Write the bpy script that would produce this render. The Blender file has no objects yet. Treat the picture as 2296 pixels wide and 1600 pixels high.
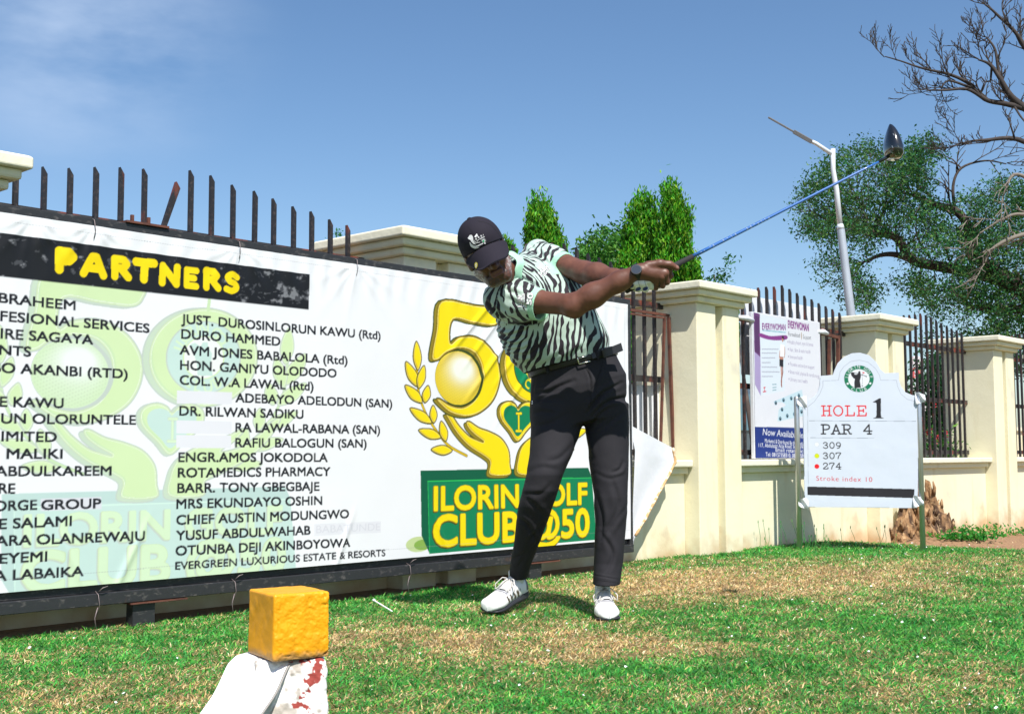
import bpy, bmesh, math, random
import numpy as np
from mathutils import Vector, Matrix
from mathutils.bvhtree import BVHTree
from math import sin, cos, pi, radians

random.seed(7)
RNG = np.random.default_rng(11)
SC = bpy.context.scene
COL = SC.collection

# ------------------------------------------------------------------ camera
F = 2732.16; PITCH = 0.0809; ROLL = -0.0035; EYE = 0.68; PW, PH = 2296.0, 1600.0
cam = bpy.data.cameras.new("camera")
cam.sensor_width = 36.0
cam.lens = F / PW * 36.0
cam.clip_start = 0.05
cam.clip_end = 4000
camo = bpy.data.objects.new("camera", cam)
COL.objects.link(camo)
_r = Vector((1, 0, 0)); _f = Vector((0, cos(PITCH), sin(PITCH))); _u = Vector((0, -sin(PITCH), cos(PITCH)))
_r2 = _r * cos(ROLL) + _u * sin(ROLL); _u2 = -_r * sin(ROLL) + _u * cos(ROLL)
camo.matrix_world = Matrix(((_r2.x, _u2.x, -_f.x, 0), (_r2.y, _u2.y, -_f.y, 0), (_r2.z, _u2.z, -_f.z, EYE), (0, 0, 0, 1)))
SC.camera = camo

# ------------------------------------------------------------------ sky, sun, exposure
SUN_AZ = radians(19.0)      # to the right of straight behind the camera
SUN_EL = radians(54.0)
SUN_DIR = Vector((sin(SUN_AZ) * cos(SUN_EL), -cos(SUN_AZ) * cos(SUN_EL), sin(SUN_EL)))   # towards the sun
world = bpy.data.worlds.new("World")
SC.world = world
world.use_nodes = True
wt = world.node_tree
for nd in list(wt.nodes):
    wt.nodes.remove(nd)
def _wn(t, **kw):
    nd = wt.nodes.new(t)
    for k, v in kw.items():
        setattr(nd, k, v)
    return nd
w_out = _wn("ShaderNodeOutputWorld"); w_bg = _wn("ShaderNodeBackground")
w_sky = _wn("ShaderNodeTexSky", sky_type='NISHITA', sun_disc=False)
w_sky.sun_elevation = SUN_EL
w_sky.sun_rotation = pi - SUN_AZ
w_sky.altitude = 300; w_sky.air_density = 1.0; w_sky.dust_density = 0.9; w_sky.ozone_density = 2.2
w_bg.inputs['Strength'].default_value = 0.09
# thin high cloud near one patch of the sky, by direction
w_tc = _wn("ShaderNodeTexCoord")
w_map = _wn("ShaderNodeMapping"); w_map.inputs['Scale'].default_value = (7, 7, 18)
w_ns = _wn("ShaderNodeTexNoise"); w_ns.inputs['Scale'].default_value = 1.0; w_ns.inputs['Detail'].default_value = 5; w_ns.inputs['Roughness'].default_value = 0.55
w_ramp = _wn("ShaderNodeMapRange"); w_ramp.inputs['From Min'].default_value = 0.33; w_ramp.inputs['From Max'].default_value = 0.75
_cd = Vector((-0.325, 0.888, 0.345)).normalized()
w_sub = _wn("ShaderNodeVectorMath", operation='DISTANCE'); w_sub.inputs[1].default_value = _cd
w_mr = _wn("ShaderNodeMapRange"); w_mr.inputs['From Min'].default_value = 0.17; w_mr.inputs['From Max'].default_value = 0.02
w_mr.interpolation_type = 'SMOOTHSTEP'
w_mul = _wn("ShaderNodeMath", operation='MULTIPLY'); w_mul2 = _wn("ShaderNodeMath", operation='MULTIPLY'); w_mul2.inputs[1].default_value = 0.7
w_mix = _wn("ShaderNodeMix", data_type='RGBA'); w_mix.inputs[7].default_value = (4.6, 5.6, 7.2, 1)
w_hs = _wn("ShaderNodeHueSaturation"); w_hs.inputs['Saturation'].default_value = 1.13; w_hs.inputs['Value'].default_value = 1.0
L = wt.links.new
L(w_tc.outputs['Generated'], w_map.inputs['Vector']); L(w_map.outputs[0], w_ns.inputs['Vector'])
L(w_ns.outputs[0], w_ramp.inputs['Value']); L(w_tc.outputs['Generated'], w_sub.inputs[0]); L(w_sub.outputs['Value'], w_mr.inputs['Value'])
L(w_ramp.outputs[0], w_mul.inputs[0]); L(w_mr.outputs[0], w_mul.inputs[1]); L(w_mul.outputs[0], w_mul2.inputs[0])
L(w_sky.outputs[0], w_hs.inputs['Color']); L(w_hs.outputs[0], w_mix.inputs[6]); L(w_mul2.outputs[0], w_mix.inputs[0])
L(w_mix.outputs[2], w_bg.inputs['Color']); L(w_bg.outputs[0], w_out.inputs[0])

sun = bpy.data.lights.new("sun", 'SUN'); sun.energy = 4.3; sun.angle = radians(0.5); sun.color = (1.0, 0.955, 0.88)
suno = bpy.data.objects.new("sun", sun); COL.objects.link(suno)
suno.rotation_euler = SUN_DIR.to_track_quat('Z', 'Y').to_euler()
SC.view_settings.view_transform = 'Standard'; SC.view_settings.look = 'None'
SC.view_settings.exposure = 0.68; SC.view_settings.gamma = 1.0; SC.view_settings.use_curve_mapping = False
SC.cycles.max_bounces = 6; SC.cycles.transparent_max_bounces = 6

# ------------------------------------------------------------------ pixel rays and the wall's own axes
CAM = Vector((0, 0, EYE))
def ray(x, y):
    dx, dy = x - 1148.0, y - 800.0
    c, s = cos(ROLL), sin(ROLL)
    rx = c * dx + s * dy; ry = -s * dx + c * dy
    u = rx / F; v = -ry / F
    return Vector((u, cos(PITCH) - v * sin(PITCH), sin(PITCH) + v * cos(PITCH)))
def P(x, y, Y):
    r = ray(x, y)
    return CAM + r * (Y / r.y)
AZ = 0.7416
D = Vector((sin(AZ), cos(AZ), 0)); N = Vector((cos(AZ), -sin(AZ), 0)); Z = Vector((0, 0, 1))
P2 = Vector((1.2685, 8.3061, 0))
def W(s, off, z):
    return P2 + D * s + N * off + Z * z
def onplane(x, y, off):
    r = ray(x, y); p0 = P2 + N * off
    t = (p0 - CAM).dot(N) / r.dot(N)
    p = CAM + r * t
    return (p - P2).dot(D), p.z
def sstep(a, b, x):
    t = np.clip((x - a) / (b - a), 0, 1)
    return t * t * (3 - 2 * t)

# ------------------------------------------------------------------ numpy value noise
_perm = np.random.default_rng(3).permutation(4096).astype(np.int64)
_gv = np.random.default_rng(4).random(4096)
def vnoise(p):
    p = np.asarray(p, float); i = np.floor(p).astype(np.int64); f = p - i
    f = f * f * (3 - 2 * f)
    out = 0
    for dx in (0, 1):
        for dy in (0, 1):
            for dz in (0, 1):
                h = _perm[(_perm[(_perm[(i[..., 0] + dx) & 4095] + i[..., 1] + dy) & 4095] + i[..., 2] + dz) & 4095]
                w = (f[..., 0] if dx else 1 - f[..., 0]) * (f[..., 1] if dy else 1 - f[..., 1]) * (f[..., 2] if dz else 1 - f[..., 2])
                out = out + w * _gv[h]
    return out * 2 - 1
def fbm(p, oct=4, gain=0.5):
    p = np.asarray(p, float); a = 1.0; s = 0; t = 0
    for k in range(oct):
        s = s + a * vnoise(p * (2 ** k) + 17.3 * k); t += a; a *= gain
    return s / t

# ------------------------------------------------------------------ mesh builder
class MB:
    def __init__(self):
        self.v = []; self.f = []; self.m = []; self.c = None
    def add(self, vs, fs, mi=0):
        o = len(self.v)
        self.v += [tuple(v) for v in vs]
        self.f += [tuple(i + o for i in f) for f in fs]
        self.m += [mi] * len(fs)
        return self
    def box(self, o, ax, ay, az, mi=0):
        """o corner, three edge vectors"""
        o, ax, ay, az = Vector(o), Vector(ax), Vector(ay), Vector(az)
        vs = [o, o + ax, o + ax + ay, o + ay, o + az, o + ax + az, o + ax + ay + az, o + ay + az]
        fs = [(0, 3, 2, 1), (4, 5, 6, 7), (0, 1, 5, 4), (1, 2, 6, 5), (2, 3, 7, 6), (3, 0, 4, 7)]
        if ax.cross(ay).dot(az) < 0:
            fs = [f[::-1] for f in fs]
        return self.add(vs, fs, mi)
    def tube(self, pts, r, n=10, cap=True, mi=0, ell=None):
        pts = [Vector(p) for p in pts]
        rs = [r] * len(pts) if not hasattr(r, '__len__') else list(r)
        t0 = (pts[1] - pts[0]).normalized()
        ref = Vector((0, 0, 1)) if abs(t0.z) < 0.9 else Vector((1, 0, 0))
        x = t0.cross(ref).normalized()
        vs = []
        for i, p in enumerate(pts):
            if i == 0: t = pts[1] - pts[0]
            elif i == len(pts) - 1: t = pts[-1] - pts[-2]
            else: t = pts[i + 1] - pts[i - 1]
            t.normalize()
            x = (x - t * x.dot(t)).normalized(); y = t.cross(x)
            for k in range(n):
                a = 2 * pi * k / n
                vs.append(p + (x * cos(a) + y * sin(a)) * rs[i])
        fs = []
        for i in range(len(pts) - 1):
            for k in range(n):
                a = i * n + k; b = i * n + (k + 1) % n
                fs.append((a, b, b + n, a + n))
        if cap:
            fs.append(tuple(range(n))[::-1]); fs.append(tuple((len(pts) - 1) * n + k for k in range(n)))
        return self.add(vs, fs, mi)
    def loft(self, rings, cap=True, mi=0, closed=True):
        n = len(rings[0]); vs = [p for r in rings for p in r]; fs = []
        for i in range(len(rings) - 1):
            for k in range(n if closed else n - 1):
                a = i * n + k; b = i * n + (k + 1) % n
                fs.append((a, b, b + n, a + n))
        if cap:
            fs.append(tuple(range(n))[::-1]); fs.append(tuple((len(rings) - 1) * n + k for k in range(n)))
        return self.add(vs, fs, mi)
    def prism(self, poly, back, mi=0):
        """front polygon (ccw seen from the front), thickness vector towards the back"""
        n = len(poly); back = Vector(back); poly = [Vector(p) for p in poly]
        vs = poly + [p + back for p in poly]
        fs = [tuple(range(n)), tuple(range(2 * n - 1, n - 1, -1))]
        for k in range(n):
            b = (k + 1) % n
            fs.append((b, k, k + n, b + n))
        return self.add(vs, fs, mi)
    def grid(self, fn, nu, nv, mi=0):
        vs = [fn(i / nu, j / nv) for j in range(nv + 1) for i in range(nu + 1)]
        fs = [(j * (nu + 1) + i, j * (nu + 1) + i + 1, (j + 1) * (nu + 1) + i + 1, (j + 1) * (nu + 1) + i) for j in range(nv) for i in range(nu)]
        return self.add(vs, fs, mi)

def wloc(parent):
    v = Vector((0, 0, 0))
    while parent is not None:
        v = v + parent.location; parent = parent.parent
    return v
def mk(name, me, mats=(), parent=None):
    for m in (mats if isinstance(mats, (list, tuple)) else [mats]):
        me.materials.append(m)
    o = bpy.data.objects.new(name, me); COL.objects.link(o)
    if parent is not None:
        o.parent = parent
    return o
def obj(name, mb, mats, parent=None, smooth=False, bevel=0, loc=None, seg=2, local=False):
    """one mesh object; vertices are given in world space, the parent's place is taken off"""
    base = Vector((0, 0, 0)) if local else wloc(parent)
    l = Vector(loc) if loc is not None else Vector((0, 0, 0))
    me = bpy.data.meshes.new(name)
    sh = base + (l if parent is None and loc is not None else Vector((0, 0, 0)))
    me.from_pydata([tuple(Vector(v) - sh) for v in mb.v], [], mb.f)
    me.polygons.foreach_set('material_index', mb.m)
    me.update()
    if bevel > 0:
        bm = bmesh.new(); bm.from_mesh(me)
        bmesh.ops.bevel(bm, geom=list(bm.edges), offset=bevel, segments=seg, profile=0.5, affect='EDGES', clamp_overlap=True)
        bm.to_mesh(me); bm.free()
    if smooth:
        me.polygons.foreach_set('use_smooth', [True] * len(me.polygons))
    o = mk(name, me, mats, parent)
    if parent is None and loc is not None:
        o.location = l
    return o
def npmesh(name, v, quads, mats, parent=None, smooth=True, attrs=None, tris=None):
    """mesh from numpy arrays (world space)"""
    base = np.array(wloc(parent))
    v = np.asarray(v, np.float32) - base.astype(np.float32)
    me = bpy.data.meshes.new(name)
    me.vertices.add(len(v)); me.vertices.foreach_set('co', v.ravel())
    nq = 0 if quads is None else len(quads); nt = 0 if tris is None else len(tris)
    me.loops.add(nq * 4 + nt * 3); me.polygons.add(nq + nt)
    idx = []
    if nq: idx.append(np.asarray(quads, np.int32).ravel())
    if nt: idx.append(np.asarray(tris, np.int32).ravel())
    me.loops.foreach_set('vertex_index', np.concatenate(idx))
    st = np.concatenate([np.arange(nq) * 4, nq * 4 + np.arange(nt) * 3]).astype(np.int32)
    me.polygons.foreach_set('loop_start', st)
    me.polygons.foreach_set('use_smooth', np.full(nq + nt, smooth))
    me.update(calc_edges=True)
    for k, (typ, data) in (attrs or {}).items():
        at = me.attributes.new(k, typ, 'POINT')
        at.data.foreach_set('color' if 'COLOR' in typ else ('vector' if 'VECTOR' in typ else 'value'), np.asarray(data, np.float32).ravel())
    return mk(name, me, mats, parent)
def thing(name, label, cat, loc=(0, 0, 0), group=None):
    o = bpy.data.objects.new(name, None); COL.objects.link(o)
    o.empty_display_size = 0.1; o.location = loc
    return tag(o, label, cat, group)
def tag(o, label=None, cat=None, group=None, kind=None):
    if label: o['label'] = label
    if cat: o['category'] = cat
    if group: o['group'] = group
    if kind: o['kind'] = kind
    return o
def copy_tree(o, parent=None):
    c = o.copy(); COL.objects.link(c)
    if parent is not None: c.parent = parent
    for ch in list(o.children):
        copy_tree(ch, c)
    return c

# ------------------------------------------------------------------ materials
def mat(name, col=(0.5, 0.5, 0.5), rough=0.6, metal=0.0, spec=0.5, noise=None, bump=None, attr=None, coat=0.0, sheen=0.0):
    """noise: list of (scale, detail, colour2, lo, hi); bump: list of (scale, detail, strength, distance)"""
    m = bpy.data.materials.new(name); m.use_nodes = True
    t = m.node_tree; b = t.nodes['Principled BSDF']; lk = t.links.new
    b.inputs['Roughness'].default_value = rough; b.inputs['Metallic'].default_value = metal
    b.inputs['Specular IOR Level'].default_value = spec
    if coat: b.inputs['Coat Weight'].default_value = coat
    if sheen: b.inputs['Sheen Weight'].default_value = sheen
    tc = t.nodes.new('ShaderNodeTexCoord')
    if attr:
        a = t.nodes.new('ShaderNodeAttribute'); a.attribute_name = attr; cur = a.outputs['Color']
    else:
        rgb = t.nodes.new('ShaderNodeRGB'); rgb.outputs[0].default_value = (*col, 1); cur = rgb.outputs[0]
    for (sc, det, c2, lo, hi) in (noise or []):
        n = t.nodes.new('ShaderNodeTexNoise'); n.inputs['Detail'].default_value = det
        if isinstance(sc, (tuple, list)):
            mp = t.nodes.new('ShaderNodeMapping'); mp.inputs['Scale'].default_value = sc; lk(tc.outputs['Object'], mp.inputs['Vector']); lk(mp.outputs[0], n.inputs['Vector']); n.inputs['Scale'].default_value = 1
        else:
            n.inputs['Scale'].default_value = sc; lk(tc.outputs['Object'], n.inputs['Vector'])
        r = t.nodes.new('ShaderNodeMapRange'); r.inputs['From Min'].default_value = lo; r.inputs['From Max'].default_value = hi
        lk(n.outputs[0], r.inputs['Value'])
        mx = t.nodes.new('ShaderNodeMix'); mx.data_type = 'RGBA'; mx.inputs[7].default_value = (*c2, 1)
        lk(r.outputs[0], mx.inputs[0]); lk(cur, mx.inputs[6]); cur = mx.outputs[2]
    lk(cur, b.inputs['Base Color'])
    nrm = None
    for (sc, det, st, di) in (bump or []):
        n = t.nodes.new('ShaderNodeTexNoise'); n.inputs['Detail'].default_value = det
        if isinstance(sc, (tuple, list)):
            mp = t.nodes.new('ShaderNodeMapping'); mp.inputs['Scale'].default_value = sc; lk(tc.outputs['Object'], mp.inputs['Vector']); lk(mp.outputs[0], n.inputs['Vector']); n.inputs['Scale'].default_value = 1
        else:
            n.inputs['Scale'].default_value = sc; lk(tc.outputs['Object'], n.inputs['Vector'])
        bp = t.nodes.new('ShaderNodeBump'); bp.inputs['Strength'].default_value = st; bp.inputs['Distance'].default_value = di
        lk(n.outputs[0], bp.inputs['Height'])
        if nrm is not None: lk(nrm, bp.inputs['Normal'])
        nrm = bp.outputs[0]
    if nrm is not None: lk(nrm, b.inputs['Normal'])
    return m

M = {}
M['cream'] = mat('cream_paint', (0.75, 0.71, 0.52), 0.75, noise=[(1.3, 5, (0.71, 0.65, 0.42), 0.45, 0.75), ((9, 9, 1.2), 4, (0.66, 0.57, 0.36), 0.56, 0.80), (5, 6, (0.60, 0.56, 0.44), 0.62, 0.80)], bump=[(55, 4, 0.25, 0.004), (9, 3, 0.25, 0.01)])
M['cap_white'] = mat('cap_white_paint', (0.75, 0.72, 0.57), 0.75, noise=[(3.0, 6, (0.62, 0.58, 0.44), 0.5, 0.8)], bump=[(35, 5, 0.35, 0.006), (7, 3, 0.3, 0.012)])
def splash(m, z0, z1, c, sc):
    """soil splashed up the foot of a wall, ragged along its upper edge"""
    t = m.node_tree; lk = t.links.new; b = t.nodes['Principled BSDF']; src = b.inputs['Base Color'].links[0].from_socket
    tc = t.nodes.new('ShaderNodeTexCoord'); sp = t.nodes.new('ShaderNodeSeparateXYZ'); lk(tc.outputs['Object'], sp.inputs[0])
    n = t.nodes.new('ShaderNodeTexNoise'); n.inputs['Scale'].default_value = sc; n.inputs['Detail'].default_value = 6; lk(tc.outputs['Object'], n.inputs['Vector'])
    ad = t.nodes.new('ShaderNodeMath'); ad.operation = 'MULTIPLY_ADD'; ad.inputs[1].default_value = -.55; lk(n.outputs[0], ad.inputs[0]); lk(sp.outputs[2], ad.inputs[2])
    r = t.nodes.new('ShaderNodeMapRange'); r.inputs['From Min'].default_value = z1 - .275; r.inputs['From Max'].default_value = z0 - .275; r.inputs['To Max'].default_value = .75; lk(ad.outputs[0], r.inputs['Value'])
    mx = t.nodes.new('ShaderNodeMix'); mx.data_type = 'RGBA'; mx.inputs[7].default_value = (*c, 1); lk(r.outputs[0], mx.inputs[0]); lk(src, mx.inputs[6]); lk(mx.outputs[2], b.inputs['Base Color'])
splash(M['cream'], -.06, .14, (.50, .30, .14), 5)
M['bar'] = mat('bar_paint', (0.018, 0.016, 0.018), 0.5, noise=[((14, 14, 5), 5, (0.13, 0.032, 0.02), 0.60, 0.70), (60, 3, (0.07, 0.05, 0.045), 0.5, 0.8)], bump=[(90, 3, 0.2, 0.002)])
M['rail'] = mat('rail_paint', (0.03, 0.026, 0.026), 0.55, noise=[(9, 5, (0.20, 0.05, 0.03), 0.53, 0.66)], bump=[(80, 3, 0.25, 0.002)])
M['rust'] = mat('rusty_steel', (0.13, 0.045, 0.028), 0.7, noise=[(22, 5, (0.06, 0.022, 0.016), 0.45, 0.7)], bump=[(90, 3, 0.3, 0.002)])
M['black_frame'] = mat('black_frame_paint', (0.022, 0.023, 0.026), 0.5, noise=[((30, 30, 60), 5, (0.12, 0.11, 0.105), 0.57, 0.8), (7, 4, (0.10, 0.05, 0.035), 0.68, 0.8)], bump=[(70, 4, 0.25, 0.003)])
M['steel'] = mat('brushed_steel', (0.55, 0.56, 0.57), 0.34, metal=.85)
M['wire'] = mat('tie_wire', (0.20, 0.16, 0.16), 0.5, metal=0.3)
M['white_cloth'] = mat('white_vinyl', (0.68, 0.70, 0.745), 0.6, noise=[(3, 4, (0.60, 0.62, 0.66), 0.5, 0.8)], bump=[(12, 4, 0.25, 0.01)])
# ------------------------------------------------------------------ ground
def blobs(x, y):
    """how dry (straw) the lawn is at a point, 0..1"""
    p = np.stack([x * 0.9, y * 0.9, np.zeros_like(x)], -1)
    v = 0.33 + 0.24 * fbm(p, 4) + 0.30 * fbm(p * 5.1 + 9, 3) + 0.30 * fbm(p * 17 + 31, 2)
    for (px, py, rx, ry, a) in DRY:
        v = v + a * np.exp(-(((x - px) / rx) ** 2 + ((y - py) / ry) ** 2))
    return v
def gpix(x, y):
    r = ray(x, y); t = -EYE / r.z
    return CAM + r * t
DRY = []
for (x, y, rx, ry, a) in [(1700, 1300, .95, .75, .70), (2050, 1265, .9, .6, .38), (1500, 1320, .55, .5, .55), (1300, 1450, .6, .28, .42), (1050, 1430, .55, .22, .30), (1500, 1400, .45, .22, .25),
                          (300, 1575, .5, .10, .30), (480, 1530, .22, .14, .2), (760, 1420, .25, .3, .2), (1900, 1560, .35, .16, .06), (30, 1480, .25, .12, .3),
                          (650, 1335, .9, .35, -.30), (1000, 1320, .6, .4, -.28), (1800, 1400, .9, .3, -.3), (250, 1450, .4, .2, -.22), (2150, 1450, .5, .4, -.22), (1650, 1500, .6, .16, -.25), (1450, 1235, .7, .45, -.4), (900, 1290, .8, .25, -.25), (1900, 1232, .5, .3, -.35), (850, 1520, .25, .14, -.1)]:
    g = gpix(x, y); DRY.append((g.x, g.y, rx, ry, a))
def swall(x, y):
    return (x - P2.x) * D.x + (y - P2.y) * D.y, (x - P2.x) * N.x + (y - P2.y) * N.y
def dirtmask(x, y):
    s, o = swall(x, y)
    n = fbm(np.stack([x * 1.7, y * 1.7, np.zeros_like(x) + 4], -1), 3)
    a = sstep(1.95, 2.3, s + 0.25 * n) * sstep(1.5, 0.9, o + 0.3 * n - 0.12 * (s - 2))
    back = sstep(-0.15, -0.3, o) * sstep(8, 5, np.abs(s)) * 0.4
    under = sstep(-0.95, -1.05, s) * sstep(0.16, 0.12, o + 0.05 * n)
    return np.maximum(np.maximum(a, back), under)
def gz(x, y):
    x = np.asarray(x, float); y = np.asarray(y, float)
    s, o = swall(x, y)
    far = sstep(60, 20, np.hypot(x, y))
    z = -0.11 * sstep(1.75, 2.7, s)
    z = z + 0.13 * np.exp(-(((s - 3.35) / 0.75) ** 2 + ((o - 0.35) / 0.45) ** 2))
    z = z + 0.012 * fbm(np.stack([x * 0.8, y * 0.8, np.zeros_like(x)], -1), 2) * far
    return z
def axis_pts(lo, hi, c0, c1, step):
    mid = list(np.arange(c0, c1, step))
    a = []; v = c0; st = step
    while v > lo: st *= 1.35; v -= st; a.append(v)
    b = []; v = c1; st = step
    while v < hi: b.append(v); st *= 1.35; v += st
    b.append(v)
    return np.array(sorted(a) + mid + b)
gx = axis_pts(-900, 900, -6, 9, 0.08); gy = axis_pts(-60, 1500, 1.8, 16, 0.08)
GX, GY = np.meshgrid(gx, gy)
GZ = gz(GX, GY)
nx, ny = len(gx), len(gy)
ii = np.arange(nx * ny).reshape(ny, nx)
gq = np.stack([ii[:-1, :-1], ii[:-1, 1:], ii[1:, 1:], ii[1:, :-1]], -1).reshape(-1, 4)
dry = np.clip(blobs(GX, GY), 0, 1); dm = dirtmask(GX, GY)
c_soil = np.array([0.13, 0.085, 0.045]); c_gr = np.array([0.04, 0.13, 0.03]); c_dirt = np.array([0.30, 0.18, 0.105])
gc = c_gr + (c_soil * 1.6 - c_gr) * dry[..., None]
gc = gc + (c_dirt - gc) * dm[..., None]
gc = np.concatenate([gc, np.ones((*gc.shape[:2], 1))], -1)
M['ground'] = mat('lawn_soil', attr='col', rough=0.95, spec=0.1, noise=[(40, 5, (0.05, 0.035, 0.018), 0.5, 0.85)], bump=[(45, 5, 0.6, 0.012), (9, 4, 0.4, 0.02)])
ground = npmesh('ground', np.stack([GX, GY, GZ], -1).reshape(-1, 3), gq, M['ground'], attrs={'col': ('FLOAT_COLOR', gc.reshape(-1, 4))})
tag(ground, kind='structure')

# ------------------------------------------------------------------ grass blades
def make_blades(x, y, z, length, width, col, lean_lo=0.3, lean_hi=1.25):
    n = len(x)
    az = RNG.random(n) * 2 * pi; lean = lean_lo + (lean_hi - lean_lo) * RNG.random(n); bend = 0.2 + 0.6 * RNG.random(n)
    dx, dy = np.cos(az), np.sin(az)
    fa = az + pi / 2 + RNG.normal(0, 0.9, n)
    wx, wy = np.cos(fa), np.sin(fa)
    def pt(t, w):
        l = lean + bend * t
        h = length * t
        return np.stack([x + dx * np.sin(l) * h + wx * w * width, y + dy * np.sin(l) * h + wy * w * width, z - 0.004 + np.cos(np.minimum(l, 1.53)) * h + (0.3 * w * width)], -1)
    v = np.stack([pt(0, -.5), pt(0, .5), pt(.55, .5), pt(.55, -.5), pt(1.0, 0)], 1)
    k = np.arange(n)[:, None] * 5
    q = k + np.array([[0, 1, 2, 3]]); t = k + np.array([[3, 2, 4]])
    c = np.repeat(col[:, None, :], 5, 1)
    return v.reshape(-1, 3), q, t, c.reshape(-1, 4)
bx, by = [], []
for Y0 in np.arange(2.5, 10.4, 0.25):
    half = 0.43 * (Y0 + .25) + 1.0
    rho = 38000 * (3.0 / max(Y0, 2.6)) ** 1.25
    k = int(rho * 2 * half * 0.25)
    bx.append((RNG.random(k) * 2 - 1) * half); by.append(Y0 + RNG.random(k) * 0.25)
bx = np.concatenate(bx); by = np.concatenate(by)
s_, o_ = swall(bx, by)
keep = (o_ > -0.10) & ((o_ > 0.13 + .04 * fbm(np.stack([bx * 4, by * 4, bx * 0], -1), 2)) | (s_ > -1.0)) & ~((s_ > -0.03) & (s_ < 0.57) & (o_ < 0.02)) & (RNG.random(len(bx)) > dirtmask(bx, by) * 0.97)
keep &= ~((s_ > 2.65) & (s_ < 3.27) & (o_ < 0.02))
bx, by = bx[keep], by[keep]
n = len(bx)
dr = np.clip(blobs(bx, by) * 1.08 + RNG.normal(0, 0.17, n), 0, 1)
isdry = RNG.random(n) < np.clip((dr - 0.14) * 1.15, 0.05, 0.92)
g1 = np.array([0.028, 0.34, 0.050]); g2 = np.array([0.19, 0.43, 0.045]); g3 = np.array([0.010, 0.17, 0.035])
r1, r2 = RNG.random((n, 1)), RNG.random((n, 1))
cg = g1 + (g2 - g1) * r1 * 0.8; cg = cg + (g3 - cg) * (r2 ** 2)
s1 = np.array([0.66, 0.47, 0.20]); s2 = np.array([0.46, 0.28, 0.10]); s3 = np.array([0.80, 0.66, 0.42])
cs = s1 + (s2 - s1) * r1; cs = cs + (s3 - cs) * (r2 ** 3)
col = np.where(isdry[:, None], cs, cg) * (0.6 + 0.75 * RNG.random((n, 1))) * (1 + .55 * fbm(np.stack([bx * 13, by * 13, bx * 0 + 2], -1), 3))[:, None]
col = np.clip(col, .004, .9)
col = np.concatenate([col, np.ones((n, 1))], 1)
ln = np.where(isdry, 0.020, 0.0225) * (0.55 + 0.8 * RNG.random(n)) * (1 + 0.06 * (by - 3)); wd = (0.0021 + 0.0018 * RNG.random(n)) * (1 + 0.08 * (by - 3))
ln = ln * np.where(dr < 0.25, 1.15, 1.0)
V, Q, T, C = make_blades(bx, by, gz(bx, by), ln, wd, col)
M['grass'] = mat('grass_blade', attr='col', rough=0.55, spec=0.35)
_b = M['grass'].node_tree.nodes['Principled BSDF']
_tr = M['grass'].node_tree.nodes.new('ShaderNodeBsdfTranslucent'); _ms = M['grass'].node_tree.nodes.new('ShaderNodeMixShader'); _ms.inputs[0].default_value = 0.28
_at = [x for x in M['grass'].node_tree.nodes if x.type == 'ATTRIBUTE'][0]
_ou = [x for x in M['grass'].node_tree.nodes if x.type == 'OUTPUT_MATERIAL'][0]
M['grass'].node_tree.links.new(_at.outputs['Color'], _tr.inputs['Color']); M['grass'].node_tree.links.new(_b.outputs[0], _ms.inputs[1]); M['grass'].node_tree.links.new(_tr.outputs[0], _ms.inputs[2]); M['grass'].node_tree.links.new(_ms.outputs[0], _ou.inputs[0])
go = npmesh('grass', V, Q, M['grass'], smooth=False, attrs={'col': ('FLOAT_COLOR', C)}, tris=T)
tag(go, 'short green and straw coloured lawn grass', 'grass', kind='stuff')
# white wild flowers dotted through the lawn
k = 210
fx = (RNG.random(k) * 2 - 1); fy = 2.9 + 6.2 * RNG.random(k) ** 0.8; fx = fx * (0.43 * fy + 0.2)
for (x, y, c) in [(600, 1330, 10), (700, 1325, 9), (1960, 1224, 9), (2050, 1232, 8), (2180, 1230, 7), (1450, 1290, 6)]:
    g = gpix(x, y); fx = np.append(fx, g.x + RNG.normal(0, .22, c)); fy = np.append(fy, g.y + RNG.normal(0, .12, c))
k = len(fx); s_, o_ = swall(fx, fy)
kk = (o_ > 0.25); fx, fy = fx[kk], fy[kk]; k = len(fx)
vv, tt = [], []
for i in range(k):
    r = 0.003 + 0.0035 * random.random(); z = float(gz(fx[i], fy[i])) + 0.018 + 0.02 * random.random(); b = len(vv)
    vv.append((fx[i], fy[i], z + 0.003))
    for a in range(6):
        vv.append((fx[i] + r * cos(a * pi / 3), fy[i] + r * sin(a * pi / 3) - 0.002, z + 0.6 * r * random.uniform(-1, 1)))
    tt += [(b, b + 1 + a, b + 1 + (a + 1) % 6) for a in range(6)]
M['petal'] = mat('white_petal', (0.82, 0.84, 0.82), 0.6)
fo = npmesh('lawn_flowers', np.array(vv), None, M['petal'], tris=np.array(tt), smooth=False)
tag(fo, 'tiny white wild flowers dotted through the lawn', 'flowers', kind='stuff')

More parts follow.
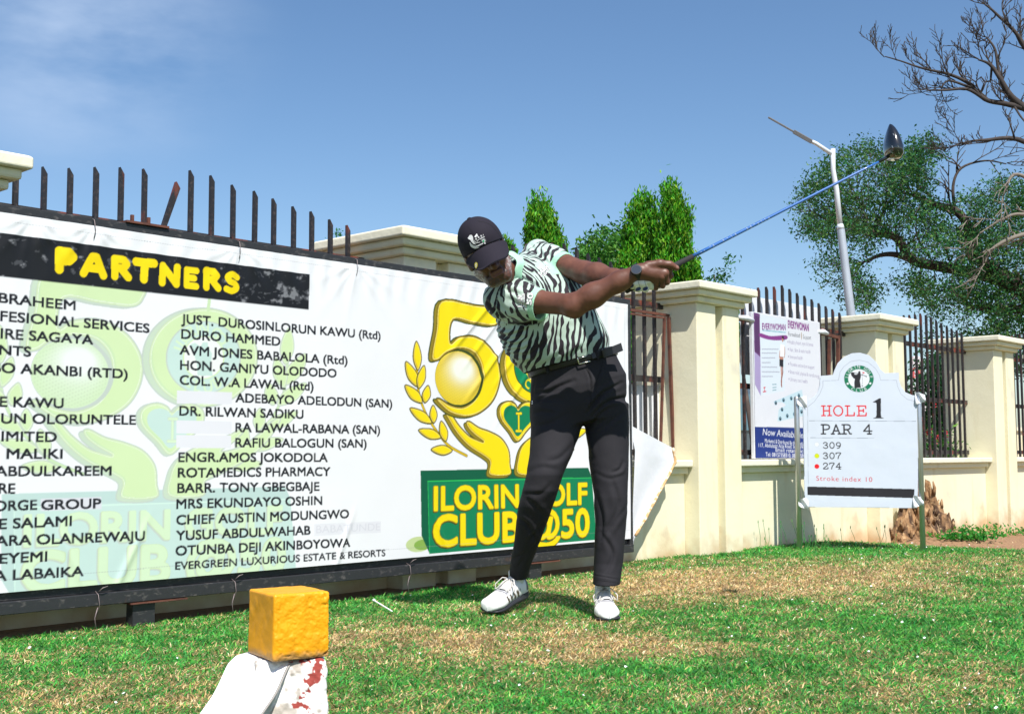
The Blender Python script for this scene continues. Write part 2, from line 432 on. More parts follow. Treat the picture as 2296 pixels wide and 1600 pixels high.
# ------------------------------------------------------------------ boundary wall: pillars, low walls, fence panels
PIL = 0.54; SL = 0.74; ZT = 1.866
PIL_S = [-5.409, -2.709, 0.0, 2.694, 5.286, 7.95]
def zbase(s):
    return float(gz(*(P2 + D * s + N * 0.1).xy)) - 0.06
def pillar(s, label):
    base = W(s, 0, 0)
    t = thing('gate_pillar', label, 'pillar', base, 'cream pillars of the boundary wall')
    zb = zbase(s)
    # shaft: two uprights on the front with a recessed strip between
    b = MB(); g0, g1, gd = 0.235, 0.325, 0.07
    pts = [(0, 0), (g0, 0), (g0, -gd), (g1, -gd), (g1, 0), (PIL, 0), (PIL, -PIL), (0, -PIL)]
    lo = [W(s + a, o, zb) for a, o in pts]; hi = [W(s + a, o, 1.727) for a, o in pts]
    b.loft([lo, hi], cap=True)
    obj('shaft', b, M['cream'], t, bevel=0.008)
    b = MB()
    for (o, z0, z1) in [(0.035, 1.727, 1.768), (0.07, 1.768, 1.810)]:
        b.box(W(s - o, o, z0), D * (PIL + 2 * o), -N * (PIL + 2 * o), Z * (z1 - z0))
    obj('moulding', b, M['cream'], t, bevel=0.012)
    # cap slab with a shallow hipped top and worn edges
    b = MB(); o = 0.1; ring = lambda o, z: [W(s - o, o, z), W(s + PIL + o, o, z), W(s + PIL + o, -PIL - o, z), W(s - o, -PIL - o, z)]
    b.loft([ring(o, 1.810), ring(o, ZT - 0.004), ring(o - 0.30, ZT + 0.022)])
    bm_o = obj('cap', b, M['cap_white'], t, bevel=0.010, seg=3)
    return t
for s, lab in zip(PIL_S, ['cream pillar end with white cap at the far left above the banner', 'cream pillar behind the golfer with its cap above the banner', 'cream pillar nearest the club grip, beside the hanging torn white cloth',
                          'cream pillar behind the hole sign, street lamp above its cap', 'cream pillar right of the tree stump, with barred fence on its left', 'cream pillar farthest along the wall']):
    pillar(s, lab)
def low_wall(s0, s1, label):
    t = thing('boundary_wall', label, 'wall', W(s0, -0.27, 0), 'low cream walls between the pillars')
    zb = min(zbase(s0), zbase(s1)) - 0.03
    b = MB(); b.box(W(s0 + .002, -0.12, zb), D * (s1 - s0 - .004), -N * 0.3, Z * (0.553 - zb)); obj('wall', b, M['cream'], t, bevel=0.004)
    b = MB(); b.box(W(s0 + .002, -0.085, 0.553), D * (s1 - s0 - .004), -N * 0.37, Z * 0.047); obj('moulding', b, M['cream'], t, bevel=0.006)
    b = MB(); b.box(W(s0 + .002, -0.045, 0.600), D * (s1 - s0 - .004), -N * 0.45, Z * 0.047); obj('coping', b, M['cap_white'], t, bevel=0.008)
def panel(s0, s1, label, bent=None, phase=0.0):
    t = thing('fence_panel', label, 'fence', W(s0, -0.27, 0.65), 'black barred fence panels')
    mid = (s0 + s1) / 2
    k = int(round((s1 - s0) / 0.1185)); sp = (s1 - s0) / k
    for i in range(1, k):
        s = s0 + phase + i * sp + random.uniform(-.002, .002); zt = 2.03 - 0.15 * abs(s - mid) / 1.05 + random.uniform(-.006, .006)
        w = 0.020; b = MB(); tilt = random.uniform(-.006, .006)
        c0 = W(s, -0.258, 0.648); c1 = W(s + tilt, -0.258, zt)
        if bent and i == bent:
            c0 = W(s - .035, -0.258, 1.70); c1 = W(s + 0.040, -0.246, zt - 0.05)
        hw = D * w / 2; hn = N * w
        # mitred tip: the front face is lower than the back
        ring0 = [c0 - hw, c0 + hw, c0 + hw - hn, c0 - hw - hn]
        ring1 = [c1 - hw, c1 + hw - Z * 0.03, c1 + hw - hn - Z * 0.03, c1 - hw - hn]
        b.loft([ring0, ring1]); obj('bar', b, M['bar'], t)
    for z in (1.72, 1.205, 0.70):
        b = MB(); b.box(W(s0 - 0.01, -0.28, z - 0.02), D * (s1 - s0 + 0.02), -N * 0.028, Z * 0.04); obj('rail', b, M['rail'], t)
    return t
for (i, l1, l2) in [(0, 'low cream wall hidden behind the big banner', 'black fence bars standing above the left half of the banner'),
                    (1, 'low cream wall ending behind the torn white cloth', 'black fence bars behind the golfer and banner end'),
                    (2, 'low cream wall behind the medicine poster and hole sign', 'black fence bars carrying the medicine poster'),
                    (3, 'low cream wall behind the tree stump', 'black fence bars right of the hole sign, all bare'),
                    (4, 'low cream wall past the last visible pillar', 'black fence bars past the last visible pillar')]:
    s0, s1 = PIL_S[i] + PIL, PIL_S[i + 1]
    low_wall(s0, s1, l1); panel(s0, s1, l2, bent=8 if i == 0 else None, phase=-.035 if i == 0 else 0)
# ------------------------------------------------------------------ printed artwork (vertex colours on fine meshes)
def lin(r, g, b, k=0.74):
    c = np.array([r, g, b], float) / 255
    return np.where(c <= 0.04045, c / 12.92, ((c + 0.055) / 1.055) ** 2.4) * k
_textq = {}
def glyph_tris(s, bold=0.0, spacing=1.0):
    key = (s, bold, spacing)
    if key not in _textq:
        cu = bpy.data.curves.new("tmp", 'FONT'); cu.body = s; cu.offset = bold; cu.resolution_u = 4; cu.space_character = spacing
        o = bpy.data.objects.new("tmp", cu); COL.objects.link(o)
        bpy.context.view_layer.update()
        dg = bpy.context.evaluated_depsgraph_get()
        me = o.evaluated_get(dg).to_mesh(); me.calc_loop_triangles()
        v = np.array([x.co[:2] for x in me.vertices]); t = np.array([x.vertices[:] for x in me.loop_triangles])
        o.evaluated_get(dg).to_mesh_clear(); bpy.data.objects.remove(o); bpy.data.curves.remove(cu)
        _textq[key] = (v, t)
    return _textq[key]
def crom(pts, closed=True, n=8):
    p = np.array(pts, float); m = len(p); out = []
    for i in range(m if closed else m - 1):
        if closed: a, b, c, d = p[i - 1], p[i], p[(i + 1) % m], p[(i + 2) % m]
        else: a, b, c, d = p[max(i - 1, 0)], p[i], p[i + 1], p[min(i + 2, m - 1)]
        for k in range(n):
            t = k / n
            out.append(0.5 * ((2 * b) + (c - a) * t + (2 * a - 5 * b + 4 * c - d) * t * t + (-a + 3 * b - 3 * c + d) * t ** 3))
    if not closed: out.append(p[-1])
    return np.array(out)
class Canvas:
    def __init__(s, u0, u1, z0, z1, res, col):
        s.u0, s.z0, s.res = u0, z0, res
        s.w = int(round((u1 - u0) / res)); s.h = int(round((z1 - z0) / res))
        s.a = np.empty((s.h, s.w, 3), np.float32); s.a[:] = col
    def win(s, lo, hi):
        i0 = max(int((lo[0] - s.u0) / s.res) - 1, 0); i1 = min(int((hi[0] - s.u0) / s.res) + 2, s.w)
        j0 = max(int((lo[1] - s.z0) / s.res) - 1, 0); j1 = min(int((hi[1] - s.z0) / s.res) + 2, s.h)
        if i1 <= i0 or j1 <= j0: return None
        X, Y = np.meshgrid(s.u0 + (np.arange(i0, i1) + .5) * s.res, s.z0 + (np.arange(j0, j1) + .5) * s.res)
        return (slice(j0, j1), slice(i0, i1)), X, Y
    def put(s, sl, m, col, a=1.0):
        v = s.a[sl]; c = np.asarray(col, np.float32)
        if c.ndim == 1: v[m] = v[m] * (1 - a) + c * a
        else: v[m] = v[m] * (1 - a) + c[m] * a
    @staticmethod
    def inside(p, X, Y):
        m = np.zeros(X.shape, bool); q = np.roll(p, -1, 0)
        for (x0, y0), (x1, y1) in zip(p, q):
            if y0 == y1: continue
            c = ((y0 > Y) != (y1 > Y)) & (X < (x1 - x0) * (Y - y0) / (y1 - y0) + x0); m ^= c
        return m
    @staticmethod
    def dist(p, X, Y, closed):
        dd = np.full(X.shape, 1e9)
        q = np.roll(p, -1, 0) if closed else p[1:]
        for (x0, y0), (x1, y1) in zip(p, q):
            ex, ey = x1 - x0, y1 - y0; l2 = ex * ex + ey * ey + 1e-12
            t = np.clip(((X - x0) * ex + (Y - y0) * ey) / l2, 0, 1)
            dd = np.minimum(dd, (X - x0 - t * ex) ** 2 + (Y - y0 - t * ey) ** 2)
        return np.sqrt(dd)
    def poly(s, p, col, a=1.0):
        p = np.asarray(p, float); w = s.win(p.min(0), p.max(0))
        if w: s.put(w[0], s.inside(p, w[1], w[2]), col, a)
    def stroke(s, p, r, col, a=1.0, closed=False):
        p = np.asarray(p, float); w = s.win(p.min(0) - r, p.max(0) + r)
        if w: s.put(w[0], s.dist(p, w[1], w[2], closed) < r, col, a)
    def ell(s, c, a_, b_, col, al=1.0):
        w = s.win((c[0] - a_, c[1] - b_), (c[0] + a_, c[1] + b_))
        if w: s.put(w[0], ((w[1] - c[0]) / a_) ** 2 + ((w[2] - c[1]) / b_) ** 2 < 1, col, al)
    def gold(s, p, pal, r=0.006, ext=(-0.018, -0.010), a=1.0):
        """a raised golden shape as it is printed: outline, side, rim, face, glint"""
        p = np.asarray(p, float); e = np.array(ext)
        lo = np.minimum(p.min(0), p.min(0) + e) - 2 * r; hi = np.maximum(p.max(0), p.max(0) + e) + 2 * r
        w = s.win(lo, hi)
        if not w: return
        sl, X, Y = w
        ms = np.zeros(X.shape, bool)
        for k in np.linspace(0, 1, 6): ms |= s.inside(p + e * k, X, Y)
        m = s.inside(p, X, Y); dd = s.dist(p, X, Y, True); d2 = s.dist(p + e, X, Y, True)
        s.put(sl, (dd < r * .45) | ms | (ms & (d2 < r)) | ((d2 < r * .45) & ~m), pal['line'], a)
        s.put(sl, ms & ~m & (d2 > r * .5), pal['side'], a)
        s.put(sl, m & (dd > r * .3), pal['rim'], a)
        s.put(sl, m & (dd > r * 1.1), pal['glint'], a)
        s.put(sl, m & (dd > r * 1.45), pal['face'], a)
        dl = s.dist(p + np.array([-r * 1.6, -r * 1.2]), X, Y, True)
        s.put(sl, m & (dd > r * 1.45) & (s.inside(p + np.array([r * 2.4, r * 1.6]), X, Y) == False), pal['low'], a)
    def text(s, st, u0, z0, u1, z1, h, col, bold=0.012, a=1.0, shear=0.0, spacing=1.0):
        v, t = glyph_tris(st, 0.0, spacing); grow = bold * h / .685
        x0, x1 = v[:, 0].min(), v[:, 0].max()
        k = (v[:, 0] - x0) / (x1 - x0)
        q = np.stack([u0 + (u1 - u0) * k + shear * v[:, 1] * h, z0 + (z1 - z0) * k + v[:, 1] * (h / 0.685)], -1)
        s.tris(q, t, col, a, grow)
    def tris(s, q, t, col, a=1.0, grow=0.0):
        lo, hi = q.min(0) - grow, q.max(0) + grow; w = s.win(lo, hi)
        if not w: return
        sl, X, Y = w; m = np.zeros(X.shape, bool)
        ox, oy = X[0, 0], Y[0, 0]; r = s.res
        for tr in t:
            p = q[tr]
            i0 = max(int((p[:, 0].min() - ox) / r), 0); i1 = min(int((p[:, 0].max() - ox) / r) + 2, X.shape[1])
            j0 = max(int((p[:, 1].min() - oy) / r), 0); j1 = min(int((p[:, 1].max() - oy) / r) + 2, X.shape[0])
            if i1 <= i0 or j1 <= j0: continue
            x = X[j0:j1, i0:i1]; y = Y[j0:j1, i0:i1]
            (ax, ay), (bx_, by_), (cx, cy) = p
            d0 = (bx_ - ax) * (y - ay) - (by_ - ay) * (x - ax); d1 = (cx - bx_) * (y - by_) - (cy - by_) * (x - bx_); d2 = (ax - cx) * (y - cy) - (ay - cy) * (x - cx)
            m[j0:j1, i0:i1] |= ((d0 >= 0) & (d1 >= 0) & (d2 >= 0)) | ((d0 <= 0) & (d1 <= 0) & (d2 <= 0))
        g = grow / s.res; n = int(g + .999)
        if n > 0:
            m0 = m.copy()
            for dj in range(-n, n + 1):
                for di in range(-n, n + 1):
                    if (di, dj) != (0, 0) and di * di + dj * dj <= g * g + .26:
                        m[max(dj, 0):m.shape[0] + min(dj, 0), max(di, 0):m.shape[1] + min(di, 0)] |= m0[max(-dj, 0):m.shape[0] + min(-dj, 0), max(-di, 0):m.shape[1] + min(-di, 0)]
        s.put(sl, m, col, a)
    def arc(s, st, c, r, a0, a1, h, col, bold=0.02, inward=False):
        n = len(st)
        for i, ch in enumerate(st):
            if ch == ' ': continue
            an = a0 + (a1 - a0) * (i / max(n - 1, 1)); v, t = glyph_tris(ch, 0.0)
            x = (v[:, 0] - (v[:, 0].min() + v[:, 0].max()) / 2) * h / 0.685; y = (v[:, 1] - 0.34) * h / 0.685
            rad = np.array([cos(an), sin(an)]); up = -rad if inward else rad; rt = np.array([up[1], -up[0]])
            s.tris(np.array(c) + rad * r + x[:, None] * rt + y[:, None] * up, t, col, 1.0, bold * h / .685)
    def sample(s, k=2):
        h, w = s.h // k * k, s.w // k * k
        return s.a[:h, :w].reshape(h // k, k, w // k, k, 3).mean((1, 3))
    def sheet(s, name, fn, mats, parent, k=2):
        """vertex (u, z) -> world place by fn(U, Zc) (arrays)"""
        im = s.sample(k); h, w = im.shape[:2]
        U, V_ = np.meshgrid(s.u0 + (np.arange(w) + .5) * s.res * k, s.z0 + (np.arange(h) + .5) * s.res * k)
        p = fn(U, V_)
        i = np.arange(w * h).reshape(h, w)
        q = np.stack([i[:-1, :-1], i[:-1, 1:], i[1:, 1:], i[1:, :-1]], -1).reshape(-1, 4)
        c = np.concatenate([im, np.ones((h, w, 1))], -1)
        return npmesh(name, p.reshape(-1, 3), q, mats, parent, attrs={'print': ('FLOAT_COLOR', c.reshape(-1, 4))})
nD, nN, nP2 = np.array(D), np.array(N), np.array(P2)
def wallpts(S, off, Zc):
    return nP2 + S[..., None] * nD + np.asarray(off)[..., None] * nN + Zc[..., None] * np.array([0, 0, 1.0])
M['print'] = mat('printed_vinyl', attr='print', rough=0.5, spec=0.35, bump=[(400, 2, 0.06, 0.001), (6, 4, 0.12, 0.01)])

# ------------------------------------------------------------------ the big banner
BOFF = 0.2
def bp(x, y): return np.array(onplane(x, y, BOFF))
cv = Canvas(-5.36, -1.045, 0.180, 1.602, 0.0016, lin(246, 248, 252))
PAL = dict(line=lin(60, 75, 20), side=lin(150, 132, 30), rim=lin(176, 140, 20), glint=lin(252, 248, 150), face=lin(252, 228, 0), low=lin(226, 190, 10), green=lin(0, 132, 86), dgreen=lin(0, 96, 66), lgreen=lin(40, 190, 90), ball=lin(240, 215, 60), hot=lin(250, 252, 240), letter=lin(252, 228, 0))
FPAL = dict(line=lin(178, 196, 180), side=lin(186, 214, 176), rim=lin(196, 224, 150), glint=lin(238, 250, 226), face=lin(203, 236, 150), low=lin(190, 228, 150), green=lin(184, 224, 212), dgreen=lin(172, 212, 204), lgreen=lin(205, 245, 225), ball=lin(205, 236, 178), hot=lin(244, 250, 246), letter=lin(206, 240, 182))
def Lp(px, py): return bp(868.8 + px * .45543, 588.6 + py * .45543)
_a, _b2 = Lp(345, 568), Lp(551, 1045); _fa, _fb = bp(157, 837), bp(309, 1116)
_sc = np.array([(_fb[1] - _fa[1]) / (_b2[1] - _a[1])] * 2)
def draw_logo(pal, T, sc, letters=True):
    G = lambda pts, closed=True, sm=True, n=8: (crom([T(Lp(*q)) for q in pts], closed, n) if sm else np.array([T(Lp(*q)) for q in pts]))
    k = sc
    # green plinth
    cv.poly(G([(160, 1022), (985, 1008), (1003, 1055), (1026, 1362), (205, 1432), (165, 1342)], sm=False), pal['dgreen'])
    cv.poly(G([(196, 1075), (1003, 1058), (1026, 1362), (205, 1432)], sm=False), pal['green'])
    cv.stroke(G([(196, 1075), (1003, 1058)], False, False), .003 * k, pal['lgreen']); cv.stroke(G([(196, 1075), (205, 1432)], False, False), .002 * k, pal['lgreen'])
    # laurels
    for mir in (False, True):
        X = (lambda x: 1128 - x) if mir else (lambda x: x)
        st = G([(X(142), 520), (X(152), 640), (X(185), 740), (X(240), 830), (X(300), 900), (X(388), 950)], False)
        cv.stroke(st, .008 * k, pal['line']); cv.stroke(st, .0055 * k, pal['low'])
        for (bx0, by0, tx, ty, w) in [(148, 530, 140, 386, 20), (146, 610, 88, 486, 24), (152, 620, 178, 505, 20), (168, 690, 84, 602, 24), (182, 690, 198, 603, 20), (215, 790, 108, 715, 24), (226, 790, 222, 700, 18), (262, 860, 150, 822, 24), (285, 880, 262, 778, 20), (318, 925, 212, 918, 24)]:
            b0 = np.array([X(bx0), by0], float); t0 = np.array([X(tx), ty], float); dv = t0 - b0; nv = np.array([-dv[1], dv[0]]) / np.hypot(*dv) * w
            cv.gold(G([b0, b0 + dv * .35 + nv, b0 + dv * .72 + nv * .8, t0, b0 + dv * .72 - nv * .8, b0 + dv * .35 - nv]), pal, .0045 * k, (-.002 * k, -.002 * k))
    # hands
    cv.gold(G([(503, 1045), (503, 985), (480, 958), (400, 905), (340, 840), (300, 775), (284, 742), (312, 745), (352, 800), (400, 850), (440, 870), (470, 880), (430, 850), (396, 815), (386, 786), (404, 780), (450, 810), (505, 830), (560, 862), (596, 920), (603, 990), (602, 1045)], n=5), pal, .006 * k)
    cv.gold(G([(640, 1040), (640, 960), (660, 900), (700, 860), (760, 828), (810, 806), (850, 780), (858, 790), (830, 830), (790, 868), (850, 850), (905, 800), (950, 745), (968, 748), (930, 830), (870, 900), (800, 950), (745, 985), (740, 1040)], n=5), pal, .006 * k)
    # the 5
    cv.gold(G([(262, 186), (420, 205), (548, 228), (552, 275), (520, 312), (420, 300), (322, 284), (308, 392), (350, 364), (430, 362), (505, 415), (548, 500), (552, 590), (520, 680), (455, 740), (385, 760), (310, 742), (258, 700), (237, 672), (256, 668), (310, 700), (372, 708), (430, 668), (462, 590), (456, 500), (415, 440), (350, 425), (290, 445), (246, 482), (214, 466), (236, 330)], n=5), pal, .008 * k, (-.022 * k, -.006 * k))
    # ball
    c = T(Lp(346, 568)); rb = abs((T(Lp(346, 568)) - T(Lp(346, 700)))[1]); ra = abs((T(Lp(346, 568)) - T(Lp(232, 568)))[0])
    cv.ell(c + np.array([.01, 0]) * k, ra * 1.07, rb * 1.06, pal['line']); cv.ell(c, ra, rb, pal['ball'])
    w = cv.win(c - [ra, rb], c + [ra, rb]); sl, X_, Y_ = w
    e = ((X_ - c[0]) / ra) ** 2 + ((Y_ - c[1]) / rb) ** 2
    hot = np.exp(-(((X_ - c[0] - ra * .2) / (ra * .55)) ** 2 + ((Y_ - c[1] - rb * .35) / (rb * .5)) ** 2))
    hh = ((X_ - c[0]) * cos(.4) + (Y_ - c[1]) * sin(.4)) / (.014 * k); vv_ = (-(X_ - c[0]) * sin(.4) + (Y_ - c[1]) * cos(.4)) / (.014 * k)
    dim = ((hh + .5 * np.floor(vv_) - np.floor(hh + .5 * np.floor(vv_)) - .5) ** 2 + (vv_ - np.floor(vv_) - .5) ** 2) < .09
    base = pal['ball'] * (1 - .10 * dim[..., None]) ; base = base + (pal['hot'] - base) * np.clip(hot * 1.5, 0, 1)[..., None]
    base = base + (pal['low'] - base) * (np.clip(e - .45, 0, 1) * .9)[..., None] * (hot < .5)[..., None]
    cv.put(sl, e < .96, base)
    # the 0 with the club badge in it
    th = np.linspace(0, 2 * pi, 60, endpoint=False)
    ring = lambda a, b: np.array([T(Lp(732 + a * cos(t), 505 + b * sin(t))) for t in th])
    cv.gold(ring(162, 192), pal, .008 * k, (-.03 * k, -.004 * k))
    cv.poly(ring(112, 142), pal['line']); cv.poly(ring(108, 138), pal['green']); cv.poly(ring(62, 84), pal['face']); cv.poly(ring(58, 80), lin(244, 248, 246))
    cc = T(Lp(732, 505)); rr = abs((T(Lp(732, 505)) - T(Lp(732, 618)))[1])
    cv.arc("ILORIN GOLF", cc, rr, 2.9, .25, .05 * k, pal['letter']); cv.arc("CLUB", cc, rr, 4.1, 5.3, .05 * k, pal['letter'], inward=True)
    fig = [(715, 575), (712, 530), (705, 500), (700, 470), (690, 455), (705, 448), (722, 462), (728, 446), (742, 446), (745, 465), (756, 490), (754, 530), (760, 575)]
    cv.poly(G(fig, sm=False), pal['green'])
    # sprout above the 0, and the heart
    cv.stroke(G([(742, 320), (745, 270), (738, 230)], False), .008 * k, pal['low'])
    cv.gold(G([(742, 262), (712, 240), (690, 195), (728, 212)]), pal, .005 * k, (-.002, -.002)); cv.gold(G([(742, 262), (772, 236), (800, 196), (758, 210)]), pal, .005 * k, (-.002, -.002))
    heart = [(638, 882), (600, 832), (556, 772), (548, 722), (566, 690), (600, 680), (628, 694), (642, 716), (660, 694), (688, 682), (722, 694), (738, 728), (728, 776), (682, 832)]
    cv.gold(G(heart, n=5), pal, .007 * k, (-.016 * k, -.004 * k))
    hc = np.array([640, 770.]); cv.poly(G([hc + (np.array(q) - hc) * .76 for q in heart], n=5), pal['green'])
    for a, b in [((644, 745), (644, 825)), ((634, 742), (656, 742)), ((632, 828), (656, 828))]:
        cv.stroke(G([a, b], False, False), .008 * k, pal['line']); cv.stroke(G([a, b], False, False), .006 * k, pal['letter'])
    for st, (x0, y0), (x1, y1), hh_ in [("ILORIN GOLF", (228, 1219), (978, 1186), 118), ("CLUB @50", (226, 1396), (988, 1342), 154)]:
        p0, p1 = T(Lp(x0, y0)), T(Lp(x1, y1)); h = abs(T(Lp(x0, y0 - hh_))[1] - p0[1]) * .97
        cv.text(st, p0[0] - .004 * k, p0[1] - .004 * k, p1[0] - .004 * k, p1[1] - .004 * k, h, pal['line'], .055)
        cv.text(st, p0[0], p0[1], p1[0], p1[1], h, pal['rim'], .048); cv.text(st, p0[0] + .001, p0[1] + .001, p1[0] + .001, p1[1] + .001, h, pal['letter'], .03)
FPAL = {k: v + (lin(246, 248, 252) - v) * .30 for k, v in FPAL.items()}
# faded copy first, then the names over it
draw_logo(FPAL, lambda q: _fa + (np.asarray(q) - _a) * _sc, float(_sc[0]))
c = Lp(150, 1385); cv.ell(c, .085, .038, lin(190, 214, 120), .8); cv.ell(c + np.array([.03, -.004]), .06, .026, lin(120, 170, 40), .8)
draw_logo(PAL, lambda q: np.asarray(q), 1.0)
cv.poly(np.array([(-5.4, 1.521), (-3.486, 1.521), (-3.488, 1.356), (-5.4, 1.356)]), lin(26, 27, 32))
# scuffs on the black bar
for _ in range(60):
    u = random.choice([random.uniform(-3.9, -3.5), random.uniform(-3.75, -3.5), random.uniform(-5.2, -3.5)]); z = random.uniform(1.365, 1.512)
    a_ = random.uniform(0, pi); l_ = random.uniform(.004, .03)
    cv.stroke([(u, z), (u + l_ * cos(a_), z + .4 * l_ * sin(a_))], .0012, lin(130, 132, 138), random.uniform(.15, .6))
_w = cv.win((-5.36, 1.357), (-3.487, 1.520)); _n = fbm(np.stack([_w[1] * 26, _w[2] * 34, _w[1] * 0], -1), 4) + .25 * sstep(-3.78, -3.62, _w[1]) - .1 * sstep(-4.6, -4.2, _w[1])
_isk = cv.a[_w[0]].sum(-1) < .1
cv.put(_w[0], (_n > .36) & _isk, lin(96, 98, 104), .5); cv.put(_w[0], (_n > .50) & _isk, lin(170, 172, 178), .5)
GLY = {'P': (1, [[(.2, 0), (.18, 1)], [(.2, 1), (.65, .98), (.86, .76), (.65, .52), (.25, .48)]]),
       'A': (1.15, [[(.05, 0), (.42, .98), (.6, .98), (.95, 0)], [(.25, .33), (.75, .33)]]),
       'R': (1, [[(.2, 0), (.18, 1)], [(.2, 1), (.65, .98), (.82, .78), (.65, .52), (.25, .48)], [(.5, .5), (.92, .02)]]),
       'T': (1, [[(.02, .96), (.98, .98)], [(.5, .95), (.45, 0)]]), 'N': (1.1, [[(.12, 0), (.15, 1), (.85, 0), (.88, 1)]]),
       'E': (.8, [[(.85, .96), (.15, .96), (.15, .03), (.85, .03)], [(.15, .5), (.7, .5)]]),
       'S': (.9, [[(.85, .86), (.5, 1), (.2, .82), (.35, .57), (.7, .45), (.82, .2), (.5, 0), (.12, .08)]])}
def cartoon(st, u0, u1, z0, h, r, col):
    tot = sum(GLY[c][0] for c in st); x = u0; un = (u1 - u0) / tot
    for i, c in enumerate(st):
        w, pl = GLY[c]; dz = (.003, -.002, .001, .003, -.002, -.004, .0, -.003)[i % 8]
        for p in pl:
            q = np.array([(x + (.12 + .76 * a) * w * un, z0 + dz + r * .8 + b * (h - 1.6 * r)) for a, b in p])
            cv.stroke(crom(q, False, 5) if c == 'S' else q, r * (.80 if c in 'ES' else .9 if c in 'RAN' else 1), col)
        x += w * un
p0, p1 = bp(355 * .3418, 308.3 + 890 * .3418), bp(1565 * .3418, 308.3 + 1028 * .3418)
cartoon("PARTNERS", p0[0] - .012, p1[0] + .012, (p0[1] + p1[1]) / 2, .100, .0178, lin(255, 226, 0))
INK = lin(30, 32, 40)
TR = lambda x, y: bp(x * .47286, 616.6 + y * .47286)
RIGHT = [("JUST. DUROSINLORUN KAWU (Rtd)", 858, 228, 1800, 306), ("DURO HAMMED", 858, 300, 1327, 335), ("AVM JONES BABALOLA (Rtd)", 850, 376, 1643, 424), ("HON. GANIYU OLODODO", 852, 447, 1592, 485), ("COL. W.A LAWAL (Rtd)", 850, 518, 1484, 547),
         ("ADEBAYO ADELODUN (SAN)", 1115, 602, 1856, 628), ("DR. RILWAN SADIKU", 848, 664, 1436, 680), ("RA LAWAL-RABANA (SAN)", 1114, 742, 1799, 752), ("RAFIU BALOGUN (SAN)", 1113, 815, 1735, 817), ("ENGR.AMOS JOKODOLA", 842, 884, 1550, 884), ("ROTAMEDICS PHARMACY", 840, 958, 1563, 950),
         ("BARR. TONY GBEGBAJE", 838, 1031, 1512, 1020), ("MRS EKUNDAYO OSHIN", 833, 1106, 1525, 1087), ("CHIEF AUSTIN MODUNGWO", 833, 1182, 1651, 1150), ("YUSUF ABDULWAHAB", 832, 1256, 1468, 1228), ("OTUNBA DEJI AKINBOYOWA", 830, 1328, 1657, 1286), ("EVERGREEN LUXURIOUS ESTATE & RESORTS", 828, 1395, 1824, 1330)]
for (x0, y0, x1, y1) in [(836, 577, 1097, 584), (832, 719, 1095, 723), (832, 787, 1093, 790), (1487, 1207, 1803, 1192)]:
    a, b = TR(x0, y0), TR(x1, y1); h = .027
    cv.poly([(a[0], a[1] - h), (b[0], b[1] - h), (b[0], b[1] + h), (a[0], a[1] + h)], lin(236, 237, 244))
a, b = TR(1496, 1222), TR(1800, 1208); cv.text("BABATUNDE", a[0], a[1], b[0], b[1], .034, lin(222, 223, 232), .012)
for st, x0, y0, x1, y1 in RIGHT:
    a, b = TR(x0, y0), TR(x1, y1); cv.text(st, a[0], a[1], b[0], b[1], .031 if st[:2] == 'EV' else .0385, INK, .042)
T2 = lambda x, y: bp(x * .22775, 588.6 + y * .22775); T3 = lambda x, y: bp(x * .2452, 952.9 + y * .2452)
LEFT = [("BRAHEEM", T2, -18, 393, 735, 470), ("FESIONAL SERVICES", T2, -2, 572, 1465, 692), ("IRE SAGAYA", T2, 2, 745, 910, 806), ("NTS", T2, -12, 906, 298, 925), ("BO AKANBI (RTD)", T2, -85, 1078, 1250, 1140), ("E KAWU", T2, -6, 1415, 620, 1430), ("UN OLORUNTELE", T2, 8, 1580, 1330, 1592),
        ("IMITED", T3, 10, 146, 512, 150), ("MALIKI", T3, 58, 305, 565, 305), ("ABDULKAREEM", T3, -48, 465, 1012, 458), ("RE", T3, -14, 622, 133, 622), ("ORGE", T3, -58, 784, 333, 770), ("E SALAMI", T3, -12, 947, 650, 918), ("ARA OLANREWAJU", T3, -45, 1102, 1315, 1050), ("EYEMI", T3, -6, 1264, 425, 1240), ("A LABAIKA", T3, -60, 1423, 755, 1375)]
a, b, c, d_ = T3(370, 782), T3(925, 768), T3(925, 655), T3(370, 672); cv.poly([a, b, c, d_], lin(226, 227, 236))
a, b = T3(376, 772), T3(918, 755); cv.text("GROUP", a[0], a[1], b[0], b[1], .036, INK, .05)
for st, Tf, x0, y0, x1, y1 in LEFT:
    a, b = Tf(x0, y0), Tf(x1, y1); cv.text(st, a[0], a[1], b[0], b[1], .0365, INK, .05)
for z in (1.568, .232):
    for u in np.arange(-5.35, -1.06, .012):
        cv.stroke([(u, z + .002 * sin(u * 3)), (u + .007, z + .002 * sin(u * 3))], .0009, lin(150, 152, 160), .8)
cv.stroke([(-1.085, .19), (-1.085, 1.57)], .0009, lin(150, 152, 160), .8)
TIES = [bp(208, 494)[0], bp(533, 544)[0], bp(796, 585)[0], -4.82, -1.75]
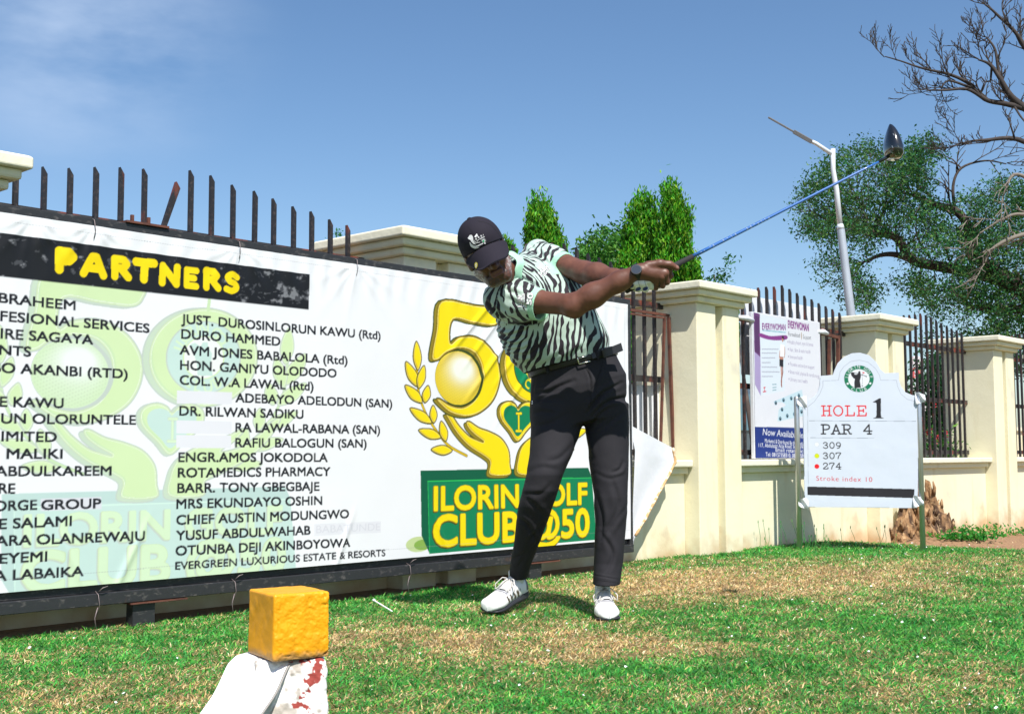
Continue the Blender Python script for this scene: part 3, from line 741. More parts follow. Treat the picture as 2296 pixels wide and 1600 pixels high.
def banner_fn(U, V_):
    off = np.full(U.shape, BOFF + .004)
    off += .006 * fbm(np.stack([U * 2.2, V_ * 1.6, U * 0], -1), 3)
    for u in TIES:
        for a_ in (-1.15, -.7, -.2, .3, .75, 1.15):
            dl = (U - u) * cos(a_) - (1.6 - V_) * sin(a_); al = (U - u) * sin(a_) + (1.6 - V_) * cos(a_)
            off += .0045 * np.exp(-(dl / (.009 + .06 * np.clip(al, 0, 1))) ** 2) * np.clip(al * 14, 0, 1) * np.exp(-np.clip(al, 0, 9) / .16)
    # slack diagonal creases near the logo and along the hem
    for (u, z, a_, l_, am) in [(-2.35, 1.42, .75, .32, .006), (-2.22, 1.40, .8, .30, .006), (-2.10, 1.36, .85, .34, .006), (-2.0, 1.3, .8, .3, .005), (-1.95, 1.16, .85, .35, .005), (-2.25, 1.18, .8, .3, .004), (-1.55, 1.45, -.5, .2, .004), (-1.3, .95, .6, .3, .003), (-4.6, .24, -1.1, .18, .004), (-4.4, .23, 1.1, .2, .004), (-3.3, .22, 1.15, .2, .004), (-2.6, .22, -1.1, .2, .004)]:
        al = (U - u) * cos(a_) + (V_ - z) * sin(a_); dl = -(U - u) * sin(a_) + (V_ - z) * cos(a_)
        off += 1.25 * am * np.exp(-(dl / .016) ** 2) * np.exp(-(al / l_) ** 4)
    off += 0.0032 * np.sin(U * 55 + 6 * fbm(np.stack([U * 2, V_ * 2, U * 0 + 3], -1), 2)) * np.exp(-((V_ - 1.53) / .07) ** 2)
    return wallpts(U, off, V_)
bt = thing('partners_banner', 'large white partners banner listing names beside a yellow 50 emblem', 'banner', W(-3.2, BOFF, 0.1))
cv.sheet('printed_sheet', banner_fn, M['print'], bt)
for nm, args in [('frame_tube', (W(-5.42, .15, 1.590), D * 4.40, N * .05, Z * .042)), ('frame_tube', (W(-5.42, .15, .100), D * 4.40, N * .056, Z * .048)), ('frame_tube', (W(-1.052, .15, .148), D * .032, N * .052, Z * 1.442)), ('backing_bar', (W(-5.42, .14, .1485), D * 4.367, N * .045, Z * .045))]:
    b = MB(); b.box(*args); obj(nm, b, M['black_frame'], bt, bevel=.003)
for s_, z_ in [(TIES[0], 1.6), (TIES[1], 1.6), (TIES[2], 1.6), (-4.515, .125), (-3.88, .125), (-2.86, .125), (-2.1, .125)]:
    b = MB(); o_ = BOFF + .012
    pts = [W(s_, o_, z_ - .055), W(s_ + .004, o_ + .006, z_ - .02), W(s_ - .003, o_ + .007, z_ + .02), W(s_ + .004, BOFF - .03, z_ + .036)]
    b.tube(pts, .0016, 6)
    if z_ < 1: b.tube([W(s_ + .002, o_, z_ + .03), W(s_ + .012, o_ + .012, z_ + .045), W(s_ + .035, o_ + .01, z_ + .05)], .002, 6); b.tube([W(s_, o_, z_ - .03), W(s_ - .012, o_, z_ - .07), W(s_ - .004, o_, z_ - .12)], .002, 6)
    obj('wire_tie', b, M['wire'], bt, smooth=True)
# stub post and plates that carry the frame
for s_ in (-4.30, -1.9):
    b = MB(); b.box(W(s_ - .05, .14, -.03), D * .1, N * .05, Z * .129); obj('support_post', b, M['black_frame'], bt)
    b = MB(); b.box(W(s_ - .07, .13, .0915), D * .26, N * .08, Z * .006); obj('support_plate', b, M['rust'], bt)
# bracket left on top of the frame, two stubs of broken bars on it
b = MB(); a, c = bp(282, 494), bp(377, 507)
b.box(W(a[0], .14, 1.634), D * (c[0] - a[0]), N * .07, Z * .009)
for s_ in (a[0] + .045, c[0] - .075): b.box(W(s_, .155, 1.643), D * .012, N * .012, Z * .034)
obj('top_bracket', b, M['rust'], bt)
# ------------------------------------------------------------------ torn white cloth on a leftover rusty frame beside the banner
def Tz4(px, py): return ((2400 + px / 1.883) / 1.784, (1100 + py / 1.883) / 1.784)
t = thing('steel_stand', 'leftover rusty steel frame leaning on the fence right of the banner', 'frame', W(-.2, -.23, .6))
def fr(a, b, r=.009, off=-.235):
    p, q = onplane(*Tz4(*a), off), onplane(*Tz4(*b), off)
    bb = MB(); p = W(p[0], off, p[1]); q = W(q[0], off, q[1]); dv = (q - p).normalized(); sx = dv.cross(N).normalized()
    bb.box(p - sx * r - N * r, q - p, sx * 2 * r, N * 2 * r); obj('frame_tube', bb, M['rust'], t)
fr((225, 262), (528, 306)); fr((225, 290), (480, 322), .006, -.225); fr((517, 315), (556, 1400), .010, -.21); fr((486, 318), (456, 1300), .008, -.222)
tc_ = thing('torn_cloth', 'torn white vinyl cloth with a rusty hem hanging off the rusty frame', 'cloth', W(-.2, 0, .5))
def cloth_pts(u, v):
    # u across from the banner edge to the torn hem, v downwards
    A_ = [(1412, 952), (1424, 1010), (1422, 1060), (1420, 1110), (1418, 1165), (1417, 1238)]
    B_ = [(1507, 1003), (1513, 1035), (1496, 1068), (1472, 1112), (1448, 1158), (1423, 1200)]
    k = v * 5; i = min(int(k), 4); f = k - i
    a = np.array(A_[i]) * (1 - f) + np.array(A_[i + 1]) * f; b = np.array(B_[i]) * (1 - f) + np.array(B_[i + 1]) * f
    q = a * (1 - u) + b * u
    off = 0.045 + .012 * sin(pi * u) * (1 - v) + .008 * sin(u * 5 + v * 4) - .03 * u * (1 - v)
    s_, z_ = onplane(q[0], q[1], off); return W(s_, off, z_)
b = MB(); b.grid(cloth_pts, 26, 40); obj('cloth', b, M['white_cloth'], tc_, smooth=True)
M['hem'] = mat('rusty_hem', (0.50, 0.30, 0.13), 0.8, noise=[(40, 4, (0.75, 0.66, 0.5), 0.5, 0.65)])
b = MB(); hp = [cloth_pts(1, k / 24) + N * .006 for k in range(25)]; b.tube(hp, [.009 + .002 * sin(k * 1.7) for k in range(25)], 7); obj('hem', b, M['hem'], tc_, smooth=True)
M['grime_cloth'] = mat('grey_white_vinyl', (0.62, 0.64, 0.68), 0.6, bump=[(10, 4, 0.25, 0.01)])
ts = MB()
ts.grid(lambda u, v: W(-.55 + u * .55, -.335 + .012 * sin(u * 21) * (1 - v), 1.165 - v * .6), 20, 6)
o = obj('hung_sheet', ts, M['grime_cloth'], smooth=True); tag(o, 'plain white sheet hung behind the fence bars next to the torn cloth', 'sheet')
o = MB(); a, c = onplane(1660, 641, -.34), onplane(1833, 690, -.34)
o.box(W(a[0], -.34, 1.30), D * (c[0] - a[0]), -N * .012, Z * (c[1] - 1.30)); b = obj('white_board', o, M['white_cloth'], bevel=.003); tag(b, 'white board tied behind the fence bars above the medicine poster', 'board')

# ------------------------------------------------------------------ medicine poster
def Tp(px, py): return np.array(onplane((3000 + px / 2.2865) / 1.784, (1200 + py / 2.2865) / 1.784, -.2))
cv = Canvas(1.055, 2.095, .655, 1.766, .0022, lin(232, 234, 242))
PUR = lin(140, 60, 140)
G = lambda pts: np.array([Tp(*q) for q in pts])
cv.poly(G([(35, 100), (90, 128), (98, 875), (45, 770)]), lin(112, 66, 122)); cv.poly(G([(40, 470), (94, 520), (98, 875), (45, 770)]), lin(176, 160, 205))
for y in np.arange(140, 470, 7): cv.stroke(G([(48, y), (84, y + 18)]), .002, lin(60, 30, 70), .7)
cv.poly(G([(90, 128), (338, 182), (316, 828), (98, 872)]), lin(226, 236, 246))
p0, p1 = Tp(112, 268), Tp(326, 276); cv.text("EVERYWOMAN", p0[0], p0[1], p1[0], p1[1], .048, PUR, .03)
cv.stroke(G([(115, 276), (325, 296)]), .004, lin(90, 170, 190), .8)
cv.poly(crom(G([(94, 302), (190, 328), (330, 322), (330, 360), (200, 366), (94, 336)])), PUR)
SK = lin(196, 140, 120)
cv.stroke(G([(296, 420), (272, 470), (268, 520)]), .006, SK); cv.stroke(G([(316, 430), (318, 480), (312, 520)]), .006, SK)
cv.stroke(G([(284, 600), (290, 690), (288, 780)]), .0085, SK); cv.stroke(G([(296, 600), (300, 660), (286, 740), (290, 790)]), .007, lin(150, 90, 80))
cv.poly(G([(276, 400), (316, 410), (312, 515), (272, 510)]), lin(248, 248, 252)); cv.poly(G([(270, 514), (304, 518), (304, 545), (268, 540)]), SK); cv.poly(G([(268, 540), (304, 545), (304, 612), (268, 604)]), lin(36, 34, 44))
cv.ell(Tp(298, 362), .012, .019, SK); cv.ell(Tp(300, 340), .014, .012, lin(40, 28, 26)); cv.stroke(G([(308, 340), (312, 372)]), .004, lin(40, 28, 26))
for y, w in [(448, 150), (484, 135), (528, 118), (572, 78), (612, 138), (655, 160), (698, 100)]:
    cv.stroke(G([(108, y), (108 + w, y + w * .03 - 4)]), .0035, lin(176, 178, 196))
cv.stroke(G([(124, 800), (140, 796)]), .004, lin(214, 40, 60)); cv.stroke(G([(132, 800), (132, 836), (120, 838), (146, 834)]), .004, lin(214, 40, 60)); cv.stroke(G([(205, 770), (240, 770)]), .003, lin(90, 150, 160)); cv.stroke(G([(206, 800), (240, 796)]), .003, lin(90, 150, 160)); cv.stroke(G([(206, 824), (240, 820)]), .003, lin(90, 150, 160))
p0, p1 = Tp(348, 252), Tp(536, 285); cv.text("EVERYWOMAN", p0[0], p0[1], p1[0], p1[1], .058, PUR, .035)
for st, a, b_, h, c in [("Formulated", (352, 328), (457, 342), .034, lin(60, 60, 72)), ("Support", (486, 352), (558, 362), .034, lin(60, 60, 72)), ("Healthy heart, eyes & bones", (360, 398), (577, 424), .030, lin(160, 150, 182)), ("Hair, Skin & nails health", (362, 468), (553, 490), .030, lin(160, 150, 182)), ("Immune health", (365, 534), (482, 546), .030, lin(160, 150, 182)),
                        ("Provides antioxidant support", (366, 600), (588, 632), .030, lin(160, 150, 182)), ("Stress relief, physical & mental energy", (366, 670), (632, 712), .030, lin(160, 150, 182)), ("Urinary tract health", (368, 740), (525, 760), .030, lin(160, 150, 182))]:
    p0, p1 = Tp(*a), Tp(*b_); cv.text(st, p0[0], p0[1], p1[0], p1[1], h, c, .015)
for x, y in [(348, 380), (350, 448), (351, 515), (353, 583), (355, 652), (357, 720)]: cv.ell(Tp(x, y), .006, .008, lin(150, 140, 170))
cv.ell(Tp(471, 325), .008, .03, lin(206, 190, 176)); cv.stroke(G([(471, 300), (471, 360)]), .002, lin(140, 120, 100))
cv.poly(G([(206, 930), (475, 818), (486, 890), (440, 905), (486, 1000), (486, 1060), (250, 1110), (262, 1000), (330, 960), (300, 935)]), lin(196, 226, 238), .8)
for x, y in [(235, 940), (306, 914), (377, 898), (447, 872), (292, 1000), (340, 1058), (275, 1084), (405, 1042), (470, 1020)]:
    c = Tp(x, y); cv.ell(c, .022, .018, lin(70, 160, 190), .6); cv.ell(c + [.002, .001], .016, .014, lin(28, 34, 44)); cv.ell(c + [.002, .006], .008, .004, lin(150, 190, 210))
zb_ = Tp(57, 1157)[1]; cv.poly([(1.0, .6), (2.2, .6), (2.2, zb_ + .004), (1.0, zb_)], lin(28, 52, 132))
WT = lin(232, 236, 246)
p0, p1 = Tp(116, 1232), Tp(520, 1275); cv.text("Now Available in Nigeria", p0[0], p0[1], p0[0] + (p1[0] - p0[0]) * 1.35, p1[1], .05, WT, .012, shear=.3)
for st, a, b_, h in [("Marketed & Distributed By: Rotamedics", (136, 1300), (500, 1332), .030), ("117, Abdulaziz Atta Road, Surulere, Ilorin", (80, 1342), (560, 1360), .030), ("Email: rotamedics", (232, 1384), (500, 1396), .030), ("Tel: 08157358310, 0815359", (142, 1426), (490, 1440), .030)]:
    p0, p1 = Tp(*a), Tp(*b_); cv.text(st, p0[0], p0[1], p1[0], p1[1], h, WT, .03)
pt = thing('medicine_poster', 'tall white poster for EVERYWOMAN tablets with a blue foot, tied to the fence bars', 'poster', W(1.57, -.2, .655))
cv.sheet('printed_sheet', lambda U, V_: wallpts(U, -.2 + .004 * fbm(np.stack([U * 3, V_ * 3, U * 0], -1), 2), V_), M['print'], pt)
b = MB(); b.box(W(1.05, -.205, .652), D * 1.05, -N * .028, Z * 1.116); obj('panel', b, M['white_cloth'], pt, bevel=.002)
t = thing('rusty_bracket', 'rusty brown bracket tube wrapped with white rag at the right of the poster', 'bracket', W(2.4, -.22, 1.2))
for a, c, r in [((1833, 744), (1880, 757), .013), ((1879, 752), (1879, 920), .013), ((1860, 760), (1857, 920), .011), ((1655, 712), (1690, 720), .012)]:
    p, q = onplane(*a, -.22), onplane(*c, -.22); p, q = W(p[0], -.22, p[1]), W(q[0], -.22, q[1]); dv = (q - p).normalized(); sx = dv.cross(N).normalized()
    bb = MB(); bb.box(p - sx * r - N * r, q - p, sx * 2 * r, N * 2 * r); obj('tube', bb, M['rust'], t)
for a, c in [((1833, 743), (1856, 748)), ((1655, 711), (1689, 719))]:
    p, q = onplane(*a, -.205), onplane(*c, -.205); bb = MB(); bb.tube([W(p[0], -.205, p[1]), W((p[0] + q[0]) / 2, -.2, (p[1] + q[1]) / 2 + .008), W(q[0], -.205, q[1])], [.015, .022, .014], 7); obj('rag', bb, M['white_cloth'], t, smooth=True)

# ------------------------------------------------------------------ hole sign
SA = P(1793, 1000, 8.95); SB = P(2069, 1000, 8.80); SA.z = SB.z = 0
SX = (SB - SA).normalized(); SN = Vector((SX.y, -SX.x, 0))
def onsign(x, y):
    r = ray(x, y); t = (SA - CAM).dot(SN) / r.dot(SN); p = CAM + r * t
    return np.array([(p - SA).dot(SX), p.z])
def Ts(px, py): return onsign(1793.7 + px * .24526, 784.8 + py * .24526)
OUT = [(45, 1432), (40, 1300), (28, 700), (24, 500), (20, 470), (40, 452), (75, 452), (125, 425), (160, 380), (178, 320), (182, 236), (300, 226), (316, 180), (345, 118), (400, 62), (475, 28), (550, 24), (630, 46), (695, 106), (738, 178), (775, 210), (903, 206), (904, 270), (922, 330), (965, 385), (1030, 412), (1108, 416), (1110, 462), (1086, 482), (1083, 700), (1076, 1300), (1070, 1442)]
op = np.array([Ts(*q) for q in OUT])
cv = Canvas(op[:, 0].min() - .01, op[:, 0].max() + .01, op[:, 1].min() - .01, op[:, 1].max() + .01, .0016, lin(222, 231, 246))
G = lambda pts: np.array([Ts(*q) for q in pts])
cv.stroke(G([(75, 1240), (68, 520), (130, 470), (180, 400), (208, 330), (208, 282), (350, 275), (365, 200), (400, 150), (460, 105), (540, 92), (620, 110), (690, 170), (725, 230), (735, 275), (880, 275), (890, 330), (920, 400), (980, 450), (1060, 470)]), .0014, lin(170, 176, 190))
c = (Ts(402, 262) + Ts(672, 262)) / 2; R_ = (Ts(672, 262) - Ts(402, 262))[0] / 2
cv.ell(c, R_, R_ * .94, lin(0, 122, 86)); cv.ell(c, R_ * .72, R_ * .67, lin(240, 244, 252))
cv.arc("ILORIN GOLF", c, R_ * .84, 3.0, .14, R_ * .2, lin(240, 244, 250)); cv.arc("CLUB", c, R_ * .82, 4.17, 5.25, R_ * .2, lin(240, 244, 250), inward=True)
for a in (3.55, 5.87): cv.ell(c + R_ * .83 * np.array([cos(a), sin(a)]), R_ * .075, R_ * .075, lin(240, 244, 250))
DK = lin(40, 38, 44)
cv.poly(G([(497, 346), (494, 300), (500, 262), (488, 258), (468, 232), (461, 206), (478, 200), (495, 206), (497, 222), (512, 224), (528, 218), (530, 200), (540, 190), (550, 194), (552, 212), (556, 240), (546, 280), (556, 344)]), DK)
cv.stroke(G([(478, 204), (540, 218), (608, 240)]), .0022, DK); cv.ell(Ts(604, 242), .004, .004, DK); cv.stroke(G([(570, 205), (567, 325)]), .0009, lin(90, 90, 96)); cv.ell(Ts(569, 327), .006, .003, DK); cv.poly(G([(571, 198), (594, 206), (574, 216)]), lin(230, 30, 40))
PP = [[(.22, 0), (.22, 1)], [(.02, 0), (.46, 0)], [(.02, 1), (.6, 1), (.84, .92), (.92, .74), (.84, .56), (.6, .47), (.22, .47)]]
th = np.linspace(0, 2 * pi, 24)
SLAB = {'H': [[(.2, 0), (.2, 1)], [(.8, 0), (.8, 1)], [(.2, .52), (.8, .52)], [(.02, 0), (.38, 0)], [(.62, 0), (.98, 0)], [(.02, 1), (.38, 1)], [(.62, 1), (.98, 1)]], 'O': [[(.5 + .44 * cos(a), .5 + .5 * sin(a)) for a in th]],
        'L': [[(.25, 0), (.25, 1)], [(.05, 1), (.48, 1)], [(.05, 0), (.9, 0), (.92, .3)]], 'E': [[(.22, 0), (.22, 1)], [(.04, 1), (.88, 1), (.9, .75)], [(.04, 0), (.9, 0), (.93, .28)], [(.22, .52), (.66, .52)], [(.66, .38), (.66, .66)]],
        'P': PP, 'A': [[(.1, 0), (.5, 1), (.9, 0)], [(.24, .33), (.76, .33)], [(-.04, 0), (.28, 0)], [(.72, 0), (1.04, 0)]], 'R': PP + [[(.5, .47), (.72, .3), (.84, .02), (1.02, 0)]],
        '4': [[(.68, 0), (.68, 1), (.08, .3), (.95, .3)], [(.48, 0), (.9, 0)]], '3': [[(.12, .82), (.3, .98), (.6, .98), (.8, .8), (.7, .6), (.42, .53), (.72, .46), (.88, .26), (.72, .04), (.4, 0), (.1, .16)]], '0': [[(.5 + .4 * cos(a), .5 + .5 * sin(a)) for a in th]],
        '9': [[(.5 + .36 * cos(a), .68 + .3 * sin(a)) for a in th], [(.86, .68), (.82, .35), (.62, .08), (.3, 0)]], '7': [[(.1, .78), (.12, .97), (.9, .97), (.55, .45), (.42, 0)]], '2': [[(.12, .74), (.25, .95), (.55, 1), (.82, .85), (.8, .62), (.5, .35), (.1, .03), (.88, .03), (.92, .22)]]}
def slab(st, x0, x1, y, h, r, col):
    p0, p1 = Ts(x0, y), Ts(x1, y); hh = abs((Ts(x0, y - h) - p0)[1]); n = len(st); w = (p1[0] - p0[0]) / n
    for i, ch in enumerate(st):
        for pl in SLAB.get(ch, []):
            q = np.array([(p0[0] + (i + .04 + a * .86) * w, p0[1] + (p1[1] - p0[1]) * i / n + r + b * (hh - 2 * r)) for a, b in pl])
            cv.stroke(crom(q, False, 4) if ch in '3297PR' and len(pl) > 4 else q, r, col)
RED = lin(232, 18, 34)
slab("HOLE", 192, 622, 605, 100, .0048, RED); slab("PAR 4", 190, 668, 771, 96, .0052, DK)
for k, (st, y) in enumerate([("309", 900), ("307", 995), ("274", 1088)]): slab(st, 206, 382, y, 62, .0034, DK)
cv.poly(G([(722, 440), (738, 440), (738, 590), (742, 612), (764, 620), (764, 624), (668, 624), (668, 620), (692, 612), (698, 590), (698, 490), (690, 478), (664, 478), (664, 474)]), DK)
for (x0, x1, y) in [(82, 1058, 645), (94, 675, 799)]: cv.stroke(G([(x0, y), (x1, y + 4)]), .0013, lin(110, 120, 140))
r_ = (Ts(175, 965) - Ts(131, 965))[0] / 2
cv.ell(Ts(153, 860), r_, r_, lin(200, 206, 216)); cv.ell(Ts(153, 860), r_ * .9, r_ * .9, lin(240, 244, 252)); cv.ell(Ts(153, 965), r_, r_, lin(150, 170, 30)); cv.ell(Ts(153, 965), r_ * .92, r_ * .92, lin(222, 232, 0)); cv.ell(Ts(153, 1061), r_, r_, lin(240, 22, 34))
p0, p1 = Ts(148, 1190), Ts(660, 1202); cv.text("Stroke index 10", p0[0], p0[1], p1[0], p1[1], .034, lin(214, 30, 56), .004, spacing=1.15)
cv.poly(G([(67, 1244), (1045, 1268), (1040, 1350), (67, 1322)]), lin(42, 40, 46))
M['sign_white'] = mat('sign_white', (0.66, 0.71, 0.80), 0.45, bump=[(14, 4, 0.3, 0.006)])
M['sign_print'] = mat('sign_print', attr='print', rough=0.45, spec=0.4, bump=[(16, 4, 0.12, 0.006)])
st_ = thing('hole_sign', 'white sign reading HOLE 1 PAR 4 with a green club badge, between two steel posts', 'sign', (SA + SB) / 2)
im = cv.sample(2); h, w = im.shape[:2]
U, V_ = np.meshgrid(cv.u0 + (np.arange(w) + .5) * .0032, cv.z0 + (np.arange(h) + .5) * .0032)
ins = Canvas.inside(op, U, V_)
wav = .004 * fbm(np.stack([U * 4, V_ * 4, U * 0], -1), 3)
pts = np.array(SA) * [1, 1, 0] + U[..., None] * np.array(SX) + V_[..., None] * np.array([0, 0, 1.]) + (.012 + wav)[..., None] * np.array(SN)
i = np.arange(w * h).reshape(h, w); q = np.stack([i[:-1, :-1], i[:-1, 1:], i[1:, 1:], i[1:, :-1]], -1)
qm = ins[:-1, :-1] & ins[:-1, 1:] & ins[1:, 1:] & ins[1:, :-1]
npmesh('printed_face', pts.reshape(-1, 3), q[qm], M['sign_print'], st_, attrs={'print': ('FLOAT_COLOR', np.concatenate([im, np.ones((h, w, 1))], -1).reshape(-1, 4))})
b = MB(); fp = [SA + SX * a + Z * z_ + SN * .006 for a, z_ in op[::-1]]
if (fp[1] - fp[0]).cross(fp[2] - fp[1]).dot(SN) < 0 or True:
    b.prism([SA + SX * a + Z * z_ + SN * .004 for a, z_ in op[::-1]], -SN * .012)
obj('board', b, M['sign_white'], st_)
for bx0, by0, ty in [(1793, 1240, 888), (2069.5, 1242, 879)]:
    a = onsign(bx0, 1225)[0]; zt = onsign(bx0, ty)[1]; b = MB(); c = SA + SX * a
    prof = [(-.15, .0195), (zt - .012, .0195), (zt - .004, .0165), (zt, .009), (zt + .001, .0005)]
    b.loft([[c + Vector((r * cos(2 * pi * k / 24), r * sin(2 * pi * k / 24), z_)) for k in range(24)] for z_, r in prof]); obj('post', b, M['steel'], st_, smooth=True)
for (px, py, dx) in [(16, 470, -1), (1096, 440, 1), (30, 1395, -1), (1078, 1380, 1)]:
    q = Ts(px, py); b = MB(); c = SA + SX * q[0] + Z * q[1]
    b.grid(lambda u, v: c + SX * ((u - .5) * .07) + Z * ((v - .5) * (.05 + .04 * (u if dx < 0 else 1 - u))) + SN * (.022 + .012 * sin(7 * u + 5 * v)), 8, 8); obj('taped_corner', b, M['white_cloth'], st_, smooth=True)

# ------------------------------------------------------------------ yellow block, its kerbstone and the white card
BC = P(613, 1483, 3.0); bs = 0.147; bsy = 0.172; bh = 0.160
bz = BC.z; bX = Vector((cos(radians(33)), sin(radians(33)), 0)); bY = Vector((-sin(radians(33)), cos(radians(33)), 0))
def rough_box(n, sx, sy, sz, r, disp):
    vs, idx, qs = {}, 0, []
    V = []
    def vid(a, b, c):
        k = (a, b, c)
        if k not in vs: vs[k] = len(V); V.append((a / n, b / n, c / n))
        return vs[k]
    for f in range(6):
        ax = f // 2; sd = n * (f % 2)
        for i in range(n):
            for j in range(n):
                def cc(i, j):
                    k = [0, 0, 0]; k[ax] = sd; k[(ax + 1) % 3] = i; k[(ax + 2) % 3] = j; return vid(*k)
                q = [cc(i, j), cc(i + 1, j), cc(i + 1, j + 1), cc(i, j + 1)]
                qs.append(q if sd else q[::-1])
    V = np.array(V) * [sx, sy, sz]
    inner = np.clip(V, r, np.array([sx, sy, sz]) - r); dv = V - inner; ln = np.linalg.norm(dv, axis=1, keepdims=True); nr = dv / np.maximum(ln, 1e-9)
    V = inner + nr * r
    return disp(V, nr), np.array(qs)
def bdisp(V, nr):
    rough = sstep(.5, .9, -nr[:, 1])        # the broken face
    edge = sstep(.5, .85, 1 - np.abs(nr).max(1) + .3)
    d = .0012 * fbm(V * 40, 3) + rough * (.0052 * fbm(V * 42 + 3, 5, .68) - .0020 * sstep(.35, .7, fbm(V * 70 + 8, 3))) + .0022 * fbm(V * 9, 2)
    d -= .010 * sstep(.2, .6, fbm(V * 26 + 30, 3)) * (rough * (V[:, 0] > .9 * bs) + .35 * rough * (V[:, 2] < .012))
    W_ = V + nr * d[:, None]
    W_[:, 0] += .05 * (bh - W_[:, 2]) * rough * (V[:, 0] / bs) * .3
    return W_
V, Q = rough_box(72, bs, bsy, bh, .0065, bdisp)
V0 = V.copy()
Wd = np.array(BC) + V[:, :1] * np.array(bX) + V[:, 1:2] * np.array(bY) + V[:, 2:] * np.array([0, 0, 1.])
yc = np.array([0.76, 0.325, 0.003]); br = np.array([0.30, 0.17, 0.06])
mud = np.clip(sstep(.024, .002, V0[:, 2] + .010 * fbm(V0 * 60, 3)) * .9 + sstep(.42, .6, fbm(V0 * 34 + 30, 3)) * (V0[:, 0] > .8 * bs) * (V0[:, 1] < .02) * .8, 0, 1)[:, None]
col = yc * (1 + .16 * fbm(V0 * 26, 4)[:, None]) * (1 - mud) + br * mud
M['yellow'] = mat('yellow_gloss_paint', attr='col', rough=0.5, spec=0.4, bump=[(160, 4, 0.2, 0.002)])
yb = npmesh('yellow_block', Wd, Q, M['yellow'], attrs={'col': ('FLOAT_COLOR', np.concatenate([col, np.ones((len(col), 1))], 1))})
tag(yb, 'rough concrete block painted bright yellow, resting on the white card', 'block')
SO = P(563, 1640, 3.02); SO.z = -0.03; SXa = np.array([cos(.24), sin(.24), 0]); SYa = np.array([-sin(.24), cos(.24), 0])
def sdisp(V, nr):
    W_ = V + nr * (.006 * fbm(V * 22, 4) + .004 * fbm(V * 60, 3))[:, None]
    W_[:, 0] += .02 * (V[:, 2] / .2 - .6) * (V[:, 0] < .09)
    W_[:, 1] += -.055 * (1 - V[:, 2] / .2) * (V[:, 1] < .05)
    return W_
ztop = bz - .004
V, Q = rough_box(110, .180, .16, ztop + .03, .012, sdisp)
Wd = np.array(SO) + V[:, :1] * SXa + V[:, 1:2] * SYa + V[:, 2:] * np.array([0, 0, 1.])
red = sstep(.06, .11, fbm(V * 17 + 5, 4) + .35 * fbm(V * 95, 2) + .55 * np.exp(-((V[:, 0] - .135) / .035) ** 2 - ((V[:, 2] - .175) / .03) ** 2) - .16)[:, None] * sstep(.06, .1, V[:, 0])[:, None]
gry = sstep(.1, .35, fbm(V * 30 + 50, 4))[:, None]
col = np.array([.68, .67, .65]) * (1 - gry * .75) + np.array([.30, .25, .2]) * gry * .75; col = col * (1 - red) + np.array([.27, .045, .035]) * red
M['stone'] = mat('flaking_paint', attr='col', rough=0.8, spec=0.3, bump=[((60, 60, 200), 5, 0.35, 0.003)])
ks = npmesh('kerbstone', Wd, Q, M['stone'], attrs={'col': ('FLOAT_COLOR', np.concatenate([col, np.ones((len(col), 1))], 1))})
tag(ks, 'kerbstone with flaking white and red paint under the yellow block', 'kerbstone')
CL = [P(580, 1462, 3.22), P(552, 1469, 3.16), P(530, 1474, 3.115), P(517, 1480, 3.085), P(508, 1491, 3.06), P(491, 1528, 3.01), P(474, 1560, 2.97), P(446, 1600, 2.92), P(415, 1640, 2.87), P(385, 1668, 2.82)]
CR = [P(700, 1470, 3.16), P(680, 1476, 3.10), P(664, 1481, 3.065), P(653, 1486, 3.045), P(644, 1496, 3.03), P(626, 1536, 2.995), P(612, 1562, 2.97), P(586, 1600, 2.92), P(560, 1640, 2.87), P(535, 1668, 2.83)]
for k in range(3): CL[k].z = CR[k].z = bz - .0025
_cl, _cr = crom([tuple(p) for p in CL], False, 10), crom([tuple(p) for p in CR], False, 10)
def card_fn(U, V_):
    m = len(_cl) - 1; f = (1 - V_ / .26) * m; i = np.clip(f.astype(int), 0, m - 1); f = (f - i)[..., None]; u = (U / .15)[..., None]
    return (_cl[i] * (1 - f) + _cl[i + 1] * f) * (1 - u) + (_cr[i] * (1 - f) + _cr[i + 1] * f) * u
cv = Canvas(0, .15, 0, .26, .0008, lin(250, 250, 252, .86))
FA = lin(226, 227, 234)
for pl in [[(.030, .182), (.022, .155), (.026, .148), (.036, .150)], [(.044, .150), (.052, .162), (.060, .150), (.050, .144), (.044, .150)], [(.066, .146), (.070, .164), (.080, .146), (.086, .165)], [(.104, .162), (.092, .160), (.090, .148), (.102, .147), (.102, .154)], [(.122, .162), (.110, .160), (.110, .147), (.122, .147)], [(.110, .154), (.120, .154)], [(.136, .162), (.128, .158), (.136, .152), (.128, .146)]]:
    cv.stroke(pl, .0009, FA)
M['card'] = mat('white_card', attr='print', rough=0.5, spec=0.4)
ct = thing('white_card', 'blank white card curving down from under the yellow block', 'card', BC)
cv.sheet('card_face', card_fn, M['card'], ct, k=3)
M['card_edge'] = mat('card_edge', (0.30, 0.28, 0.26), 0.7)
b = MB(); b.tube([Vector(p) + Vector((.0005, .003, -.001)) for p in _cr[::3]], .0028, 6); obj('card_edge', b, M['card_edge'], ct, smooth=True)
sp = P(20, 1600, 3.17); b = MB(); b.box((sp.x - .25, sp.y - .10, -.03), (.33, .02, 0), (-.02, .15, 0), (0, 0, .045))
M['dark_stone'] = mat('dark_stone', (0.05, 0.048, 0.06), 0.7, noise=[(30, 4, (0.11, 0.10, 0.12), .5, .8)], bump=[(50, 4, .4, .006)])
o = obj('paving_stone', b, M['dark_stone'], bevel=.01); tag(o, 'dark grey stone half buried in the lawn edge', 'stone')
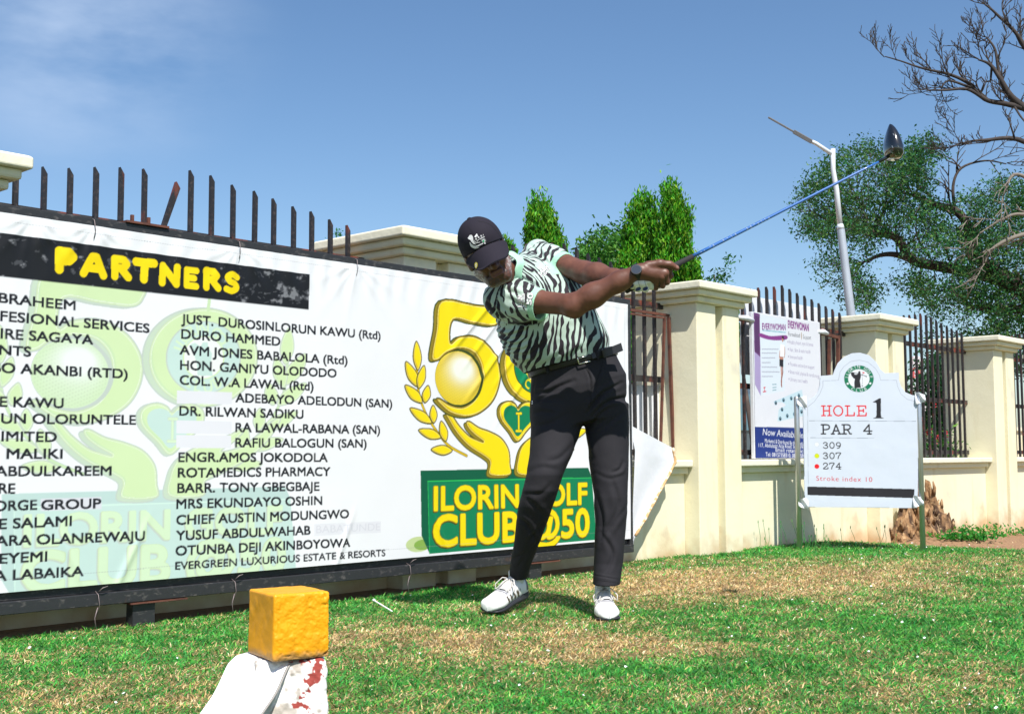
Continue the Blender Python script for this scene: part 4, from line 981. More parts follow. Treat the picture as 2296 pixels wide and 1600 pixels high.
# golf tee lying on the lawn
ta, tb = gpix(838, 1360), gpix(880, 1383); ta.z, tb.z = .030, .024; tv = (tb - ta).normalized()
b = MB(); b.tube([ta, ta + tv * .004, ta + tv * .012, ta + tv * .03, tb - tv * .015, tb], [.0075, .0075, .0048, .0036, .0032, .0006], 12)
o = obj('golf_tee', b, M['petal'], smooth=True); tag(o, 'white golf tee lying on the lawn in front of the banner', 'tee')

# ------------------------------------------------------------------ tree stump by the wall
sc_ = W(3.33, .10, -.06)
def stump_pt(u, v):
    a = u * 2 * pi; h = v
    q = np.array([cos(a) * 1.6, sin(a) * 1.6, h * 1.5])
    hmax = .40 + .20 * math.exp(-((a - 3.6) / .6) ** 2) - .12 * (cos(a) > .2) + .09 * float(vnoise(np.array([cos(a) * 4, sin(a) * 4, 7.])))
    rad = (.36 * (1 - h) ** .8 + .13 * (1 - h * .6)) * (1 - .16 * abs(math.sin(a * 4.5 + 2.2 * float(vnoise(q * 1.5))))) * (1 + .22 * float(fbm(q * 2.2, 3))) + .04 * float(vnoise(q * 7))
    if v > .96: rad *= .35
    return sc_ + D * (cos(a) * rad * 1.1) + N * (sin(a) * rad * .55) + Z * (h * hmax * (1 + .35 * float(vnoise(np.array([cos(a) * 6, sin(a) * 6, 2.]))) * h) + .05 * float(fbm(q * 5 + 3, 2)) * h)
b = MB(); b.grid(stump_pt, 90, 46)
M['bark'] = mat('rotten_wood', (0.30, 0.17, 0.08), 0.9, noise=[((16, 16, 5), 5, (0.06, 0.03, 0.015), .45, .6), (26, 4, (0.50, 0.34, 0.18), .55, .75)], bump=[((30, 30, 8), 5, .9, .03), (60, 4, .6, .012)])
for k in range(110):
    a = random.uniform(0, 2 * pi); h0 = random.random() ** .8 * .85; p = Vector(stump_pt(a / (2 * pi), h0)); q = Vector(stump_pt(a / (2 * pi), min(h0 + .12, .99))); out = (p - sc_); out.z = 0; out.normalize()
    ln = random.uniform(.02, .06) * (1.4 if h0 > .6 else 1); b.tube([p - out * .01, p + (q - p) * .4 + out * .012 + Z * ln * .4, p + (q - p) * .5 + out * random.uniform(.0, .035) + Z * ln], [random.uniform(.012, .024), .016, .005], 5)
tsb = obj('tree_stump', b, M['bark'], smooth=True); tag(tsb, 'rotten brown tree stump against the cream wall', 'stump')

# ------------------------------------------------------------------ street lamp beyond the wall
M['lamp_grey'] = mat('galvanised_paint', (0.42, 0.46, 0.52), 0.45, metal=.2, noise=[(3, 3, (.36, .40, .46), .4, .7)])
M['lamp_pale'] = mat('pale_grey_paint', (0.62, 0.66, 0.70), 0.4)
M['solar'] = mat('solar_housing', (0.16, 0.16, 0.17), 0.4)
LY = 20.0
lt = thing('street_lamp', 'tall grey street lamp with a slim solar head, standing behind the wall', 'street lamp', P(1960, 1110, LY))
foot = P(1963, 1116, LY); foot.z = -.05
b = MB(); b.tube([foot, P(1910, 720, LY), P(1885.5, 516, LY), P(1884, 508, LY)], [.085, .072, .064, .058], 16); obj('lower_pole', b, M['lamp_grey'], lt, smooth=True)
b = MB(); b.tube([P(1885, 520, LY), P(1875.5, 424, LY), P(1868, 380, LY), P(1867.5, 334, LY)], [.046, .043, .040, .040], 14); b.tube([P(1885, 514, LY), P(1883.6, 503, LY)], [.066, .05], 14); obj('upper_pole', b, M['lamp_pale'], lt, smooth=True)
b = MB(); b.tube([P(1868, 347, LY), P(1830, 322, LY), P(1806, 311, LY)], [.035, .033, .033], 12); obj('arm', b, M['lamp_pale'], lt, smooth=True)
ha, hb = P(1820, 318, LY), P(1723, 263, LY); hv = (hb - ha); hn = ray(1770, 290).normalized(); hup = hn.cross(hv).normalized(); hup = hup if hup.z > 0 else -hup
b = MB(); b.box(ha - hn * .17 - hup * .035, hv * .42, hn * .34, hup * .07); b.box(ha + hv * .42 - hn * .17 - hup * .018, hv * .58, hn * .34, hup * .032); obj('lamp_head', b, M['solar'], lt, bevel=.008)

# ------------------------------------------------------------------ things beyond the fence
M['tower_red'] = mat('mast_red', (0.62, 0.12, 0.12), 0.6); M['tower_white'] = mat('mast_white', (0.75, 0.72, 0.74), 0.6)  # lightened paint, distance haze put into the colour
TY = 190.0; mt = thing('radio_mast', 'thin red and white lattice radio mast far beyond the fence', 'mast', P(2058, 1030, TY))
c = P(2060, 1030, TY); c.z = 0; top = P(2060, 800, TY).z
for k in range(9):
    z0, z1 = top * k / 9, top * (k + 1) / 9; w0, w1 = 2.0 - 1.4 * k / 9, 2.0 - 1.4 * (k + 1) / 9; b = MB()
    co = lambda w, z, i: c + Vector((w * (1 if i in (0, 1) else -1) * .7, w * (1 if i in (1, 2) else -1) * .7, z))
    for i in range(4):
        b.tube([co(w0, z0, i), co(w1, z1, i)], .13, 4); b.tube([co(w0, z0, i), co(w1, z1, (i + 1) % 4)], .07, 4); b.tube([co(w1, z1, i), co(w1, z1, (i + 1) % 4)], .07, 4)
    obj('lattice_section', b, M['tower_red' if k % 2 else 'tower_white'], mt)
fo_ = -6.5
fw = thing('far_wall', 'second cream wall farther back, seen through the fence bars', 'wall', W(14, fo_, 0))
b = MB(); b.box(W(2, fo_, -.3), D * 34, -N * .3, Z * 1.55); obj('wall', b, M['cream'], fw)
b = MB(); b.box(W(2, fo_ + .06, 1.25), D * 34, -N * .42, Z * .09); obj('coping', b, M['cap_white'], fw)
for s_, lab in [(9.9, 'small far cream pillar seen left of the medicine poster'), (17.2, 'small far cream pillar seen through the bars right of the hole sign')]:
    t = thing('far_pillar', lab, 'pillar', W(s_, fo_, 0), 'pillars of the far cream wall')
    b = MB(); b.box(W(s_ - .3, fo_ + .12, -.3), D * .55, -N * .55, Z * 1.85); obj('shaft', b, M['cream'], t)
    b = MB(); b.box(W(s_ - .4, fo_ + .22, 1.55), D * .75, -N * .75, Z * .06); b.box(W(s_ - .45, fo_ + .27, 1.61), D * .85, -N * .85, Z * .11); obj('cap', b, M['cap_white'], t)
# a parked car behind the poster
M['car'] = mat('grey_car_paint', (0.10, 0.14, 0.17), 0.3, metal=.3, coat=.6); M['glass'] = mat('car_glass', (0.10, 0.20, 0.26), 0.05, spec=.8); M['tyre'] = mat('tyre', (.02, .02, .02), .8)
cc_ = W(4.9, -3.6, 0); cx, cy = D, -N
cart = thing('parked_car', 'dark grey car parked behind the medicine poster', 'car', cc_)
prof = [(-2.1, .35), (-2.1, .72), (-1.9, .86), (-1.1, .92), (-.5, 1.36), (.3, 1.46), (1.1, 1.38), (1.75, .98), (2.1, .93), (2.15, .4)]
b = MB(); ring = lambda o, s_: [cc_ + cx * x + cy * o + Z * (z_ if z_ < .95 else .95 + (z_ - .95) * s_) for x, z_ in prof]
b.loft([ring(-.82, .9), ring(-.76, 1), ring(.76, 1), ring(.82, .9)]); obj('body', b, M['car'], cart, bevel=.03)
for o, pts in [(-.83, [(-.92, .96), (-.42, 1.30), (.28, 1.38), (.28, .96)]), (-.83, [(.36, .96), (.36, 1.38), (1.0, 1.30), (1.5, .98)])]:
    b = MB(); b.prism([cc_ + cx * x + cy * o + Z * z_ for x, z_ in pts], -cy * .012); obj('window', b, M['glass'], cart)
b = MB(); b.prism([cc_ + cx * -1.1 + cy * -.68 + Z * .945, cc_ + cx * -1.1 + cy * .68 + Z * .945, cc_ + cx * -.53 + cy * .6 + Z * 1.365, cc_ + cx * -.53 + cy * -.6 + Z * 1.365], (-D) * .02 + Z * .02); obj('windscreen', b, M['glass'], cart)
for x in (-1.3, 1.35):
    for o in (-.8, .66):
        b = MB(); b.tube([cc_ + cx * x + cy * o + Z * .32, cc_ + cx * x + cy * (o + .18) + Z * .32], .32, 20); obj('wheel', b, M['tyre'], cart)
# ------------------------------------------------------------------ trees and plants
M['leaf'] = mat('leaf', attr='col', rough=0.5, spec=0.3)
def _transl(m, f):
    nt = m.node_tree; b = nt.nodes['Principled BSDF']; tr = nt.nodes.new('ShaderNodeBsdfTranslucent'); ms = nt.nodes.new('ShaderNodeMixShader'); ms.inputs[0].default_value = f
    at = [x for x in nt.nodes if x.type == 'ATTRIBUTE'][0]; ou = [x for x in nt.nodes if x.type == 'OUTPUT_MATERIAL'][0]
    nt.links.new(at.outputs['Color'], tr.inputs['Color']); nt.links.new(b.outputs[0], ms.inputs[1]); nt.links.new(tr.outputs[0], ms.inputs[2]); nt.links.new(ms.outputs[0], ou.inputs[0])
_transl(M['leaf'], .42)
M['bark_dark'] = mat('dark_bark', (0.055, 0.040, 0.034), 0.9, noise=[(6, 5, (0.13, 0.10, 0.08), .5, .75)], bump=[((8, 8, 3), 5, .6, .03)])
M['bark_bare'] = mat('bare_bark', (0.040, 0.032, 0.030), 0.9, noise=[(5, 4, (0.08, 0.065, 0.06), .5, .8)])
M['bark_pale'] = mat('pale_dead_wood', (0.19, 0.165, 0.135), 0.9, noise=[(5, 4, (0.16, 0.13, 0.11), .5, .8)])
def leaves(name, c, d, ln, wd, col, parent):
    """leaf quads: centres c (n,3), long directions d (n,3)"""
    n = len(c); d = d / np.linalg.norm(d, axis=1, keepdims=True)
    r = RNG.normal(size=(n, 3)); w = np.cross(d, r); w /= np.linalg.norm(w, axis=1, keepdims=True) + 1e-9
    nn = np.cross(w, d)
    a = c - d * ln[:, None] * .5; e = c + d * ln[:, None] * .5; m = c - d * ln[:, None] * .05 + nn * ln[:, None] * .06
    v = np.stack([a, m + w * wd[:, None] * .5, e, m - w * wd[:, None] * .5], 1).reshape(-1, 3)
    q = np.arange(n * 4).reshape(n, 4)
    cc = np.concatenate([np.repeat(col, 4, 0), np.ones((n * 4, 1))], 1)
    return npmesh(name, v, q, M['leaf'], parent, smooth=False, attrs={'col': ('FLOAT_COLOR', cc)})
def inpoly(poly, n):
    p = np.array(poly, float); lo, hi = p.min(0), p.max(0); out = []
    while len(out) < n:
        q = lo + (hi - lo) * RNG.random((n, 2)); out += list(q[Canvas.inside(p, q[:, 0], q[:, 1])])
    return np.array(out[:n])
def pix3(xy, Y):
    """pixel positions and distances -> places"""
    dx, dy = xy[:, 0] - 1148., xy[:, 1] - 800.; c, s = cos(ROLL), sin(ROLL)
    rx = c * dx + s * dy; ry = -s * dx + c * dy; u = rx / F; v = -ry / F
    y = cos(PITCH) - v * sin(PITCH); z = sin(PITCH) + v * cos(PITCH)
    return np.stack([u / y * Y, Y, EYE + z / y * Y], -1)
def greens(n, a, b, c, k=.5):
    r1, r2 = RNG.random((n, 1)), RNG.random((n, 1)); a, b, c = map(np.array, (a, b, c))
    col = a + (b - a) * r1; return np.clip((col + (c - col) * (r2 ** 3) * k * 2 * (r2 > .4)) * (.85 + .3 * RNG.random((n, 1))), 0, 1)
def hang(name, label, poly, Y, n, trunk, ln=.07, group='columnar trees behind the fence', cat='tree', cols=((.022, .25, .010), (.085, .36, .012), (.26, .41, .02)), depth=None):
    """a weeping columnar tree: overlapping drooping leaves filling an outline that turns round its own axis"""
    p = np.array(poly, float); t = thing(name, label, cat, trunk[0], group)
    n = int(n * 4.4); nc = n // 14
    xy = inpoly(poly, nc); sc = Y / F
    cx = np.interp(xy[:, 1], [p[:, 1].min(), p[:, 1].max()], [p[p[:, 1].argmin(), 0], (p[:, 0].min() + p[:, 0].max()) / 2])
    hw = np.maximum((p[:, 0].max() - p[:, 0].min()) / 2 * np.clip((xy[:, 1] - p[:, 1].min()) / 90 + .25, .25, 1), np.abs(xy[:, 0] - cx) + 2) * sc
    off = np.sqrt(np.maximum(hw ** 2 - ((xy[:, 0] - cx) * sc) ** 2, 0)) * (RNG.random(nc) * 2 - 1)
    c = pix3(xy, np.full(nc, Y)); c[:, 1] += off
    keep = fbm(c * 3.1, 3) > -.33; c = c[keep]; nc = len(c)
    cc = np.repeat(c, 14, 0) + RNG.normal(0, 1, (nc * 14, 3)) * [.03, .03, .10]
    cc[:, 2] -= .13; cc += (.10 * np.stack([fbm(cc * 2.6 + 3, 2), fbm(cc * 2.6 + 40, 2), .8 * fbm(cc * 2.6 + 80, 2)], -1))
    m = len(cc); d = RNG.normal(0, .4, (m, 3)) + [0, 0, -1]
    clump = np.repeat(RNG.random(nc), 14)[:, None]
    col = greens(m, *cols, .45) * (.35 + 1.1 * clump); L_ = ln * (.6 + .7 * RNG.random(m))
    leaves('crown', cc, d, L_, L_ * .34, col, t)
    b = MB(); b.tube(trunk, [.11, .08, .03], 8); obj('trunk', b, M['bark_dark'], t, smooth=True)
    return t
def tr(x, yt, Y):
    g = P(x, 1060, Y); g.z = -.05; return [g, P(x, 760, Y), P(x, yt, Y)]
hang('columnar_tree', 'narrow weeping tree just right of the golfer\'s cap', [(1205, 440), (1216, 447), (1226, 443), (1240, 478), (1246, 505), (1259, 524), (1264, 570), (1266, 760), (1168, 760), (1170, 640), (1174, 560), (1172, 522), (1177, 486), (1190, 455)], 16, 8200, tr(1215, 500, 16))
hang('columnar_tree', 'weeping tree with pointed tip, left one of the tall pair behind the hands', [(1446, 418), (1460, 440), (1472, 470), (1478, 520), (1482, 780), (1384, 780), (1384, 610), (1400, 545), (1406, 490), (1428, 448)], 15.5, 8200, tr(1440, 480, 15.5))
hang('columnar_tree', 'weeping tree with ragged top, right one of the tall pair under the club shaft', [(1510, 402), (1522, 425), (1534, 455), (1548, 470), (1545, 492), (1530, 505), (1534, 520), (1552, 560), (1564, 600), (1572, 660), (1572, 790), (1470, 790), (1470, 600), (1474, 500), (1482, 470), (1490, 440), (1484, 425), (1500, 415)], 15, 9500, tr(1515, 500, 15))
hang('columnar_tree', 'small pointed weeping tree half hidden by the cap peak', [(1144, 512), (1154, 540), (1162, 560), (1164, 760), (1124, 760), (1130, 560), (1138, 535)], 17, 2400, tr(1146, 560, 17))
# round shrub between the columnar trees
def bush(name, label, poly, Y, n, ln, cols, cat='shrub', group=None, sx=.16, stem=True, thick=.5, thr=-.3, clump_n=16):
    p = np.array(poly, float); base = P((p[:, 0].min() + p[:, 0].max()) / 2, 1060, Y); base.z = -.03
    t = thing(name, label, cat, base, group); nc = n // clump_n; xy = inpoly(poly, nc)
    c = pix3(xy, np.full(nc, float(Y))); c[:, 1] += RNG.normal(0, thick, nc)
    c = c[fbm(c * 2.3, 3) > thr]; nc = len(c)
    cc = np.repeat(c, clump_n, 0) + RNG.normal(0, sx, (nc * clump_n, 3)); m = len(cc)
    d = RNG.normal(0, 1, (m, 3)) + [0, 0, .25]; cl = np.repeat(RNG.random(nc), clump_n)[:, None]
    L_ = ln * (.6 + .8 * RNG.random(m))
    leaves('foliage', cc, d, L_, L_ * .42, greens(m, *cols) * (.6 + .7 * cl), t)
    if stem:
        b = MB(); top = c.mean(0)
        for k in range(5):
            e = c[RNG.integers(nc)]; b.tube([base, (Vector(base) + Vector(top)) / 2 + Vector(RNG.normal(0, .15, 3)), Vector(e)], [.05, .03, .01], 6)
        obj('stem', b, M['bark_dark'], t, smooth=True)
    return t
GC = ((.03, .17, .02), (.06, .22, .03), (.12, .27, .03))
bush('garden_shrub', 'round leafy shrub left of the tall pair of weeping trees', [(1300, 575), (1322, 535), (1350, 548), (1375, 540), (1400, 520), (1420, 560), (1450, 610), (1450, 760), (1288, 760)], 17, 16000, .075, GC, thr=-.5, sx=.09)
bush('garden_shrub', 'thin acacia tip peeping over the cap of the pillar left of the golfer', [(744, 522), (752, 514), (764, 520), (778, 528), (772, 545), (760, 558), (742, 552)], 15, 150, .05, ((.02, .13, .04), (.03, .16, .05), (.05, .2, .04)), sx=.03, thr=-9)
bush('garden_shrub', 'wispy sprig showing over the pillar cap right of the hands', [(1590, 610), (1606, 600), (1612, 612), (1640, 618), (1646, 626), (1620, 634), (1590, 628)], 16, 240, .06, ((.03, .14, .04), (.04, .18, .05), (.06, .2, .04)), sx=.05, thr=-9)
bush('garden_shrub', 'low dark shrub seen through the fence left of the poster', [(1414, 720), (1432, 716), (1436, 790), (1440, 840), (1416, 850)], 12, 1200, .08, GC, sx=.08, thr=-.5)
bush('garden_shrub', 'leafy sprig seen between fence bars at the poster\'s left edge', [(1655, 720), (1665, 700), (1686, 760), (1690, 800), (1660, 800)], 12, 260, .08, GC, sx=.05, thr=-9)
M['red_petal'] = mat('red_petal', (.7, .03, .05), .6)
fl = bush('flowering_bush', 'low green bush with red flowers behind the fence, right of the hole sign', [(2076, 985), (2098, 960), (2120, 985), (2128, 1000), (2130, 1040), (2080, 1040)], 12.5, 420, .055, GC, sx=.08, thr=-9, thick=.2)
b = MB()
for x, y in [(2094, 908), (2085, 970), (2124, 978), (2100, 985)]:
    c = P(x, y, 12.2)
    for k in range(9):
        a = Vector(RNG.normal(0, .022, 3)); v1, v2 = Vector(RNG.normal(0, .016, 3)), Vector(RNG.normal(0, .016, 3)); b.add([c + a, c + a + v1, c + a + v1 + v2, c + a + v2], [(0, 1, 2, 3)])
obj('flowers', b, M['red_petal'], fl)

def grow(b, limbs, l0, step, up, levels=3, rmin=.007, skip=0):
    """fans of side shoots along every limb, each with shoots of its own"""
    def shoot(p, d, ln, r, lev):
        n = 4; pts = [p]; q = Vector(p); dd = Vector(d)
        for k in range(n):
            dd = (dd + Vector(RNG.normal(0, .16, 3)) + Vector((0, 0, up * .12))).normalized(); q = q + dd * ln / n; pts.append(q.copy())
        b.tube(pts, list(np.linspace(r, max(r * .45, rmin), n + 1)), 4 if lev else 5)
        if lev < levels - 1:
            for k in range(1, n + 1):
                for _ in range((1 if k % 2 else 2) if lev == 0 else 1):
                    s = Vector(RNG.normal(0, 1, 3)); s = (s - dd * s.dot(dd)).normalized(); s.y *= .6
                    shoot(pts[k], (dd * .9 + s * .75 + Vector((0, 0, up * .25))).normalized(), ln * RNG.uniform(.35, .62), max(r * .6, rmin), lev + 1)
    for pts, rs in limbs:
        c = crom([tuple(p) for p in pts], False, 8); r = np.interp(np.linspace(0, 1, len(c)), np.linspace(0, 1, len(rs)), rs); acc = 0
        for i in range(1, len(c)):
            acc += np.linalg.norm(c[i] - c[i - 1])
            if acc < step or r[i] > .2: continue
            acc = 0; tg = Vector(c[i] - c[i - 1]).normalized(); s = Vector(RNG.normal(0, 1, 3)); s = (s - tg * s.dot(tg)).normalized(); s.y *= .5
            shoot(Vector(c[i]), (tg * .75 + s * .7 + Vector((0, 0, up * .55))).normalized(), l0 * RNG.uniform(.55, 1.2), min(r[i] * .55, .022), 0)
        tg = Vector(c[-1] - c[-3]).normalized()
        for _ in range(2): shoot(Vector(c[-1]), (tg + Vector(RNG.normal(0, .35, 3))).normalized(), l0 * .8, max(r[-1] * .8, rmin), 0)
def tree_from(name, label, limbs, attract, root, r_twig, barkm, leaf=None, twig_every=1, jit=.12, cat='tree', tmin=.006, fans=None):
    """limbs: polylines with radii; every attractor grows a twig to the nearest wood; leaf clumps sit on the attractors"""
    t = thing(name, label, cat, root)
    b = MB(); nodes, nr = [], []
    for pts, rs in limbs:
        c = crom([tuple(p) for p in pts], False, 5); r = np.interp(np.linspace(0, 1, len(c)), np.linspace(0, 1, len(rs)), rs)
        c = c + fbm(c * 1.3, 2)[:, None] * .06
        b.tube([Vector(p) for p in c], list(r), 8); nodes += list(c); nr += list(r)
    nodes = list(map(np.array, nodes)); arr = np.array(nodes); rad = np.array(nr)
    at = np.array(attract); first = np.sqrt(((at[:, None] - arr[None]) ** 2).sum(-1)).min(1); at = at[np.argsort(first)]
    for k, p in enumerate(at):
        if k % twig_every: continue
        dd = np.sqrt(((arr - p) ** 2).sum(1)) * (1 + .4 * (rad < r_twig * 1.2)); j = dd.argmin(); q = arr[j]; l = np.linalg.norm(p - q)
        if l < .05: continue
        r0 = min(rad[j] * .75, r_twig * (1 + l)); m = (p + q) / 2 + RNG.normal(0, jit * l, 3) + [0, 0, -.06 * l]
        m1, m2 = q + (m - q) * .55 + RNG.normal(0, .05 * l, 3), m + (p - m) * .5 + RNG.normal(0, .06 * l, 3)
        pts = [q, m1, m, m2, p]; b.tube([Vector(x) for x in pts], [r0, r0 * .85, r0 * .7, r0 * .55, max(r0 * .3, tmin)], 5)
        arr = np.vstack([arr, np.array(pts[1:])]); rad = np.append(rad, [r0 * .85, r0 * .7, r0 * .55, max(r0 * .35, tmin)])
    if fans:
        grow(b, limbs, *fans)
    obj('trunk', b, barkm, t, smooth=True)
    if leaf:
        n_, sx, ln, wd, cols = leaf; cc = np.repeat(at, n_, 0) + RNG.normal(0, sx, (len(at) * n_, 3)); m = len(cc)
        d = RNG.normal(0, 1, (m, 3)); cl = np.repeat(RNG.random(len(at)), n_)[:, None]; L_ = ln * (.6 + .8 * RNG.random(m))
        leaves('crown', cc, d, L_, L_ * wd, greens(m, *cols) * (.55 + .8 * cl), t)
    return t
X7 = lambda x, y, Y=24.: P(1737.7 + x * .49058, y * .49058, Y)
reg = [(380, 650), (470, 665), (560, 715), (620, 660), (700, 612), (760, 650), (830, 760), (950, 800), (1138, 720), (1500, 700), (1500, 1700), (700, 1700), (690, 1500), (700, 1400), (580, 1330), (510, 1390), (400, 1430), (330, 1390), (260, 1320), (200, 1270), (190, 1180), (150, 1140), (85, 1030), (75, 930), (130, 850), (200, 760), (280, 690)]
xy = inpoly(reg, 3000)
den = .17 - .80 * sstep(450, 1000, xy[:, 0]) * sstep(650, 1250, xy[:, 1]) - .3 * sstep(850, 1250, xy[:, 0]) * sstep(1100, 1400, xy[:, 1])
for (cx_, cy_, r_, a_) in [(480, 880, 130, .6), (330, 930, 200, .34), (150, 930, 110, .3), (640, 700, 110, .3), (440, 720, 110, .22), (350, 1350, 110, .25), (430, 1330, 110, .3), (260, 1180, 120, .22), (700, 1080, 120, .5), (800, 880, 120, -.25), (980, 800, 150, -.35), (560, 1010, 60, -.4), (620, 1300, 90, -.3), (560, 1240, 60, .1)]:
    den -= a_ * np.exp(-((xy[:, 0] - cx_) ** 2 + (xy[:, 1] - cy_) ** 2) / r_ ** 2)
keep = fbm(np.stack([xy[:, 0] / 70, xy[:, 1] / 70, xy[:, 0] * 0], -1), 4) * 1.25 > den - .02
xy = xy[keep]
att = pix3(np.stack([1737.7 + xy[:, 0] * .49058, xy[:, 1] * .49058], -1), 24 + RNG.normal(0, 1.2, len(xy)))
root = P(2460, 1080, 24); root.z = -.1
limbs = [([root, X7(1420, 1750), X7(1330, 1480), X7(1230, 1390)], [.36, .30, .24, .19]), ([X7(1230, 1390), X7(1110, 1320), X7(1000, 1270), X7(860, 1240), X7(700, 1210), X7(640, 1195), X7(600, 1160), X7(575, 1105), X7(520, 1072), X7(440, 1068), X7(395, 1055)], [.17, .14, .125, .115, .105, .10, .095, .09, .08, .07, .05]),
         ([X7(640, 1195), X7(560, 1165), X7(480, 1165), X7(400, 1200)], [.08, .06, .04, .02]), ([X7(400, 1060), X7(415, 1000), X7(395, 950)], [.07, .04, .02]), ([X7(450, 1065), X7(470, 1010), X7(500, 960)], [.06, .035, .02]), ([X7(395, 1055), X7(340, 1030), X7(250, 1010)], [.06, .04, .02]),
         ([X7(1330, 1480), X7(1100, 1300), X7(930, 1180), X7(890, 1110), X7(880, 1050), X7(820, 970), X7(700, 930), X7(600, 885)], [.2, .15, .12, .11, .10, .085, .06, .02]), ([X7(820, 970), X7(815, 850), X7(850, 770), X7(960, 735), X7(1060, 745)], [.04, .03, .024, .018, .012]), ([X7(1230, 1390), X7(1040, 1420), X7(900, 1400)], [.12, .07, .03])]
tree_from('spreading_tree', 'big spreading tree with fine green foliage and a crooked limb behind the lamp', limbs, att, root, .014, M['bark_dark'], leaf=(33, .12, .064, .5, ((.018, .105, .035), (.035, .17, .045), (.12, .23, .04))), twig_every=1, fans=(.7, .35, .5, 2))
regb = [(470, 235), (560, 200), (640, 190), (700, 130), (770, 125), (830, 130), (900, 190), (960, 160), (950, 10), (1300, -60), (1300, 620), (1138, 520), (960, 470), (850, 420), (700, 410), (620, 340), (520, 300)]
xb = inpoly(regb, 12)
xb2 = inpoly([(760, 620), (840, 590), (900, 640), (960, 540), (1138, 560), (1300, 620), (1300, 780), (1000, 760), (880, 740)], 6)
xb = np.vstack([xb, xb2])
atb = pix3(np.stack([1737.7 + xb[:, 0] * .49058, xb[:, 1] * .49058], -1), 22 + RNG.normal(0, .5, len(xb)))
B7 = lambda x, y: X7(x, y, 22.)
rootb = P(2520, 1080, 22); rootb.z = -.1
limbs = [([rootb, B7(1560, 1500), B7(1420, 800), B7(1240, 560), B7(1138, 495), B7(1080, 440), B7(1030, 350), B7(985, 290), B7(930, 270)], [.3, .25, .17, .10, .075, .058, .042, .03, .014]), ([B7(1138, 500), B7(1050, 475), B7(960, 455), B7(890, 380), B7(800, 335), B7(700, 312), B7(600, 290), B7(500, 262)], [.06, .05, .042, .035, .029, .023, .016, .01]),
         ([B7(1240, 560), B7(1180, 300), B7(1100, 150), B7(1010, 60), B7(960, 20)], [.07, .048, .034, .024, .014]), ([B7(900, 400), B7(800, 365), B7(760, 400)], [.03, .02, .012]), ([B7(960, 455), B7(880, 405), B7(780, 410), B7(700, 408)], [.04, .03, .02, .012]), ([B7(1030, 350), B7(1010, 230), B7(960, 170)], [.035, .025, .012]), ([B7(1420, 800), B7(1150, 650), B7(960, 640), B7(840, 660)], [.08, .05, .03, .012])]
tree_from('bare_tree', 'leafless tree whose dark twigs reach in above the club head', limbs, atb, rootb, .012, M['bark_bare'], jit=.2, tmin=.007, fans=(.50, .30, .9, 3, .0055))
xp = inpoly([(860, 1260), (940, 1160), (960, 1080), (1000, 940), (1060, 800), (1138, 700), (1300, 700), (1300, 1250), (1100, 1240), (980, 1250)], 20)
atp = pix3(np.stack([1737.7 + xp[:, 0] * .49058, xp[:, 1] * .49058], -1), 21 + RNG.normal(0, .4, len(xp)))
C7 = lambda x, y: X7(x, y, 21.)
rootp = P(2600, 1080, 21); rootp.z = -.1
tree_from('dead_tree', 'pale dead tree with tangled grey twigs in front of the dark foliage', [([rootp, C7(1640, 1400), C7(1400, 1080), C7(1138, 980), C7(1040, 1000), C7(940, 1060)], [.22, .16, .07, .03, .02, .012]), ([C7(1400, 1080), C7(1138, 1070), C7(1000, 1130), C7(960, 1200)], [.06, .04, .028, .014]), ([C7(1400, 1080), C7(1200, 860), C7(1090, 800), C7(1040, 900)], [.06, .04, .028, .012])], atp, rootp, .010, M['bark_pale'], jit=.22, tmin=.007, fans=(.6, .75, -.1, 2))
bush('dark_shrub', 'dark green shrub seen through the bars right of the hole sign', [(2084, 860), (2100, 820), (2130, 800), (2160, 830), (2160, 960), (2090, 960)], 19, 5200, .09, ((.012, .06, .02), (.02, .09, .03), (.03, .12, .03)), thr=-.5)  # leaf greens darker than on the other shrubs

# weeds and tall grass along the wall and banner
def tuft(x, y, n, h, label, name='grass_tuft', spread=.05, cat='grass tuft', group='tall grass tufts along the banner foot'):
    g = gpix(x, y); z = float(gz(g.x, g.y)); c = Vector((g.x, g.y, z)); b = MB()
    for k in range(n):
        p = c + Vector((random.gauss(0, spread), random.gauss(0, spread * .5), -.005)); a = random.uniform(0, 2 * pi); hh = h * random.uniform(.5, 1.1); ln = random.uniform(.1, .6); w = .0028
        sd = Vector((cos(a + 1.57), sin(a + 1.57), 0)) * w; dr = Vector((cos(a), sin(a), 0))
        q1 = p + dr * hh * ln * .35 + Z * hh * .6; q2 = p + dr * hh * ln + Z * hh
        b.add([p - sd, p + sd, q1 + sd, q1 - sd, q2], [(0, 1, 2, 3), (3, 2, 4)])
        if k % 3 == 0:
            for m in range(3):
                a2 = random.uniform(0, 6.28); dr2 = Vector((cos(a2), sin(a2), .5)) * hh * .3; s2 = Vector((-sin(a2), cos(a2), 0)) * w; b.add([q1 - s2, q1 + s2, q1 + dr2], [(0, 1, 2)])
    o = obj(name, b, M['weed'], loc=c); return tag(o, label, cat, group)
M['weed'] = mat('weed_green', (.03, .22, .045), .6, noise=[(20, 3, (.10, .28, .05), .45, .7)])
_transl_src = M['weed']
for x, y, n, h, lab in [(1010, 1287, 26, .10, 'tall grass tuft under the banner emblem\'s left corner'), (1062, 1284, 34, .13, 'taller spreading grass tuft under the banner emblem'), (1120, 1280, 18, .08, 'grass tuft beside the golfer\'s trailing trouser hem'), (928, 1298, 14, .08, 'small grass tuft under the banner between names and emblem'), (590, 1330, 10, .07, 'grass tuft behind the left edge of the yellow block'),
                        (1290, 1258, 18, .07, 'grass tuft between the golfer\'s legs at the banner foot'), (320, 1352, 10, .07, 'grass tuft at the banner foot near its left wire tie'), (1380, 1250, 12, .06, 'grass tuft at the banner\'s lower right corner')]:
    tuft(x, y, n, h, lab)
